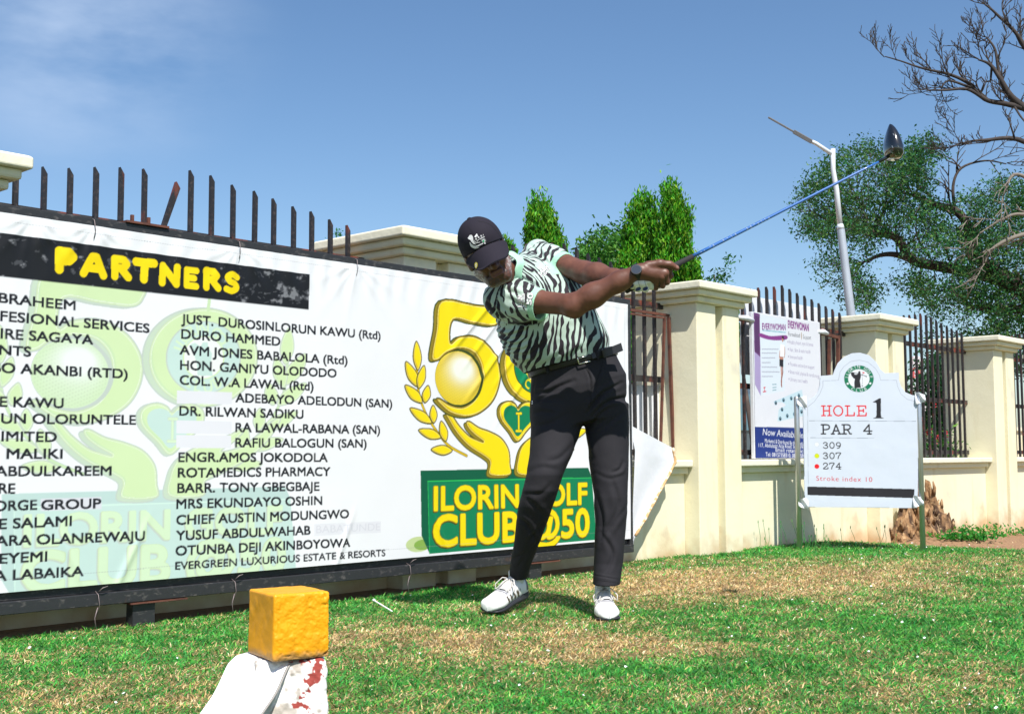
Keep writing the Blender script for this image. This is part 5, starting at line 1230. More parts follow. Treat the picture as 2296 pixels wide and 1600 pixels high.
M['dry_weed'] = mat('dry_weed', (.42, .27, .12), .8)
b = MB(); g = gpix(690, 1322)
for k in range(14):
    p = g + Vector((random.gauss(0, .05), random.gauss(0, .02), 0)); q = p + Vector((random.gauss(0, .03), 0, random.uniform(.05, .11))); b.tube([p, (p + q) / 2 + Vector((.006, 0, 0)), q], [.0012, .0012, .001], 4)
    for m in range(6): e = q - Z * m * .006; b.tube([e, e + Vector((random.gauss(0, .012), random.gauss(0, .008), random.uniform(0, .01)))], [.0018, .0008], 4)
o = obj('dry_weed', b, M['dry_weed'], loc=g); tag(o, 'dry brown seed heads behind the yellow block at the banner foot', 'weed')
b = MB(); g = gpix(1800, 1228)
for k in range(40):
    p = g + Vector((random.gauss(0, .28), random.gauss(0, .05), 0)); hgt = random.choice([.05, .08, .17]); q = p + Vector((random.gauss(0, .03), 0, hgt * random.uniform(.7, 1.2))); b.tube([p, (p + q) / 2 + Vector((.008, 0, 0)), q], [.0018, .0016, .0012], 4)
    b.tube([q, q + Z * .018], [.004, .002], 5)
o = obj('seed_stalks', b, M['weed'], loc=g); tag(o, 'thin weed stalks around the left post of the hole sign', 'weed')
def weedclump(x, y, Yo, n, r, lab):
    c = W(*Yo); c.z = float(gz(c.x, c.y)); m = n
    cc = np.array(c) + np.stack([RNG.normal(0, r, m), RNG.normal(0, r * .6, m), np.abs(RNG.normal(0, r * .38, m)) + .01], -1)
    d = RNG.normal(0, 1, (m, 3)) + [0, 0, .3]; L_ = .032 * (.6 + .8 * RNG.random(m))
    o = leaves('weed_clump', cc, d, L_, L_ * .6, greens(m, (.02, .22, .03), (.04, .28, .04), (.1, .3, .03)), None); tag(o, lab, 'weed', 'broadleaf weeds by the stump')
weedclump(0, 0, (2.98, .5, 0), 260, .085, 'bright green weed clump at the left foot of the stump')
weedclump(0, 0, (3.15, .62, 0), 300, .085, 'bright green weed clump in front of the stump by the right sign post')
weedclump(0, 0, (3.95, .12, 0), 200, .09, 'weed clump at the right foot of the stump')
weedclump(0, 0, (4.6, .10, 0), 260, .13, 'low weeds at the wall foot right of the stump')
weedclump(0, 0, (5.2, .25, 0), 160, .12, 'low weeds at the foot of the pillar right of the stump')
# ------------------------------------------------------------------ the golfer: distance-field body and clothes, surface nets
class Field:
    def __init__(s, lo, hi, res):
        s.lo = np.array(lo, float); s.res = res; s.n = np.ceil((np.array(hi) - s.lo) / res).astype(int) + 1
        s.v = np.full(tuple(s.n), 1.0, np.float32)
    def win(s, lo, hi):
        a = np.clip(((np.array(lo) - s.lo) / s.res).astype(int) - 1, 0, s.n - 1); b = np.clip(((np.array(hi) - s.lo) / s.res).astype(int) + 2, 1, s.n)
        sl = tuple(slice(a[i], b[i]) for i in range(3))
        g = np.meshgrid(*[s.lo[i] + np.arange(a[i], b[i]) * s.res for i in range(3)], indexing='ij')
        return sl, np.stack(g, -1)
    def add(s, fn, lo, hi, k=.01, mode='u'):
        m = 3 * k + .02; sl, p = s.win(np.array(lo) - m, np.array(hi) + m)
        if p.size == 0: return
        d = fn(p).astype(np.float32); v = s.v[sl]
        if mode == 'u':
            h = np.clip(.5 + .5 * (v - d) / k, 0, 1); s.v[sl] = v * (1 - h) + d * h - k * h * (1 - h)
        else:
            d = -d; h = np.clip(.5 - .5 * (v - d) / k, 0, 1); s.v[sl] = v * (1 - h) + d * h + k * h * (1 - h)
    def cone(s, a, b, ra, rb, k=.01, mode='u'):
        a, b = np.array(a, float), np.array(b, float); r = max(ra, rb)
        def fn(p):
            e = b - a; t = np.clip(((p - a) @ e) / (e @ e + 1e-12), 0, 1)
            return np.linalg.norm(p - a - t[..., None] * e, axis=-1) - (ra + (rb - ra) * t)
        s.add(fn, np.minimum(a, b) - r, np.maximum(a, b) + r, k, mode)
    def chain(s, pts, rs, k=.01, mode='u'):
        for i in range(len(pts) - 1): s.cone(pts[i], pts[i + 1], rs[i], rs[i + 1], k, mode)
    def ell(s, c, R, fr=None, k=.01, mode='u'):
        c = np.array(c, float); R = np.array(R, float); B = np.eye(3) if fr is None else np.array(fr)
        def fn(p):
            q = (p - c) @ B.T / R; l = np.linalg.norm(q, axis=-1); g = np.linalg.norm(q / R, axis=-1) + 1e-9
            return l * (l - 1) / g
        s.add(fn, c - R.max(), c + R.max(), k, mode)
    def zloft(s, rows, k=.01):
        """rows: (centre, half width, half depth), stacked by height; horizontal slices"""
        rows = sorted(rows, key=lambda r: r[0][2]); zs = np.array([r[0][2] for r in rows]); C = np.array([r[0] for r in rows], float); A = np.array([r[1] for r in rows]); B = np.array([r[2] for r in rows])
        def fn(p):
            z = np.clip(p[..., 2], zs[0], zs[-1]); I = lambda y: np.interp(z, zs, y)
            a, b = I(A), I(B); u = (p[..., 0] - I(C[:, 0])) / a; w = (p[..., 1] - I(C[:, 1])) / b
            q = (np.abs(u) ** 2.2 + np.abs(w) ** 2.2) ** (1 / 2.2)
            d = (q - 1) * np.minimum(a, b) * .95
            ez = np.abs(p[..., 2] - z); return np.where(ez > 0, np.maximum(d, 0) + ez * .9 + np.minimum(d, 0) * 0, d) if True else d
        lo = C.min(0) - [A.max(), B.max(), 0]; hi = C.max(0) + [A.max(), B.max(), 0]
        s.add(fn, lo, hi, k)
    def aloft(s, o, e, rows, k=.01, ret=False):
        """rows: (t, centre, half width a, half depth b, lateral dir); slices across the axis e"""
        o = np.array(o, float); e = np.array(e, float); e = e / np.linalg.norm(e)
        ts = np.array([r[0] for r in rows]); C = np.array([r[1] for r in rows], float); A = np.array([r[2] for r in rows]); B = np.array([r[3] for r in rows])
        Ls = []
        for r in rows:
            l = np.array(r[4], float); l = l - e * (l @ e); Ls.append(l / np.linalg.norm(l))
        Ls = np.array(Ls); Dv = np.cross(Ls, e)
        def co(p):
            tt = (p - o) @ e; t = np.clip(tt, ts[0], ts[-1]); I = lambda y: np.interp(t, ts, y)
            off = p - np.stack([I(C[:, i]) for i in range(3)], -1)
            l = np.stack([I(Ls[:, i]) for i in range(3)], -1); dv = np.stack([I(Dv[:, i]) for i in range(3)], -1)
            return tt, t, (off * l).sum(-1), (off * dv).sum(-1), I(A), I(B)
        def fn(p):
            tt, t, u, w, a, b = co(p)
            d = ((np.abs(u / a) ** 2.25 + np.abs(w / b) ** 2.25) ** (1 / 2.25) - 1) * np.minimum(a, b); ez = np.abs(tt - t)
            return np.where(ez > 0, np.sqrt(np.maximum(d, 0) ** 2 + ez ** 2), d)
        m = max(A.max(), B.max()); s.add(fn, C.min(0) - m, C.max(0) + m, k)
        return co
    def cut(s, pt, nrm):
        """drop everything beyond a plane"""
        g = [s.lo[i] + np.arange(s.n[i]) * s.res for i in range(3)]
        d = (g[0][:, None, None] - pt[0]) * nrm[0] + (g[1][None, :, None] - pt[1]) * nrm[1] + (g[2][None, None, :] - pt[2]) * nrm[2]
        s.v = np.maximum(s.v, d.astype(np.float32))
    def mesh(s, smooth=2):
        v = s.v; neg = v < 0
        c = [neg[i:neg.shape[0] - 1 + i, j:neg.shape[1] - 1 + j, k:neg.shape[2] - 1 + k] for i in (0, 1) for j in (0, 1) for k in (0, 1)]
        al = np.logical_and.reduce(c); an = np.logical_or.reduce(c); act = np.argwhere(an & ~al)
        idx = np.full(an.shape, -1, np.int64); idx[tuple(act.T)] = np.arange(len(act))
        acc = np.zeros((len(act), 3)); cnt = np.zeros(len(act))
        cor = [np.array((i, j, k)) for i in (0, 1) for j in (0, 1) for k in (0, 1)]
        for a in range(8):
            for b in range(a + 1, 8):
                if np.abs(cor[a] - cor[b]).sum() != 1: continue
                va = v[tuple((act + cor[a]).T)]; vb = v[tuple((act + cor[b]).T)]; m = (va < 0) != (vb < 0)
                t = va[m] / (va[m] - vb[m]); acc[m] += cor[a] + t[:, None] * (cor[b] - cor[a]); cnt[m] += 1
        P_ = s.lo + (act + acc / cnt[:, None]) * s.res
        quads = []
        for ax in range(3):
            u, w = (ax + 1) % 3, (ax + 2) % 3
            sa = [slice(None)] * 3; sb = [slice(None)] * 3; sa[ax] = slice(0, -1); sb[ax] = slice(1, None)
            for u_ in (u, w):
                sa[u_] = slice(1, -1); sb[u_] = slice(1, -1)
            A, B = neg[tuple(sa)], neg[tuple(sb)]; e = np.argwhere(A != B); fl = A[tuple(e.T)]
            off = np.zeros(3, int); off[u] = 1; off[w] = 1; e = e + off
            du, dw = np.zeros(3, int), np.zeros(3, int); du[u] = 1; dw[w] = 1
            q = np.stack([idx[tuple((e - du - dw).T)], idx[tuple((e - dw).T)], idx[tuple(e.T)], idx[tuple((e - du).T)]], -1)
            q = np.where(fl[:, None], q, q[:, ::-1]); quads.append(q[(q >= 0).all(1)])
        Q_ = np.concatenate(quads)
        for _ in range(smooth): P_ = P_ + .5 * (nbmean(P_, Q_) - P_)
        return P_, Q_
def nbmean(P_, Q_):
    acc = np.zeros_like(P_); cnt = np.zeros(len(P_))
    for a, b in ((0, 1), (1, 2), (2, 3), (3, 0)):
        for i, j in ((a, b), (b, a)):
            for k in range(3): acc[:, k] += np.bincount(Q_[:, i], P_[Q_[:, j], k], len(P_))
            cnt += np.bincount(Q_[:, i], minlength=len(P_))
    return acc / np.maximum(cnt, 1)[:, None]
def vnormals(P_, Q_):
    fn = np.cross(P_[Q_[:, 2]] - P_[Q_[:, 0]], P_[Q_[:, 3]] - P_[Q_[:, 1]]); n = np.zeros_like(P_)
    for c in range(4):
        for k in range(3): n[:, k] += np.bincount(Q_[:, c], fn[:, k], len(P_))
    return n / (np.linalg.norm(n, axis=1, keepdims=True) + 1e-12)
def topix(v):
    dx = v - np.array([0, 0, EYE]); dep = dx[:, 1] * cos(PITCH) + dx[:, 2] * sin(PITCH); up = -dx[:, 1] * sin(PITCH) + dx[:, 2] * cos(PITCH)
    a, b = F * dx[:, 0] / dep, -F * up / dep; c, s = cos(ROLL), sin(ROLL)
    return np.stack([1148 + a * c - b * s, 800 + a * s + b * c], -1)
def creases(V, Nn, lines, only_front=True):
    q = topix(V); d = np.zeros(len(V))
    for pts, w, am in lines:
        pts = crom(pts, False, 6) if len(pts) > 2 else np.array(pts, float)
        lo, hi = pts.min(0) - 5 * w, pts.max(0) + 5 * w; m = ((q > lo) & (q < hi)).all(1)
        if only_front: m &= Nn[:, 1] < .3
        if not m.any(): continue
        x = q[m]; best = np.full(len(x), 1e9); sg = np.zeros(len(x)); L_ = len(pts) - 1; tt = np.zeros(len(x))
        for i in range(L_):
            a, b = pts[i], pts[i + 1]; e = b - a; t = np.clip(((x - a) @ e) / (e @ e + 1e-9), 0, 1); r = x - a - t[:, None] * e; dd = np.hypot(*r.T)
            u = dd < best; best[u] = dd[u]; sg[u] = (e[0] * r[u, 1] - e[1] * r[u, 0]); tt[u] = (i + t[u]) / L_
        sd = best * np.sign(sg + 1e-9); fade = np.clip(np.sin(pi * np.clip(tt, .03, .97)), 0, 1) ** .6
        d[m] += am * fade * (-np.exp(-(sd / w) ** 2) + .9 * np.exp(-((sd + 2.0 * w) / (1.5 * w)) ** 2) + .5 * np.exp(-((sd - 2.2 * w) / (1.5 * w)) ** 2))
    return d
A3 = lambda x, y, Y: np.array(P(x, y, Y))

# ---- the club first: its axis carries the hands
G0, G1 = A3(1403, 651, 4.80), A3(1984, 356, 4.87)
ga = (G1 - G0) / np.linalg.norm(G1 - G0)
def Gx(px): return G0 + (G1 - G0) * ((px - 1403) / (1984 - 1403))

# ---- head frame
hr, hp, hyaw = radians(27), radians(20), radians(2)
def hrot(v):
    x, y, z = v
    x, y = x * cos(hyaw) - y * sin(hyaw), x * sin(hyaw) + y * cos(hyaw)
    y, z = y * cos(hp) - z * sin(-hp) * -1, z * cos(hp) + y * sin(hp)
    return np.array([x * cos(hr) - z * sin(hr), y, x * sin(hr) + z * cos(hr)])
def _pitch(v):  # fwd (0,-1,0) turns down, up (0,0,1) turns towards the camera
    x, y, z = v; c, s = cos(hp), sin(hp); return np.array([x, y * c - z * s, z * c + y * s])
def _roll(v):
    x, y, z = v; return np.array([x * cos(hr) - z * sin(hr), y, x * sin(hr) + z * cos(hr)])
HR, HF, HU = [_roll(_pitch(np.array(v, float))) for v in ((1, 0, 0), (0, -1, 0), (0, 0, 1))]
HC = A3(1089, 566, 4.85)
def Hd(x, f, u): return HC + HR * x + HF * f + HU * u
HB = np.stack([HR, HF, HU])

SHR, SHL = A3(1124, 668, 5.02), A3(1206, 572, 5.28)
ELR, ELL = A3(1288, 684, 4.84), A3(1312, 612, 5.06)
WRR, WRL = A3(1434, 607, 4.745), A3(1410, 633, 4.86)
NECK = A3(1137, 607, 5.02)

body = Field(np.array([-.36, 4.58, 1.02]), np.array([.80, 5.56, 1.66]), .0034)
# hidden trunk under the shirt keeps it one figure
body.cone(NECK, A3(1215, 710, 5.17), .045, .07, .02); body.cone(SHR, SHL + [0, .02, 0], .036, .036, .02)
# neck
body.cone(NECK + [0, .01, -.03], Hd(0, -.02, -.06), .056, .056, .03)
# arms: upper arm, forearm, wrist
def arm(f, sh, el, wr, k):
    m1 = sh + (el - sh) * .45; m2 = el + (wr - el) * .28; m3 = el + (wr - el) * .7
    f.chain([sh, m1, el], [.050, .0475 * k, .0425 * k], .03); f.chain([el, m2, m3, wr], [.0425 * k, .0465 * k, .037 * k, .0285], .03)
arm(body, SHR, ELR, WRR, 1.0); arm(body, SHL, ELL, WRL, 1.05)
d_ = (ELR - WRR) / np.linalg.norm(ELR - WRR)
body.cone(ELR + [-.01, 0, -.012], ELR + [.0, .0, -.02], .035, .03, .02)
# skull, face
body.ell(Hd(0, -.008, .035), (.075, .096, .092), HB, .02)
body.ell(Hd(0, .032, -.045), (.060, .062, .082), HB, .03)
body.cone(Hd(-.022, .072, -.103), Hd(.022, .072, -.103), .023, .023, .025)
for s in (-1, 1):
    body.cone(Hd(s * .058, .008, -.062), Hd(s * .026, .07, -.100), .021, .022, .025)
    body.ell(Hd(s * .040, .066, -.028), (.024, .022, .022), HB, .02)
    body.cone(Hd(s * .010, .092, .018), Hd(s * .048, .074, .016), .0105, .010, .012)
    body.ell(Hd(s * .031, .101, -.001), (.0165, .014, .0115), HB, .010, 'd')
    body.ell(Hd(s * .031, .078, -.001), (.0155, .0145, .0135), HB, .004)
    body.cone(Hd(s * .018, .090, -.008), Hd(s * .044, .081, -.007), .0045, .004, .005)
    body.cone(Hd(s * .015, .108, -.043), Hd(s * .018, .094, -.040), .0105, .010, .005)
    body.cone(Hd(s * .026, .096, -.046), Hd(s * .036, .080, -.076), .004, .004, .008, 'd')
    body.ell(Hd(s * .014, .104, -.051), (.0045, .006, .004), HB, .004, 'd')
    body.ell(Hd(s * .082, -.012, -.004), (.010, .020, .032), HB, .010); body.ell(Hd(s * .090, -.006, -.002), (.006, .011, .018), HB, .006, 'd'); body.ell(Hd(s * .081, -.002, -.034), (.008, .009, .011), HB, .008)
body.cone(Hd(0, .090, .006), Hd(0, .122, -.040), .0095, .0150, .008)
body.cone(Hd(-.020, .094, -.070), Hd(.020, .094, -.070), .0078, .0078, .005); body.cone(Hd(-.017, .095, -.084), Hd(.017, .095, -.084), .0095, .0095, .005)
body.cone(Hd(-.027, .103, -.0768), Hd(.027, .103, -.0768), .0034, .0034, .003, 'd')
# right hand, bare
MC = [A3(1498, 601, 4.757), A3(1492, 613, 4.745), A3(1484, 623, 4.747), A3(1473, 631, 4.757)]
for m, r in zip(MC, (.0145, .0145, .0135, .0125)): body.cone(WRR + [.012, .0, -.004], m, .023, r, .016)
body.ell(A3(1466, 604, 4.757), (.030, .019, .027), None, .02)
for m in MC: body.ell(m + [.001, -.006, .001], (.0095, .0085, .0095), None, .008)
FIN = [[MC[0], A3(1504, 618, 4.768), A3(1499, 625, 4.803), A3(1490, 616, 4.822)], [MC[1], A3(1496, 633, 4.765), A3(1489, 635, 4.803), A3(1480, 624, 4.822)], [MC[2], A3(1486, 641, 4.768), A3(1478, 641, 4.803), A3(1470, 630, 4.822)], [MC[3], A3(1471, 646, 4.778), A3(1464, 645, 4.805), A3(1458, 635, 4.820)]]
for fgr, r in zip(FIN, (.0110, .0112, .0106, .0095)): body.chain(fgr, [r * 1.15, r, r * .92, r * .82], .0035)
TH = [A3(1452, 596, 4.742), A3(1480, 591, 4.738), A3(1502, 593, 4.742), A3(1517, 601, 4.752)]
body.chain(TH, [.019, .0165, .0140, .0115], .008)
# left hand, inside its glove
def left_hand(f, inf=0.0):
    f.cone(WRL, A3(1428, 637, 4.845), .027 + inf, .024 + inf, .015); f.ell(A3(1430, 636, 4.838), (.030 + inf, .017 + inf, .030 + inf), None, .015)
    for i, (x, yb) in enumerate(((1409, 642), (1423, 648), (1438, 648), (1452, 643))):
        r = (.0105, .0125, .0130, .0120)[i] + inf
        f.chain([A3(x - 4, 616, 4.820), A3(x - 2, 620, 4.776), A3(x + 3, yb - 14, 4.760), A3(x + 9, yb - 1, 4.780), A3(x + 8, yb, 4.822)], [r, r, r * 1.05, r * .95, r * .9], .0045)
    f.chain([A3(1420, 628, 4.83), A3(1445, 624, 4.80), A3(1462, 617, 4.79)], [.015 + inf, .0135 + inf, .0115 + inf], .008)
left_hand(body)
V, Q = body.mesh(1)
# skin colour: palms and knuckles, beard, lips, eyes, painted shade between the fingers
loc = (V - HC) @ HB.T
x, f, u = loc.T
inhead = (np.abs(x) < .11) & (np.abs(f) < .16) & (u > -.16) & (u < .15)
nz = fbm(V * 60, 3); sk = np.array([.135, .054, .035]); col = sk * (1 + .22 * nz[:, None])
col = col * (1 + .22 * fbm(V * 12, 2)[:, None])
jaw = sstep(-.046, -.068, u + .45 * np.maximum(f - .07, 0) * 0 + .010 * nz - .12 * np.clip(.05 - f, 0, .06)) * sstep(-.03, .0, f)
side = sstep(.052, .062, np.abs(x)) * sstep(-.005, .02, f) * sstep(.03, .0, u) * sstep(.060, .045, f)
lipm = np.exp(-((u + .0765) / .011) ** 2) * sstep(.030, .022, np.abs(x)) * sstep(.082, .088, f)
must = np.exp(-((u + .060) / .007) ** 2) * sstep(.036, .026, np.abs(x)) * sstep(.08, .09, f)
cheekclear = sstep(-.044, -.030, u) * sstep(.055, .035, np.abs(x))
beard = np.clip(np.maximum(jaw, side * .9), 0, 1) * (1 - cheekclear) * (1 - lipm) * inhead; beard = np.maximum(beard, must * .95 * inhead)
bn = fbm(V * 190, 2); chinw = sstep(-.108, -.128, u) * .8 + 1.0 * sstep(.044, .060, np.abs(x))
bc = np.array([.030, .025, .024])[None] * (1 - np.clip(chinw, 0, 1)[:, None] * .8) + np.array([.40, .39, .385])[None] * np.clip(chinw, 0, 1)[:, None] * .8
bc = bc * (1 + .8 * bn[:, None])
al = np.clip(beard * (.56 + .9 * bn), 0, 1)[:, None]; col = col * (1 - al) + np.clip(bc, .01, 1) * al
col = np.where((lipm * inhead)[:, None] > .4, col * .4 + np.array([.20, .085, .07]) * .6, col)
brow = np.exp(-((u - .018 - .004) / .006) ** 2) * sstep(.052, .046, np.abs(x)) * sstep(.010, .014, np.abs(x)) * sstep(.07, .08, f) * inhead
col = col * (1 - .8 * brow[:, None]) + np.array([.02, .016, .015]) * .8 * brow[:, None]
for s in (-1, 1):
    e = np.array([(x - s * .031) / .013, (u + .002) / .0045]); m = ((e ** 2).sum(0) < 1) & (f > .085) & inhead
    col[m] = [.20, .17, .15]; m2 = (((x - s * .031) / .0055) ** 2 + ((u + .003) / .0055) ** 2 < 1) & m; col[m2] = [.02, .012, .01]
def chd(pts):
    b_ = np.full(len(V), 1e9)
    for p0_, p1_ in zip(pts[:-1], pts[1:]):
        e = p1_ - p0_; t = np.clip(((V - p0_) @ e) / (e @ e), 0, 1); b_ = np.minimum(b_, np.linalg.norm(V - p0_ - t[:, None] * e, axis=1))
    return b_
fd = np.sort(np.stack([chd(p) for p in FIN + [TH]]), 0); gap = (fd[0] < .019) & (fd[1] - fd[0] < .0028); col[gap] *= .42  # shade in the finger gaps, darkened into the skin colour
for p, kn in zip(FIN, MC):
    for j in (0, 1): nk = np.linalg.norm(V - p[j], axis=1); col[nk < .006] *= .8
    col *= (1 + .25 * np.exp(-(np.linalg.norm(V - kn - np.array([0, -.012, .004]), axis=1) / .007) ** 2))[:, None]
nail = np.linalg.norm(V - (TH[3] + np.array([.002, -.010, .004])), axis=1) < .0065; col[nail] = col[nail] * .4 + np.array([.30, .17, .13]) * .6
hairm = (inhead & (f < .012) & (u > -.05) & (np.abs(x) < .079) & (u < .06)); hh = sstep(-.055, -.03, u) * sstep(.012, -.005, f) * hairm * .7
col = col * (1 - hh[:, None]) + np.array([.045, .042, .042]) * hh[:, None]
Nn = vnormals(V, Q); V = V + Nn * ((beard * (.0012 + .0016 * bn))[:, None]) + Nn * (.0004 * fbm(V * 90, 2))[:, None]
M['skin'] = mat('dark_skin', attr='col', rough=0.48, spec=0.45, bump=[(260, 3, .12, .001)])
M['skin'].node_tree.nodes['Principled BSDF'].inputs['Subsurface Weight'].default_value = 0.0
feet = A3(1250, 1340, 5.2); feet[2] = 0
gol = thing('person', 'man in zebra print shirt, black cap and black trousers swinging a golf club', 'person', feet)
npmesh('body', V, Q, M['skin'], gol, attrs={'col': ('FLOAT_COLOR', np.concatenate([np.clip(col, 0.003, 1), np.ones((len(col), 1))], 1))})
# ---- glove
gl = Field(np.array(A3(1385, 665, 4.88)) - [.0, .15, .01], np.array(A3(1480, 600, 4.88)) + [.0, .03, .01], .0026)
left_hand(gl, .0022); V, Q = gl.mesh(1)
q = topix(V); col = np.tile(np.array([.76, .76, .72]), (len(V), 1)); dk = np.zeros(len(V), bool)
for x0, y0 in ((1415, 641), (1431, 648), (1447, 647)):
    a1 = (q[:, 0] - x0) * .9 - (q[:, 1] - y0) * .44; b1 = (q[:, 0] - x0) * .44 + (q[:, 1] - y0) * .9; dk |= ((a1 / 6.6) ** 2 + (b1 / 4.2) ** 2 < 1) & (V[:, 1] < 4.80)
col[dk] = [.02, .035, .16]
for x0 in (1416, 1431, 1446): col[(np.abs(q[:, 0] - x0 - .28 * (q[:, 1] - 632)) < .9) & (q[:, 1] < 646) & (V[:, 1] < 4.80)] *= .5
M['glove'] = mat('golf_glove', attr='col', rough=.55)
npmesh('glove', V, Q, M['glove'], gol, attrs={'col': ('FLOAT_COLOR', np.concatenate([col, np.ones((len(col), 1))], 1))})

# ---- shirt
belt_c = A3(1283, 813, 5.25); e_ax = NECK - belt_c; tl = np.linalg.norm(e_ax); e_ax = e_ax / tl
def tpar(p): return (p - belt_c) @ e_ax
Lb = np.array(P(1380, 786, 5.20) - P(1187, 838, 5.30)); Ls = SHL - SHR
px = lambda Y: Y / F
rows = []
for (cx, cy, Y, hw, b, k) in [(1284, 822, 5.25, 96, .124, 0), (1273, 795, 5.235, 102, .140, .12), (1248, 758, 5.205, 108, .150, .3), (1214, 706, 5.165, 114, .146, .58), (1184, 655, 5.13, 100, .128, .85), (1162, 624, 5.10, 80, .094, 1), (1144, 606, 5.055, 58, .076, 1), (1132, 597, 5.01, 42, .066, 1)]:
    c = A3(cx, cy, Y); rows.append((tpar(c), c, hw * px(Y), b, Lb * (1 - k) / np.linalg.norm(Lb) + Ls * k / np.linalg.norm(Ls)))
sh = Field(np.array([-.40, 4.74, .93]), np.array([.52, 5.62, 1.66]), .0036)
tco = sh.aloft(belt_c, e_ax, rows, .02)
sh.cone(SHR, SHL, .066, .060, .04)
CUR = A3(1213, 683, 4.93); CUL = A3(1267, 599, 5.15)
sv = Field(np.array([-.40, 4.74, .93]), np.array([.52, 5.62, 1.66]), .0036)
sv.chain([SHR + [0, 0, -.004], SHR + (CUR - SHR) * .5, CUR + (CUR - SHR) * .12], [.076, .069, .0655], .03)
sv.chain([SHL, SHL + (CUL - SHL) * .5, CUL + (CUL - SHL) * .12], [.068, .0645, .061], .03)
# cut the sleeves at the cuffs, hollow them, open the neck
def cuff(f, sh_, cu, el, r):
    n = (cu - sh_) / np.linalg.norm(cu - sh_); m = max(r, .07) + .03
    def fn(p): return (p - cu) @ n
    sl, p = f.win(cu - m, cu + m); d = fn(p); near = np.linalg.norm(p - cu, axis=-1) < m
    f.v[sl] = np.where(near, np.maximum(f.v[sl], d), f.v[sl]); f.cone(cu - n * .04, cu + n * .02, r, r, .004, 'd'); return n
nR = cuff(sv, SHR, CUR, ELR, .0585); nL = cuff(sv, SHL, CUL, ELL, .0535)
_h = np.clip(.5 + .5 * (sh.v - sv.v) / .022, 0, 1); sh.v = sh.v * (1 - _h) + sv.v * _h - .022 * _h * (1 - _h)
NT = (Hd(0, -.02, -.06) - NECK); NT = NT / np.linalg.norm(NT)
sh.cone(NECK + NT * .028, NECK + NT * .12, .056, .056, .006, 'd')
V, Q = sh.mesh(2)
hL0 = np.array(P(1378, 786, 5.21) - P(1188, 838, 5.29)); hL0 /= np.linalg.norm(hL0); hU0 = np.cross(hL0, [0, 1, 0]); hU0 = -hU0 if hU0[2] < 0 else hU0
keep = (V - A3(1284, 812, 5.25)) @ hU0 > .004
# cloth folds
Nn = vnormals(V, Q); tt, t_, u_, w_, a_, b_ = tco(V)
D1 = lambda x, y: ((1950 + x / 3.555) / 1.784, (1350 + y / 3.555) / 1.784); D2 = lambda x, y: ((1600 + x / 2.7012) / 1.784, (1180 + y / 2.7012) / 1.784); D3 = lambda x, y: ((1750 + x / 4) / 1.784, (830 + y / 4) / 1.784)
lines = [([D2(970, 250), D2(1100, 330), D2(1300, 310), D2(1480, 285)], 4, .009), ([D2(1010, 320), D2(1120, 370), D2(1250, 360)], 3.2, .007), ([D2(1060, 380), D2(1160, 420), D2(1290, 400), D2(1400, 350)], 3.5, .007), ([D2(1110, 430), D2(1210, 470), D2(1330, 450)], 3.2, .006), ([D2(1180, 510), D2(1270, 530), D2(1380, 480)], 3.2, .005), ([D2(1240, 560), D2(1330, 580), D2(1420, 520)], 3, .005),
         ([D2(1290, 620), D2(1370, 640), D2(1500, 560), D2(1600, 470)], 4, .005), ([D2(1330, 720), D2(1430, 690), D2(1560, 590)], 4, .004), ([D2(1480, 790), D2(1640, 700), D2(1800, 560)], 5, .004), ([D2(1700, 730), D2(1850, 640), D2(2000, 520)], 5, .004), ([D2(1420, 420), D2(1400, 560), D2(1390, 700)], 4, .004),
         ([D2(900, 30), D2(1000, 130), D2(1130, 220), D2(1300, 262)], 4, .005), ([D2(1180, 40), D2(1330, 110), D2(1480, 150)], 4.5, .005), ([D2(1050, 60), D2(1150, 160), D2(1300, 215)], 4, .004), ([D3(1000, 1260), D3(1150, 1330), D3(1350, 1400)], 4, .005), ([D3(1150, 1160), D3(1330, 1250), D3(1560, 1330)], 4.5, .005), ([D3(1300, 1100), D3(1480, 1200), D3(1680, 1300)], 4, .004),
         ([D3(1620, 640), D3(1700, 800), D3(1800, 960)], 4, .006), ([D3(1500, 600), D3(1620, 780), D3(1740, 930)], 4, .005), ([D3(1350, 620), D3(1500, 820), D3(1640, 1000)], 4, .004), ([D3(1700, 640), D3(1800, 780), D3(1850, 960)], 3.5, .004), ([D3(700, 1240), D3(850, 1260), D3(1000, 1230)], 3, .004), ([D3(1230, 1060), D3(1400, 1160), D3(1620, 1260)], 3.5, .004)]
dsp = creases(V, Nn, lines)
ax = np.stack([V @ np.array(Lb) / np.linalg.norm(Lb) * 7, V[:, 1] * 5, V @ e_ax * 11], -1)
dsp += .0065 * fbm(ax + .6 * fbm(V * 5, 2)[:, None], 3) + .002 * fbm(V * 30, 2)
sq = topix(V); left = sstep(1190, 1100, sq[:, 0]) * sstep(700, 740, sq[:, 1]) * sstep(850, 800, sq[:, 1])
dsp += left * .006 * np.sin((V @ e_ax) * 210 + 5 * fbm(V * 7, 2))
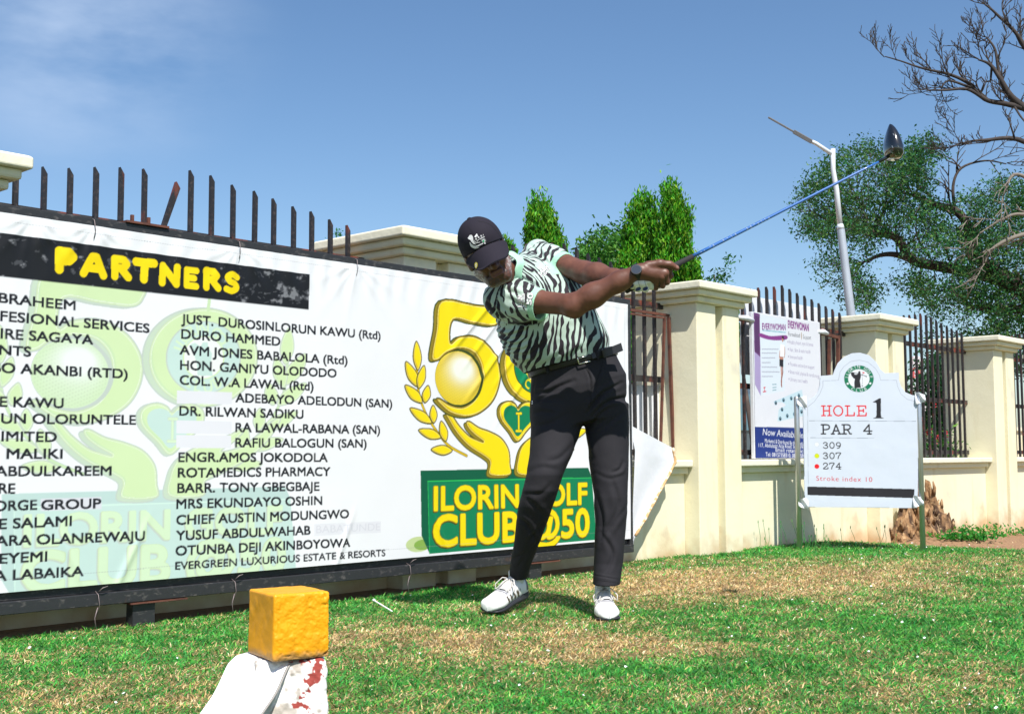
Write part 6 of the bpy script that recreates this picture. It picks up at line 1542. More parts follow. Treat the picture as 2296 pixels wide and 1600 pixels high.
# fabric coordinates: across / along for body and sleeves
uv = np.stack([np.arctan2(u_ / a_, -w_ / b_) * .16 * np.sign(1), tt, 0 * tt], -1); uv[:, 0] = np.arctan2(u_, np.where(np.abs(w_) < 1e-6, 1e-6, w_) * np.where(tco(np.array([belt_c - [0, .1, 0]]))[3][0] > 0, 1, -1)) * .155
band = np.zeros(len(V)); plain = np.zeros(len(V))
for k_, (s_, c_, n_, r_) in enumerate([(SHR, CUR, nR, .08), (SHL, CUL, nL, .075)]):
    al = (V - s_) @ n_; rad = V - s_ - al[:, None] * n_; rr = np.linalg.norm(rad, axis=1); ln_ = (c_ - s_) @ n_
    m = sstep(-.02, .03, al - .02) * (rr < r_ + .02) * (al < ln_ + .03) > .5
    x_ = np.cross(n_, [0, 1, 0]); x_ /= np.linalg.norm(x_); y_ = np.cross(n_, x_); th_ = np.arctan2(rad @ y_, rad @ x_)
    uv[m, 0] = al[m] + 3 + k_; uv[m, 1] = th_[m] * .065; band[m & (al > ln_ - .026)] = 1
dsp = dsp * (1 - .85 * band)
belt_d = (V - A3(1284, 812, 5.25)) @ hU0
dsp = dsp * sstep(-.01, .05, belt_d) + .007 * np.exp(-((belt_d - .055) / .03) ** 2)
V = V + Nn * dsp[:, None]
cc4 = np.concatenate([np.repeat(band[:, None], 3, 1), np.ones((len(V), 1))], 1)
def shirt_mat():
    m = bpy.data.materials.new('zebra_cloth'); m.use_nodes = True; t = m.node_tree; lk = t.links.new; b = t.nodes['Principled BSDF']; b.inputs['Roughness'].default_value = .7; b.inputs['Specular IOR Level'].default_value = .25; b.inputs['Sheen Weight'].default_value = .15
    a = t.nodes.new('ShaderNodeAttribute'); a.attribute_name = 'suv'; sep = t.nodes.new('ShaderNodeSeparateXYZ'); lk(a.outputs['Vector'], sep.inputs[0])
    def noise(sx, sy, det, off):
        mp = t.nodes.new('ShaderNodeMapping'); mp.inputs['Scale'].default_value = (sx, sy, 1); mp.inputs['Location'].default_value = (off, off * .7, 0); n = t.nodes.new('ShaderNodeTexNoise'); n.inputs['Scale'].default_value = 1; n.inputs['Detail'].default_value = det; lk(a.outputs['Vector'], mp.inputs[0]); lk(mp.outputs[0], n.inputs['Vector']); return n.outputs[0]
    def mth(op, x, y=None, z=None):
        n = t.nodes.new('ShaderNodeMath'); n.operation = op
        for i, v in enumerate((x, y, z)):
            if v is None: continue
            if isinstance(v, (int, float)): n.inputs[i].default_value = v
            else: lk(v, n.inputs[i])
        return n.outputs[0]
    ph = mth('ADD', mth('MULTIPLY', sep.outputs[0], 2 * pi / .036), mth('MULTIPLY', mth('SUBTRACT', noise(9, 7, 2, 1.3), .5), 19.0))
    ph = mth('ADD', ph, mth('MULTIPLY', sep.outputs[1], -88.0)); ph = mth('ADD', ph, mth('MULTIPLY', mth('SUBTRACT', noise(22, 30, 1, 5.1), .5), 3.2))
    w = mth('SINE', ph); th_ = mth('MULTIPLY', mth('SUBTRACT', noise(23, 13, 1.5, 9.7), .5), 7.0)
    v = mth('ADD', w, th_); r = t.nodes.new('ShaderNodeMapRange'); r.inputs['From Min'].default_value = .04; r.inputs['From Max'].default_value = .14; lk(v, r.inputs['Value'])
    bd = t.nodes.new('ShaderNodeAttribute'); bd.attribute_name = 'band'; inv = mth('SUBTRACT', 1.0, bd.outputs['Fac']); fac = mth('MULTIPLY', r.outputs[0], mth('GREATER_THAN', inv, .5))
    mx = t.nodes.new('ShaderNodeMix'); mx.data_type = 'RGBA'; mx.inputs[6].default_value = (.40, .51, .455, 1); mx.inputs[7].default_value = (.018, .013, .020, 1); lk(fac, mx.inputs[0])
    m2 = t.nodes.new('ShaderNodeMix'); m2.data_type = 'RGBA'; m2.inputs[7].default_value = (.34, .62, .45, 1); lk(mx.outputs[2], m2.inputs[6]); lk(mth('GREATER_THAN', bd.outputs['Fac'], .5), m2.inputs[0]); lk(m2.outputs[2], b.inputs['Base Color'])
    return m
M['zebra'] = shirt_mat()
qk = Q[keep[Q].all(1)]
shirt = npmesh('shirt', V, qk, M['zebra'], gol, attrs={'suv': ('FLOAT_VECTOR', uv), 'band': ('FLOAT_COLOR', cc4)})
SHV, SHQ = V, qk
# collar: a folded band round the neck, and the short button placket
M['mint'] = mat('mint_cloth', (.36, .66, .48), .7, bump=[(30, 3, .25, .004)])
cx_ = np.cross(NT, [0, 1, 0]); cx_ /= np.linalg.norm(cx_); cy_ = np.cross(NT, cx_)
b = MB()
def collar(u, v):
    a = u * 2 * pi * .93 + .55 + pi; fold = [(0.060, .0, .0), (.061, .020, .0), (.064, .030, .0), (.070, .022, .0), (.082, -.006, .0)]
    k = v * 4; i = min(int(k), 3); f = k - i; r = fold[i][0] * (1 - f) + fold[i + 1][0] * f; h = fold[i][1] * (1 - f) + fold[i + 1][1] * f
    wob = 1 + .05 * sin(a * 3 + 1) + .03 * sin(a * 7); p = NECK + NT * .034 + cx_ * cos(a) * r * wob + cy_ * sin(a) * r * 1.0 * wob + NT * (h - .020 + .006 * sin(a * 5))
    return Vector(p)
b.grid(collar, 60, 12); obj('collar', b, M['mint'], gol, smooth=True)

# ---- trousers
tr_ = Field(np.array([-.06, 4.98, .05]), np.array([.60, 5.60, 1.16]), .0038)
hL = np.array(P(1378, 786, 5.21) - P(1188, 838, 5.29)); hL = hL / np.linalg.norm(hL); hU = np.cross(hL, [0, 1, 0]); hU = -hU if hU[2] < 0 else hU
wc = A3(1284, 812, 5.25)
tr_.aloft(wc, hU, [(((c := A3(x, y, 5.25)) - wc) @ hU, c, hw * px(5.25), b, hL * k + np.array([1, 0, 0]) * (1 - k)) for (x, y, hw, b, k) in [(1303, 950, 94, .112, .1), (1299, 910, 110, .132, .4), (1297, 868, 111, .138, .8), (1288, 830, 101, .130, 1), (1284, 806, 97, .125, 1)]], .02)
LEG1 = [(905, 1192, 1300, 5.25, .115), (954, 1190, 1306, 5.235, .112), (1017, 1187, 1282, 5.19, .100), (1064, 1180, 1263, 5.165, .092), (1100, 1172, 1251, 5.17, .085), (1135, 1163, 1239, 5.20, .080), (1211, 1153, 1211, 5.30, .072), (1261, 1145, 1192, 5.375, .070), (1296, 1141, 1181, 5.42, .068)]
LEG2 = [(905, 1304, 1409, 5.26, .118), (950, 1311, 1410, 5.26, .112), (1051, 1323, 1409, 5.23, .093), (1114, 1333, 1406, 5.21, .083), (1177, 1336, 1403, 5.215, .078), (1261, 1331, 1396, 5.21, .076), (1309, 1329, 1389, 5.19, .078)]
for L_ in (LEG1, LEG2): tr_.zloft([(A3((a + c) / 2, y, Y), (c - a) / 2 * px(Y), b) for y, a, c, Y, b in L_], .022)
V, Q = tr_.mesh(2); Nn = vnormals(V, Q)
D4 = lambda x, y: ((1850 + x * .75) / 1.784, (1350 + y * .75) / 1.784)
lines = [([D1(700, 790), D1(860, 770), D1(1010, 700), D1(1230, 610)], 4, .010), ([D1(690, 930), D1(860, 810), D1(1080, 720)], 4, .006), ([D1(1425, 1085), D1(1500, 960), D1(1640, 800), D1(1900, 640)], 3.6, .010), ([D1(1440, 1000), D1(1560, 850), D1(1700, 700)], 3.4, .006), ([D1(1440, 1160), D1(1600, 990), D1(1760, 890), D1(1930, 850)], 3.6, .009), ([D1(1450, 1250), D1(1600, 1090), D1(1760, 960)], 4, .006), ([D1(1490, 1330), D1(1640, 1180)], 4, .004),
         ([D1(1410, 440), D1(1465, 600), D1(1470, 800)], 2.2, .005), ([D1(1640, 400), D1(1560, 620), D1(1500, 820)], 3, .004), ([D1(640, 1080), D1(780, 1050), D1(960, 1080)], 4, .004), ([D1(700, 520), D1(660, 700), D1(650, 830)], 2.4, .004),
         ([D4(345, 720), D4(420, 690), D4(500, 700)], 5, .003), ([D4(330, 850), D4(390, 900), D4(440, 960)], 5, .005), ([D4(300, 960), D4(350, 1000), D4(400, 1100)], 4, .007), ([D4(350, 1080), D4(390, 1040), D4(430, 980)], 4, .007), ([D4(270, 1180), D4(330, 1140), D4(370, 1060)], 4, .006), ([D4(285, 1240), D4(330, 1170), D4(390, 1090)], 4, .006), ([D4(320, 830), D4(420, 830), D4(470, 780)], 5, .005),
         ([D4(710, 720), D4(780, 750), D4(860, 730)], 4, .0025), ([D4(855, 660), D4(840, 700), D4(800, 720)], 3.4, .006), ([D4(715, 830), D4(745, 960), D4(735, 1100)], 4.5, .008), ([D4(800, 760), D4(830, 900), D4(760, 1030)], 5, .006), ([D4(870, 900), D4(800, 1000), D4(745, 1080)], 4.5, .005), ([D4(740, 1040), D4(800, 1150), D4(760, 1260)], 4.5, .006), ([D4(700, 1265), D4(770, 1278), D4(838, 1290)], 1.6, .002), ([D4(640, 480), D4(655, 560), D4(690, 650)], 5, .006), ([D4(850, 400), D4(790, 450), D4(720, 520)], 4, .004), ([D4(370, 470), D4(460, 460), D4(560, 400)], 5, .004), ([D4(600, 560), D4(520, 640), D4(440, 660)], 5, .004)]
dsp = creases(V, Nn, lines) + .0035 * fbm(V * [9, 9, 5] + 3, 3) + .0012 * fbm(V * 28, 2)
V = V + Nn * (.75 * dsp)[:, None]
M['trouser'] = mat('black_twill', (.021, .020, .0245), .8, spec=.2, bump=[((700, 700, 700), 1, .25, .0006)], noise=[((260, 260, 700), 1, (.022, .021, .025), .45, .65)])
npmesh('trousers', V, Q, M['trouser'], gol)
TRV, TRQ = V, Q
# ---- belt, buckle, loops
M['belt'] = mat('black_leather', (.012, .012, .014), .38, spec=.5, bump=[(420, 2, .4, .001)])
M['chrome'] = mat('buckle_metal', (.7, .69, .66), .25, metal=1.)
hD = np.cross(hL, hU); hD = -hD if hD[1] > 0 else hD   # towards the camera
bcen = A3(1283, 812, 5.25); ba, bb_ = 97.5 * px(5.25) + .009, .138
def bpt(a, h, o=0.0):
    S_, C_ = sin(a), cos(a); e_ = 2 / 2.25
    return Vector(bcen + hL * (ba + o) * math.copysign(abs(S_) ** e_, S_) + hD * (bb_ + o) * math.copysign(abs(C_) ** e_, C_) + hU * h)
b = MB(); n_ = 72
b.loft([[bpt(2 * pi * k / n_, h, o) for k in range(n_)] for h, o in [(-.019, -.006), (-.019, .002), (-.016, .004), (.016, .004), (.019, .002), (.019, -.006)]], cap=False)
bl = obj('belt', b, M['belt'], gol, smooth=True)
ab = .32
b = MB()
q_ = lambda a, h, o: bpt(a, h, o)
for (a0, h0, a1, h1) in [(ab - .13, .024, ab + .12, .024), (ab - .13, -.024, ab + .12, -.024), (ab - .13, -.024, ab - .13, .024)]:
    b.tube([q_(a0, h0, .010), q_((a0 + a1) / 2, (h0 + h1) / 2, .012), q_(a1, h1, .010)], .0032, 8)
b.tube([q_(ab - .13, 0, .012), q_(ab + .05, .001, .013)], .0022, 6); obj('buckle', b, M['chrome'], bl, smooth=True)
b = MB(); tip = [bpt(.50, .000, .008), bpt(.80, .002, .010), Vector(A3(1352, 793, 5.085)), Vector(A3(1372, 786, 5.08)), Vector(A3(1395, 777, 5.09))]; tc = crom([tuple(p) for p in tip], False, 6)
b.loft([[Vector(p + hU * .0175), Vector(p + hU * .0175 + hD * .004), Vector(p - hU * .0175 + hD * .004), Vector(p - hU * .0175)] for p in tc]); obj('belt_end', b, M['belt'], bl, bevel=.0015)
for a in (-.42, .62):
    b = MB(); b.loft([[bpt(a + s * .035, h, o) for s, o in ((-.7, .003), (-.7, .0125), (.7, .0125), (.7, .003))] for h in (-.025, -.01, .01, .024)]); obj('belt_loop', b, M['trouser'], bl, bevel=.0015)
# ---- cap
M['capcloth'] = mat('cap_cloth', (.020, .0175, .026), .85, spec=.15, bump=[((500, 500, 500), 2, .15, .0008)])
nv_, nt_ = 26, 96; vs = []
def cap_pt(a, t):
    z0 = .033 + .014 * cos(a) - .012 * sin(a) ** 2; r = (1 - t ** 2.5) ** (1 / 2.15); fr = cos(a)
    fw = (.113 if fr > 0 else .107); seam = 1 - .012 * sum(math.exp(-(((a - s_ + pi) % (2 * pi) - pi) / .03) ** 2) for s_ in (0, pi / 3, 2 * pi / 3, pi, -pi / 3, -2 * pi / 3)) * (1 - t)
    bulge = 1 + .02 * sin(pi * t) * (fr > 0)
    return Vector(Hd(.0900 * sin(a) * r * seam * bulge, fw * fr * r * seam * bulge - .004, z0 + (.151 - z0) * t))
b = MB(); b.loft([[cap_pt(2 * pi * k / nt_, t) for k in range(nt_)] for t in np.concatenate([np.linspace(0, .85, 20), np.linspace(.88, .999, 9)])])
capo = obj('cap', b, M['capcloth'], gol, smooth=True)
b = MB(); am = 1.12
def brim(u, v, o):
    a = (u * 2 - 1) * am; p0 = cap_pt(a, 0.0); x_ = sin(a) / sin(am); ext = .098 * (1 - abs(x_) ** 5) * v
    l = np.array([.0910 * sin(a), .1135 * cos(a) - .004, 0]); base = HC + HR * l[0] + HF * l[1]
    z0 = .033 + .014 * cos(a) - .012 * sin(a) ** 2
    zz = z0 - .003 - .55 * ext - .020 * x_ * x_ * (.35 + .65 * v) + o
    return Vector(base + HF * ext + HR * (sin(a) * .010 * v) + HU * zz)
nu, nv = 40, 10; vs = [brim(i / nu, j / nv, .0018) for j in range(nv + 1) for i in range(nu + 1)] + [brim(i / nu, j / nv, -.0018) for j in range(nv + 1) for i in range(nu + 1)]
K = (nu + 1) * (nv + 1); fs = []
for j in range(nv):
    for i in range(nu):
        a = j * (nu + 1) + i; f4 = (a, a + 1, a + nu + 2, a + nu + 1); fs += [f4[::-1], tuple(x + K for x in f4)]
for i in range(nu): a = nv * (nu + 1) + i; fs.append((a, a + 1, a + 1 + K, a + K))
b.add(vs, fs); obj('brim', b, M['capcloth'], capo, smooth=True)
b = MB(); b.loft([[Vector(Hd(r * cos(2 * pi * k / 14), r * sin(2 * pi * k / 14) - .004, z)) for k in range(14)] for z, r in [(.1495, .0085), (.153, .0085), (.1555, .006), (.1565, .001)]]); obj('button', b, M['capcloth'], capo, smooth=True)

# ---- prints laid on cloth: shapes projected onto the mesh they sit on
def bvh_of(V, Q): return BVHTree.FromPolygons([tuple(v) for v in V], [tuple(int(i) for i in q) for q in Q])
def obj_bvh(o):
    w = wloc(o.parent); return BVHTree.FromPolygons([tuple(v.co + w) for v in o.data.vertices], [tuple(p.vertices) for p in o.data.polygons])
def decal(name, polys, bvh, mats, parent, lift=.0012):
    """polys: list of (pixel points, triangles, material index)"""
    b = MB()
    for pts, tri, mi in polys:
        hit = []
        for x, y in pts:
            r = ray(x, y).normalized(); h = bvh.ray_cast(CAM, r)
            hit.append(None if h[0] is None else h[0] + h[1] * (lift * (1 + .5 * mi)) * (1 if h[1].dot(r) < 0 else -1))
        keep = [tuple(t) for t in tri if all(hit[i] is not None for i in t)]
        b.add([h if h is not None else Vector((0, 5, 1)) for h in hit], keep, mi)
    used = [f for f in b.f]
    return obj(name, b, mats, parent)
def px_text(st, x0, y0, x1, y1, h, bold, mi):
    v, t = glyph_tris(st, bold); a, c = v[:, 0].min(), v[:, 0].max(); d = np.array([x1 - x0, y1 - y0], float); n = np.array([d[1], -d[0]]) / np.hypot(*d)
    k = (v[:, :1] - a) / (c - a); p = np.array([x0, y0]) + k * d + v[:, 1:] * h / .685 * n
    return (p, t, mi)
from mathutils.geometry import tessellate_polygon
def px_poly(pts, mi, sm=False):
    p = crom(pts, True, 4) if sm else np.array(pts, float); t = tessellate_polygon([[Vector((a, c, 0)) for a, c in p]]); return (p, t, mi)
def px_line(pts, w, mi):
    p = crom(pts, False, 6) if len(pts) > 2 else np.array(pts, float); d = np.gradient(p, axis=0); n = np.stack([-d[:, 1], d[:, 0]], -1) / (np.hypot(*d.T)[:, None] + 1e-9); m = len(p)
    wv = w * np.ones((m, 1)) if not hasattr(w, '__len__') else np.interp(np.linspace(0, 1, m), np.linspace(0, 1, len(w)), w)[:, None]
    q = np.concatenate([p + n * wv / 2, p - n * wv / 2]); t = []
    for i in range(m - 1): t += [(i, i + 1, m + i + 1), (i, m + i + 1, m + i)]
    return (q, t, mi)
M['white_thread'] = mat('white_thread', (.74, .74, .76), .7); M['black_print'] = mat('black_print', (.012, .01, .014), .7); M['green_thread'] = mat('green_thread', (.02, .35, .15), .7); M['gold_thread'] = mat('gold_pin', (.72, .58, .05), .35, metal=.4)
capb = obj_bvh(capo)
lp = []
lp.append(px_poly([D3(486, 490), D3(520, 440), D3(550, 440), D3(570, 470), D3(575, 520), D3(600, 570), D3(625, 590), D3(580, 585), D3(545, 550), D3(525, 515), D3(505, 510)], 0))
lp.append(px_poly([D3(590, 470), D3(628, 416), D3(648, 455), D3(610, 475)], 0))
lp.append(px_line([D3(610, 478), D3(640, 545)], .8, 0))
for pts, w in [([D3(520, 552), D3(545, 610), D3(600, 645), D3(670, 636)], [.6, 4.2, 3, .3]), ([D3(535, 580), D3(590, 622), D3(650, 610), D3(735, 565)], [.6, 3.2, 3, 1.5]), ([D3(590, 520), D3(610, 555), D3(650, 560), D3(685, 548)], [.4, 1.6, 1.6, .4])]: lp.append(px_line(pts, w, 0))
lp.append(px_text("N", *D3(612, 520), *D3(634, 508), 3.4, .03, 0)); lp.append(px_text("E", *D3(656, 492), *D3(674, 480), 3.4, .03, 0)); lp.append(px_text("S", *D3(698, 472), *D3(716, 460), 3.4, .03, 0)); lp.append(px_text("I", *D3(736, 452), *D3(740, 450), 3.4, .03, 0))
lp.append(px_line([D3(632, 530), D3(665, 512)], 1.2, 0)); lp.append(px_line([D3(672, 505), D3(752, 466)], 1.2, 0))
c = np.array(D3(733, 532))
lp.append(px_poly([c + 3.6 * np.array([cos(a), sin(a)]) for a in np.linspace(0, 2 * pi, 16, endpoint=False)], 0)); lp.append(px_poly([c + 2.3 * np.array([cos(a), sin(a)]) + [0, .4] for a in np.linspace(0, 2 * pi, 12, endpoint=False)], 1))
for a in np.linspace(-2.8, .6, 7): lp.append(px_line([c + 4.4 * np.array([cos(a), sin(a)]), c + 6.0 * np.array([cos(a), sin(a)])], .8, 0))
lp.append(px_line([D3(748, 560), D3(766, 578)], 2.6, 0))
M['seam'] = mat('dark_seam', (.006, .005, .008), .9)
decal('seam', [px_line([D3(478, 285), D3(560, 400), D3(640, 520), D3(742, 645)], .9, 0), px_line([D3(640, 215), D3(820, 260), D3(940, 370), D3(1010, 470)], .8, 0)], capb, [M['seam']], capo, .0008)
decal('embroidery', lp, capb, [M['white_thread'], M['green_thread']], capo)
brb = obj_bvh([c for c in capo.children if c.name.startswith('brim')][0])
decal('cap_pin', [px_poly([D3(603, 895), D3(622, 876), D3(643, 890), D3(647, 930), D3(632, 972), D3(615, 975), D3(602, 935)], 0, True), px_line([D3(632, 895), D3(620, 925), D3(632, 930), D3(620, 960)], 1.2, 1)], brb, [M['gold_thread'], M['white_thread']], capo, .002)
shb = bvh_of(SHV, SHQ); lp = []
for st, a, c_, h, bo in [("50", (1490, 1560), (1535, 1372), 34, .075), ("ILORIN", (1352, 1592), (1352, 1420), 9.5, .06), ("GOLF CLUB", (1384, 1592), (1398, 1380), 6.2, .05), ("@", (1420, 1588), (1422, 1552), 7, .03)]:
    x0, y0 = D3(*a); x1, y1 = D3(*c_)
    if st == "50": x0, y0 = D3(1500, 1562); x1, y1 = D3(1536, 1376); h = 11.5
    lp.append(px_text(st, x0, y0, x1, y1, h, .075, 0)); lp.append(px_text(st, x0, y0, x1, y1, h, .03, 1))
decal('sleeve_print', lp, shb, [M['black_print'], M['white_thread']], shirt)
trb = bvh_of(TRV, TRQ); M['trouser_seam'] = mat('trouser_seam', (.004, .004, .005), .95)
decal('trouser_seams', [px_line([D1(716, 560), D1(680, 660), D1(655, 760), D1(645, 850)], 1.3, 0), px_line([D1(1400, 440), D1(1450, 520), D1(1468, 640), D1(1472, 790), D1(1468, 930)], 1.1, 0), px_line([D1(1640, 330), D1(1600, 480), D1(1540, 640), D1(1480, 720)], .8, 0), px_line([D4(697, 1290), D4(760, 1297), D4(838, 1308)], .7, 0), px_line([D1(636, 898), D1(640, 908)], 2.4, 1), px_line([D1(636, 915), D1(640, 924)], 2.4, 1), px_line([D1(636, 932), D1(640, 944)], 2.4, 1)], trb, [M['trouser_seam'], M['white_thread']], [c for c in gol.children if c.name.startswith('trousers')][0], .0008)
lp = []
for st, a, c_, h in [("J.Alex", (1640, 1098), (1772, 955), 9), ("2024-02", (1706, 1104), (1800, 990), 5)]:
    lp.append(px_text(st, *D3(*a), *D3(*c_), h, .07, 0)); lp.append(px_text(st, *D3(*a), *D3(*c_), h, .025, 1))
decal('chest_print', lp, shb, [M['black_print'], M['white_thread']], shirt)

# ---- watch
M['watch_black'] = mat('watch_black', (.012, .012, .014), .45); M['watch_glass'] = mat('watch_glass', (.03, .04, .055), .12, spec=.8)
wd_ = (WRR - ELR) / np.linalg.norm(WRR - ELR); wc_ = WRR - wd_ * .008
ux = np.cross(wd_, [0, -1, 0]); ux /= np.linalg.norm(ux); uy = np.cross(wd_, ux); uy = uy if uy[1] < 0 else -uy
b = MB()
b.loft([[Vector(wc_ + wd_ * w + (ux * cos(2 * pi * k / 32) * .0315 + uy * sin(2 * pi * k / 32) * .0325) * (1 + o)) for k in range(32)] for w, o in [(-.011, -.06), (-.011, .05), (.011, .05), (.011, -.06)]], cap=False)
wt_ = obj('watch_strap', b, M['watch_black'], gol, smooth=False)
fn_ = (np.array([-.1, -1, .30])); fn_ /= np.linalg.norm(fn_); fc = wc_ + uy * .031 + np.array([0, 0, .006]); f1 = np.cross(fn_, [0, 0, 1]); f1 /= np.linalg.norm(f1); f2 = np.cross(f1, fn_)
b = MB(); b.loft([[Vector(fc + fn_ * h + (f1 * cos(2 * pi * k / 32) + f2 * sin(2 * pi * k / 32)) * r) for k in range(32)] for h, r in [(-.008, .021), (.002, .0225), (.006, .0222), (.008, .0205)]]); wcse = obj('watch_case', b, M['watch_black'], wt_, smooth=False, bevel=.0006)
b = MB(); b.loft([[Vector(fc + fn_ * h + (f1 * cos(2 * pi * k / 32) + f2 * sin(2 * pi * k / 32)) * r) for k in range(32)] for h, r in [(.0079, .0185), (.0086, .0183)]]); obj('watch_face', b, M['watch_glass'], wt_)

# ---- shoes
M['shoe'] = mat('white_shoe_leather', attr='col', rough=.4, spec=.45, bump=[(60, 3, .12, .002)]); M['sole'] = mat('dark_sole', (.022, .023, .030), .6); M['lace'] = mat('white_lace', (.60, .58, .56), .8); M['sock'] = mat('white_sock', (.70, .70, .70), .9)
def shoe(heel, toe, side_up, lift):
    heel, toe = np.array(heel, float), np.array(toe, float); fz = toe - heel; L_ = np.linalg.norm(fz); fz = fz / L_; k = L_ / .30
    s_ = np.cross(fz, [0, 0, 1]); s_ /= np.linalg.norm(s_); u_ = np.cross(s_, fz); u_ = u_ if u_[2] > 0 else -u_
    s_ = s_ * cos(side_up) + u_ * sin(side_up); u_ = np.cross(s_, fz); u_ = u_ if u_[2] > 0 else -u_
    prof = [(.000, .012, .050), (.006, .026, .072), (.02, .034, .088), (.05, .039, .098), (.09, .040, .104), (.115, .041, .100), (.14, .043, .086), (.165, .046, .073), (.19, .050, .063), (.215, .0525, .057), (.24, .052, .052), (.262, .0505, .049), (.28, .045, .045), (.292, .034, .038), (.297, .022, .031), (.300, .0006, .018)]
    pr = np.array(prof); ff = np.concatenate([np.linspace(0, .03, 8), np.linspace(.04, .27, 40), np.linspace(.275, .300, 12)]); n_ = 40
    V, C = [], []
    for f in ff:
        w = np.interp(f, pr[:, 0], pr[:, 1]); h = np.interp(f, pr[:, 0], pr[:, 2]); bend = .006 * (1 - f / .3) + .012 * sstep(.22, .30, f) * .6; sh_ = .006 * sin(f / .3 * pi)
        for j in range(n_):
            a = 2 * pi * j / n_; cx__ = abs(cos(a)) ** .75 * (1 if cos(a) > 0 else -1); sy = abs(sin(a)) ** .85 * (1 if sin(a) > 0 else -1)
            zz = (sy * .5 + .5) * h; ww = w * (1 - .35 * max(0, zz / h - .45) * (1 if f < .17 else .35))
            V.append(heel + (fz * f + s_ * (cx__ * ww + sh_) + u_ * (zz + bend + .006)) * k)
            c = [.80, .80, .80]
            x_ = f - .5 * (zz - .03)
            if .018 < zz < .052 and .085 < f < .205 and abs(cos(a)) > .5:
                m_ = (x_ - .092) % .030
                if m_ < .015: c = [.075, .055, .035]
            if f < .035 and zz > .03: c = [.05, .06, .09]
            if zz > h * .86 and .118 < f < .192: c = [.50, .50, .53] if ((f - .118) / .0165) % 1 > .34 else [.10, .10, .12]
            C.append(c)
    n1 = len(ff); i = np.arange(n1 * n_).reshape(n1, n_); i2 = np.roll(i, -1, 1)
    Q = np.stack([i[:-1], i2[:-1], i2[1:], i[1:]], -1).reshape(-1, 4)
    if np.dot(np.cross(V[Q[5][1]] - V[Q[5][0]], V[Q[5][3]] - V[Q[5][0]]), np.mean(V, 0) - V[Q[5][0]]) > 0: Q = Q[:, ::-1]
    V = np.array(V); o = npmesh('shoe', V, Q, M['shoe'], gol, attrs={'col': ('FLOAT_COLOR', np.concatenate([np.array(C), np.ones((len(C), 1))], 1))})
    at = lambda f, x, z: Vector(heel + (fz * f + s_ * x + u_ * z) * k)
    b = MB(); rings = []
    for z, g in [(-.004, -.003), (.002, .002), (.010, .004), (.017, .001)]:
        rg = []
        for side in (1, -1):
            fl = np.linspace(.0005, .2985, 30) if side == 1 else np.linspace(.2985, .0005, 30)
            for f in fl:
                w = np.interp(np.clip(f, 0, .3), pr[:, 0], pr[:, 1]) * .97 + g; w = w if 0 < f < .3 else .004
                rg.append(at(f, side * w + .006 * sin(np.clip(f, 0, .3) / .3 * pi), z * (1 - .6 * float(sstep(.2, .3, f))) + .006 * (1 - f / .3) + .010 * float(sstep(.22, .30, f)) + .012 * (f < .08) * (z > .01)))
        rings.append(rg)
    b.loft(rings); obj('sole', b, M['sole'], o, smooth=False)
    b = MB()
    for q_, f in enumerate((.128, .145, .162, .178)):
        h = np.interp(f, pr[:, 0], pr[:, 2]) + .016; w = .021 + .002 * q_
        b.tube([at(f - .004, -w - .006, h - .016), at(f, -w * .5, h - .001), at(f + .003, w * .3, h), at(f - .003, w + .006, h - .016)], .0023, 6)
    for sg in (1, -1):
        b.tube([at(.125, 0, .116), at(.135, sg * .03, .118), at(.155, sg * .052, .092), at(.165, sg * .050, .070), at(.150, sg * .040, .078), at(.128, sg * .010, .114)], .0024, 6)
        b.tube([at(.125, 0, .117), at(.15, sg * .018, .104), at(.185, sg * .03, .078)], .0022, 6)
    obj('laces', b, M['lace'], o, smooth=True)
    b = MB(); b.grid(lambda u, v: at(.105 + v * .075, (u - .5) * .05, .117 - v * .035 + .004 * sin(pi * u) - .012 * (2 * u - 1) ** 2), 8, 8); obj('tongue', b, M['lace'], o, smooth=True)
    b = MB(); b.tube([at(.06, .004, .07), at(.064, .004, .10), at(.07, .004, .135)], [.034, .033, .031], 16); obj('sock', b, M['sock'], gol, smooth=True)
    return o
tl_ = A3(1091, 1374, 5.235); tl_[2] = .012; hl_ = A3(1176, 1336, 5.475); hl_[2] = .058
shoe(hl_, tl_, .12, 0)
tr2 = A3(1367, 1390, 5.02); tr2[2] = .006; hr_ = A3(1353, 1348, 5.31); hr_[2] = .010
shoe(hr_, tr2, -.05, 0)

# ------------------------------------------------------------------ golf club
M['grip'] = mat('rubber_grip', (.018, .017, .018), .8, bump=[(600, 2, .5, .001)]); M['shaft'] = mat('blue_shaft', (.030, .13, .42), .22, coat=.6, spec=.6); M['clubhead'] = mat('club_black', (.010, .011, .014), .14, coat=.8, spec=.6)
ct = thing('golf_club', 'golf driver with blue shaft and black head held up by the golfer', 'golf club', Gx(1700))
b = MB(); b.tube([Vector(G0 - ga * .004), Vector(G0), Vector(Gx(1551))], [.010, .0142, .0105], 14); obj('grip', b, M['grip'], ct, smooth=True)
sag = lambda k: np.array([0, 0, -.020 * sin(pi * k) * 0])
b = MB(); pts = [Vector(Gx(1548 + (1975 - 1548) * k)) for k in np.linspace(0, 1, 12)]; b.tube(pts, list(np.linspace(.0078, .0047, 12)), 12); so = obj('shaft', b, M['shaft'], ct, smooth=True)
M['decal_grey'] = mat('shaft_lettering', (.20, .30, .50), .4)
b = MB()
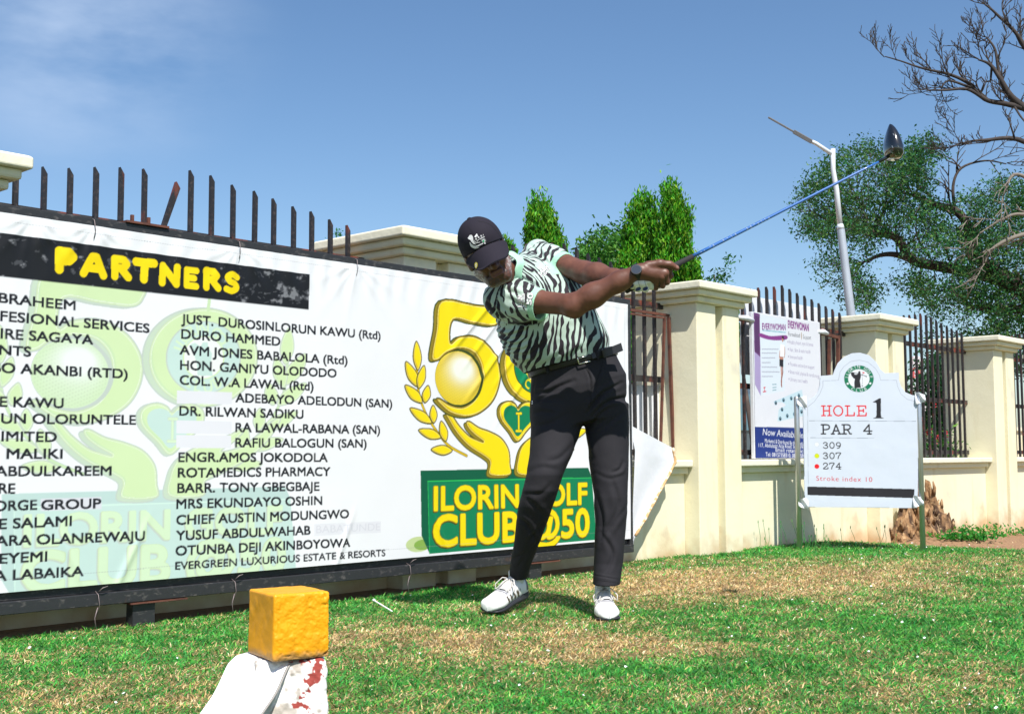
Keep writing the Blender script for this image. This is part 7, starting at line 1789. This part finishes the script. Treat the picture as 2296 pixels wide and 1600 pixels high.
for px_ in list(range(1560, 1600, 7)) + list(range(1608, 1650, 9)) + list(range(1662, 1725, 8)):
    k = Gx(px_); r_ = .0081 - .0031 * (px_ - 1548) / 427; sd = np.cross(ga, [0, -1, 0]); sd /= np.linalg.norm(sd); fr_ = np.cross(sd, ga); fr_ = fr_ if fr_[1] < 0 else -fr_
    for a in (-.5, 0, .5):
        p = k + (fr_ * cos(a) + sd * sin(a)) * r_; dirs = (-fr_ * sin(a) + sd * cos(a)) * .0014
        if random.random() < .6: b.add([Vector(p - dirs), Vector(p + dirs), Vector(p + dirs + ga * .006), Vector(p - dirs + ga * .006)], [(0, 1, 2, 3)])
obj('lettering', b, M['decal_grey'], so)
b = MB(); b.tube([Vector(Gx(1970)), Vector(Gx(1986)), Vector(A3(1993, 349, 4.872))], [.0066, .0072, .009], 12); obj('hosel', b, M['clubhead'], ct, smooth=True)
# driver head: the sole turned to the right, the crown to the left, its tail pointing up
HX = lambda x, y: ((3380 + x / 6.957) / 1.784, (450 + y / 6.957) / 1.784)
rowsH = [(1245, 1190, 1520, .052), (1150, 1120, 1590, .062), (1050, 1098, 1592, .064), (950, 1092, 1575, .062), (850, 1098, 1545, .058), (750, 1112, 1515, .053), (650, 1132, 1478, .046), (560, 1155, 1440, .038), (470, 1182, 1395, .028), (400, 1206, 1350, .018), (350, 1225, 1310, .010), (325, 1240, 1272, .003)]
b = MB(); rings = []
for y, a, c, dp in rowsH:
    A_, C_ = A3(*HX(a, y), 4.875), A3(*HX(c, y + (40 if y > 1100 else 0)), 4.875); mid = (A_ + C_) / 2; hx = (C_ - A_) / 2; rg = []
    for k in range(28):
        an = 2 * pi * k / 28; ca, sa = cos(an), sin(an)
        # crown (left) swells, sole (right) is flatter
        rg.append(Vector(mid + hx * (abs(ca) ** (.9 if ca < 0 else .7) * (1 if ca > 0 else -1)) + np.array([0, 1, 0]) * dp * sa))
    rings.append(rg)
b.loft(rings); hd = obj('club_head', b, M['clubhead'], ct, smooth=True)
M['head_grey'] = mat('head_marks', (.38, .40, .42), .25, metal=.6)
hb_ = obj_bvh(hd)
decal('sole_marks', [px_poly([HX(1300, 930), HX(1330, 985), HX(1500, 965), HX(1480, 920)], 0), px_poly([HX(1290, 1095), HX(1325, 1140), HX(1500, 1080), HX(1470, 1045)], 0), px_poly([HX(1385, 1160), HX(1410, 1220), HX(1540, 1165), HX(1505, 1105)], 0), px_poly([HX(1330, 590), HX(1365, 650), HX(1375, 640), HX(1345, 585)], 0)], hb_, [M['head_grey']], hd, .0015)
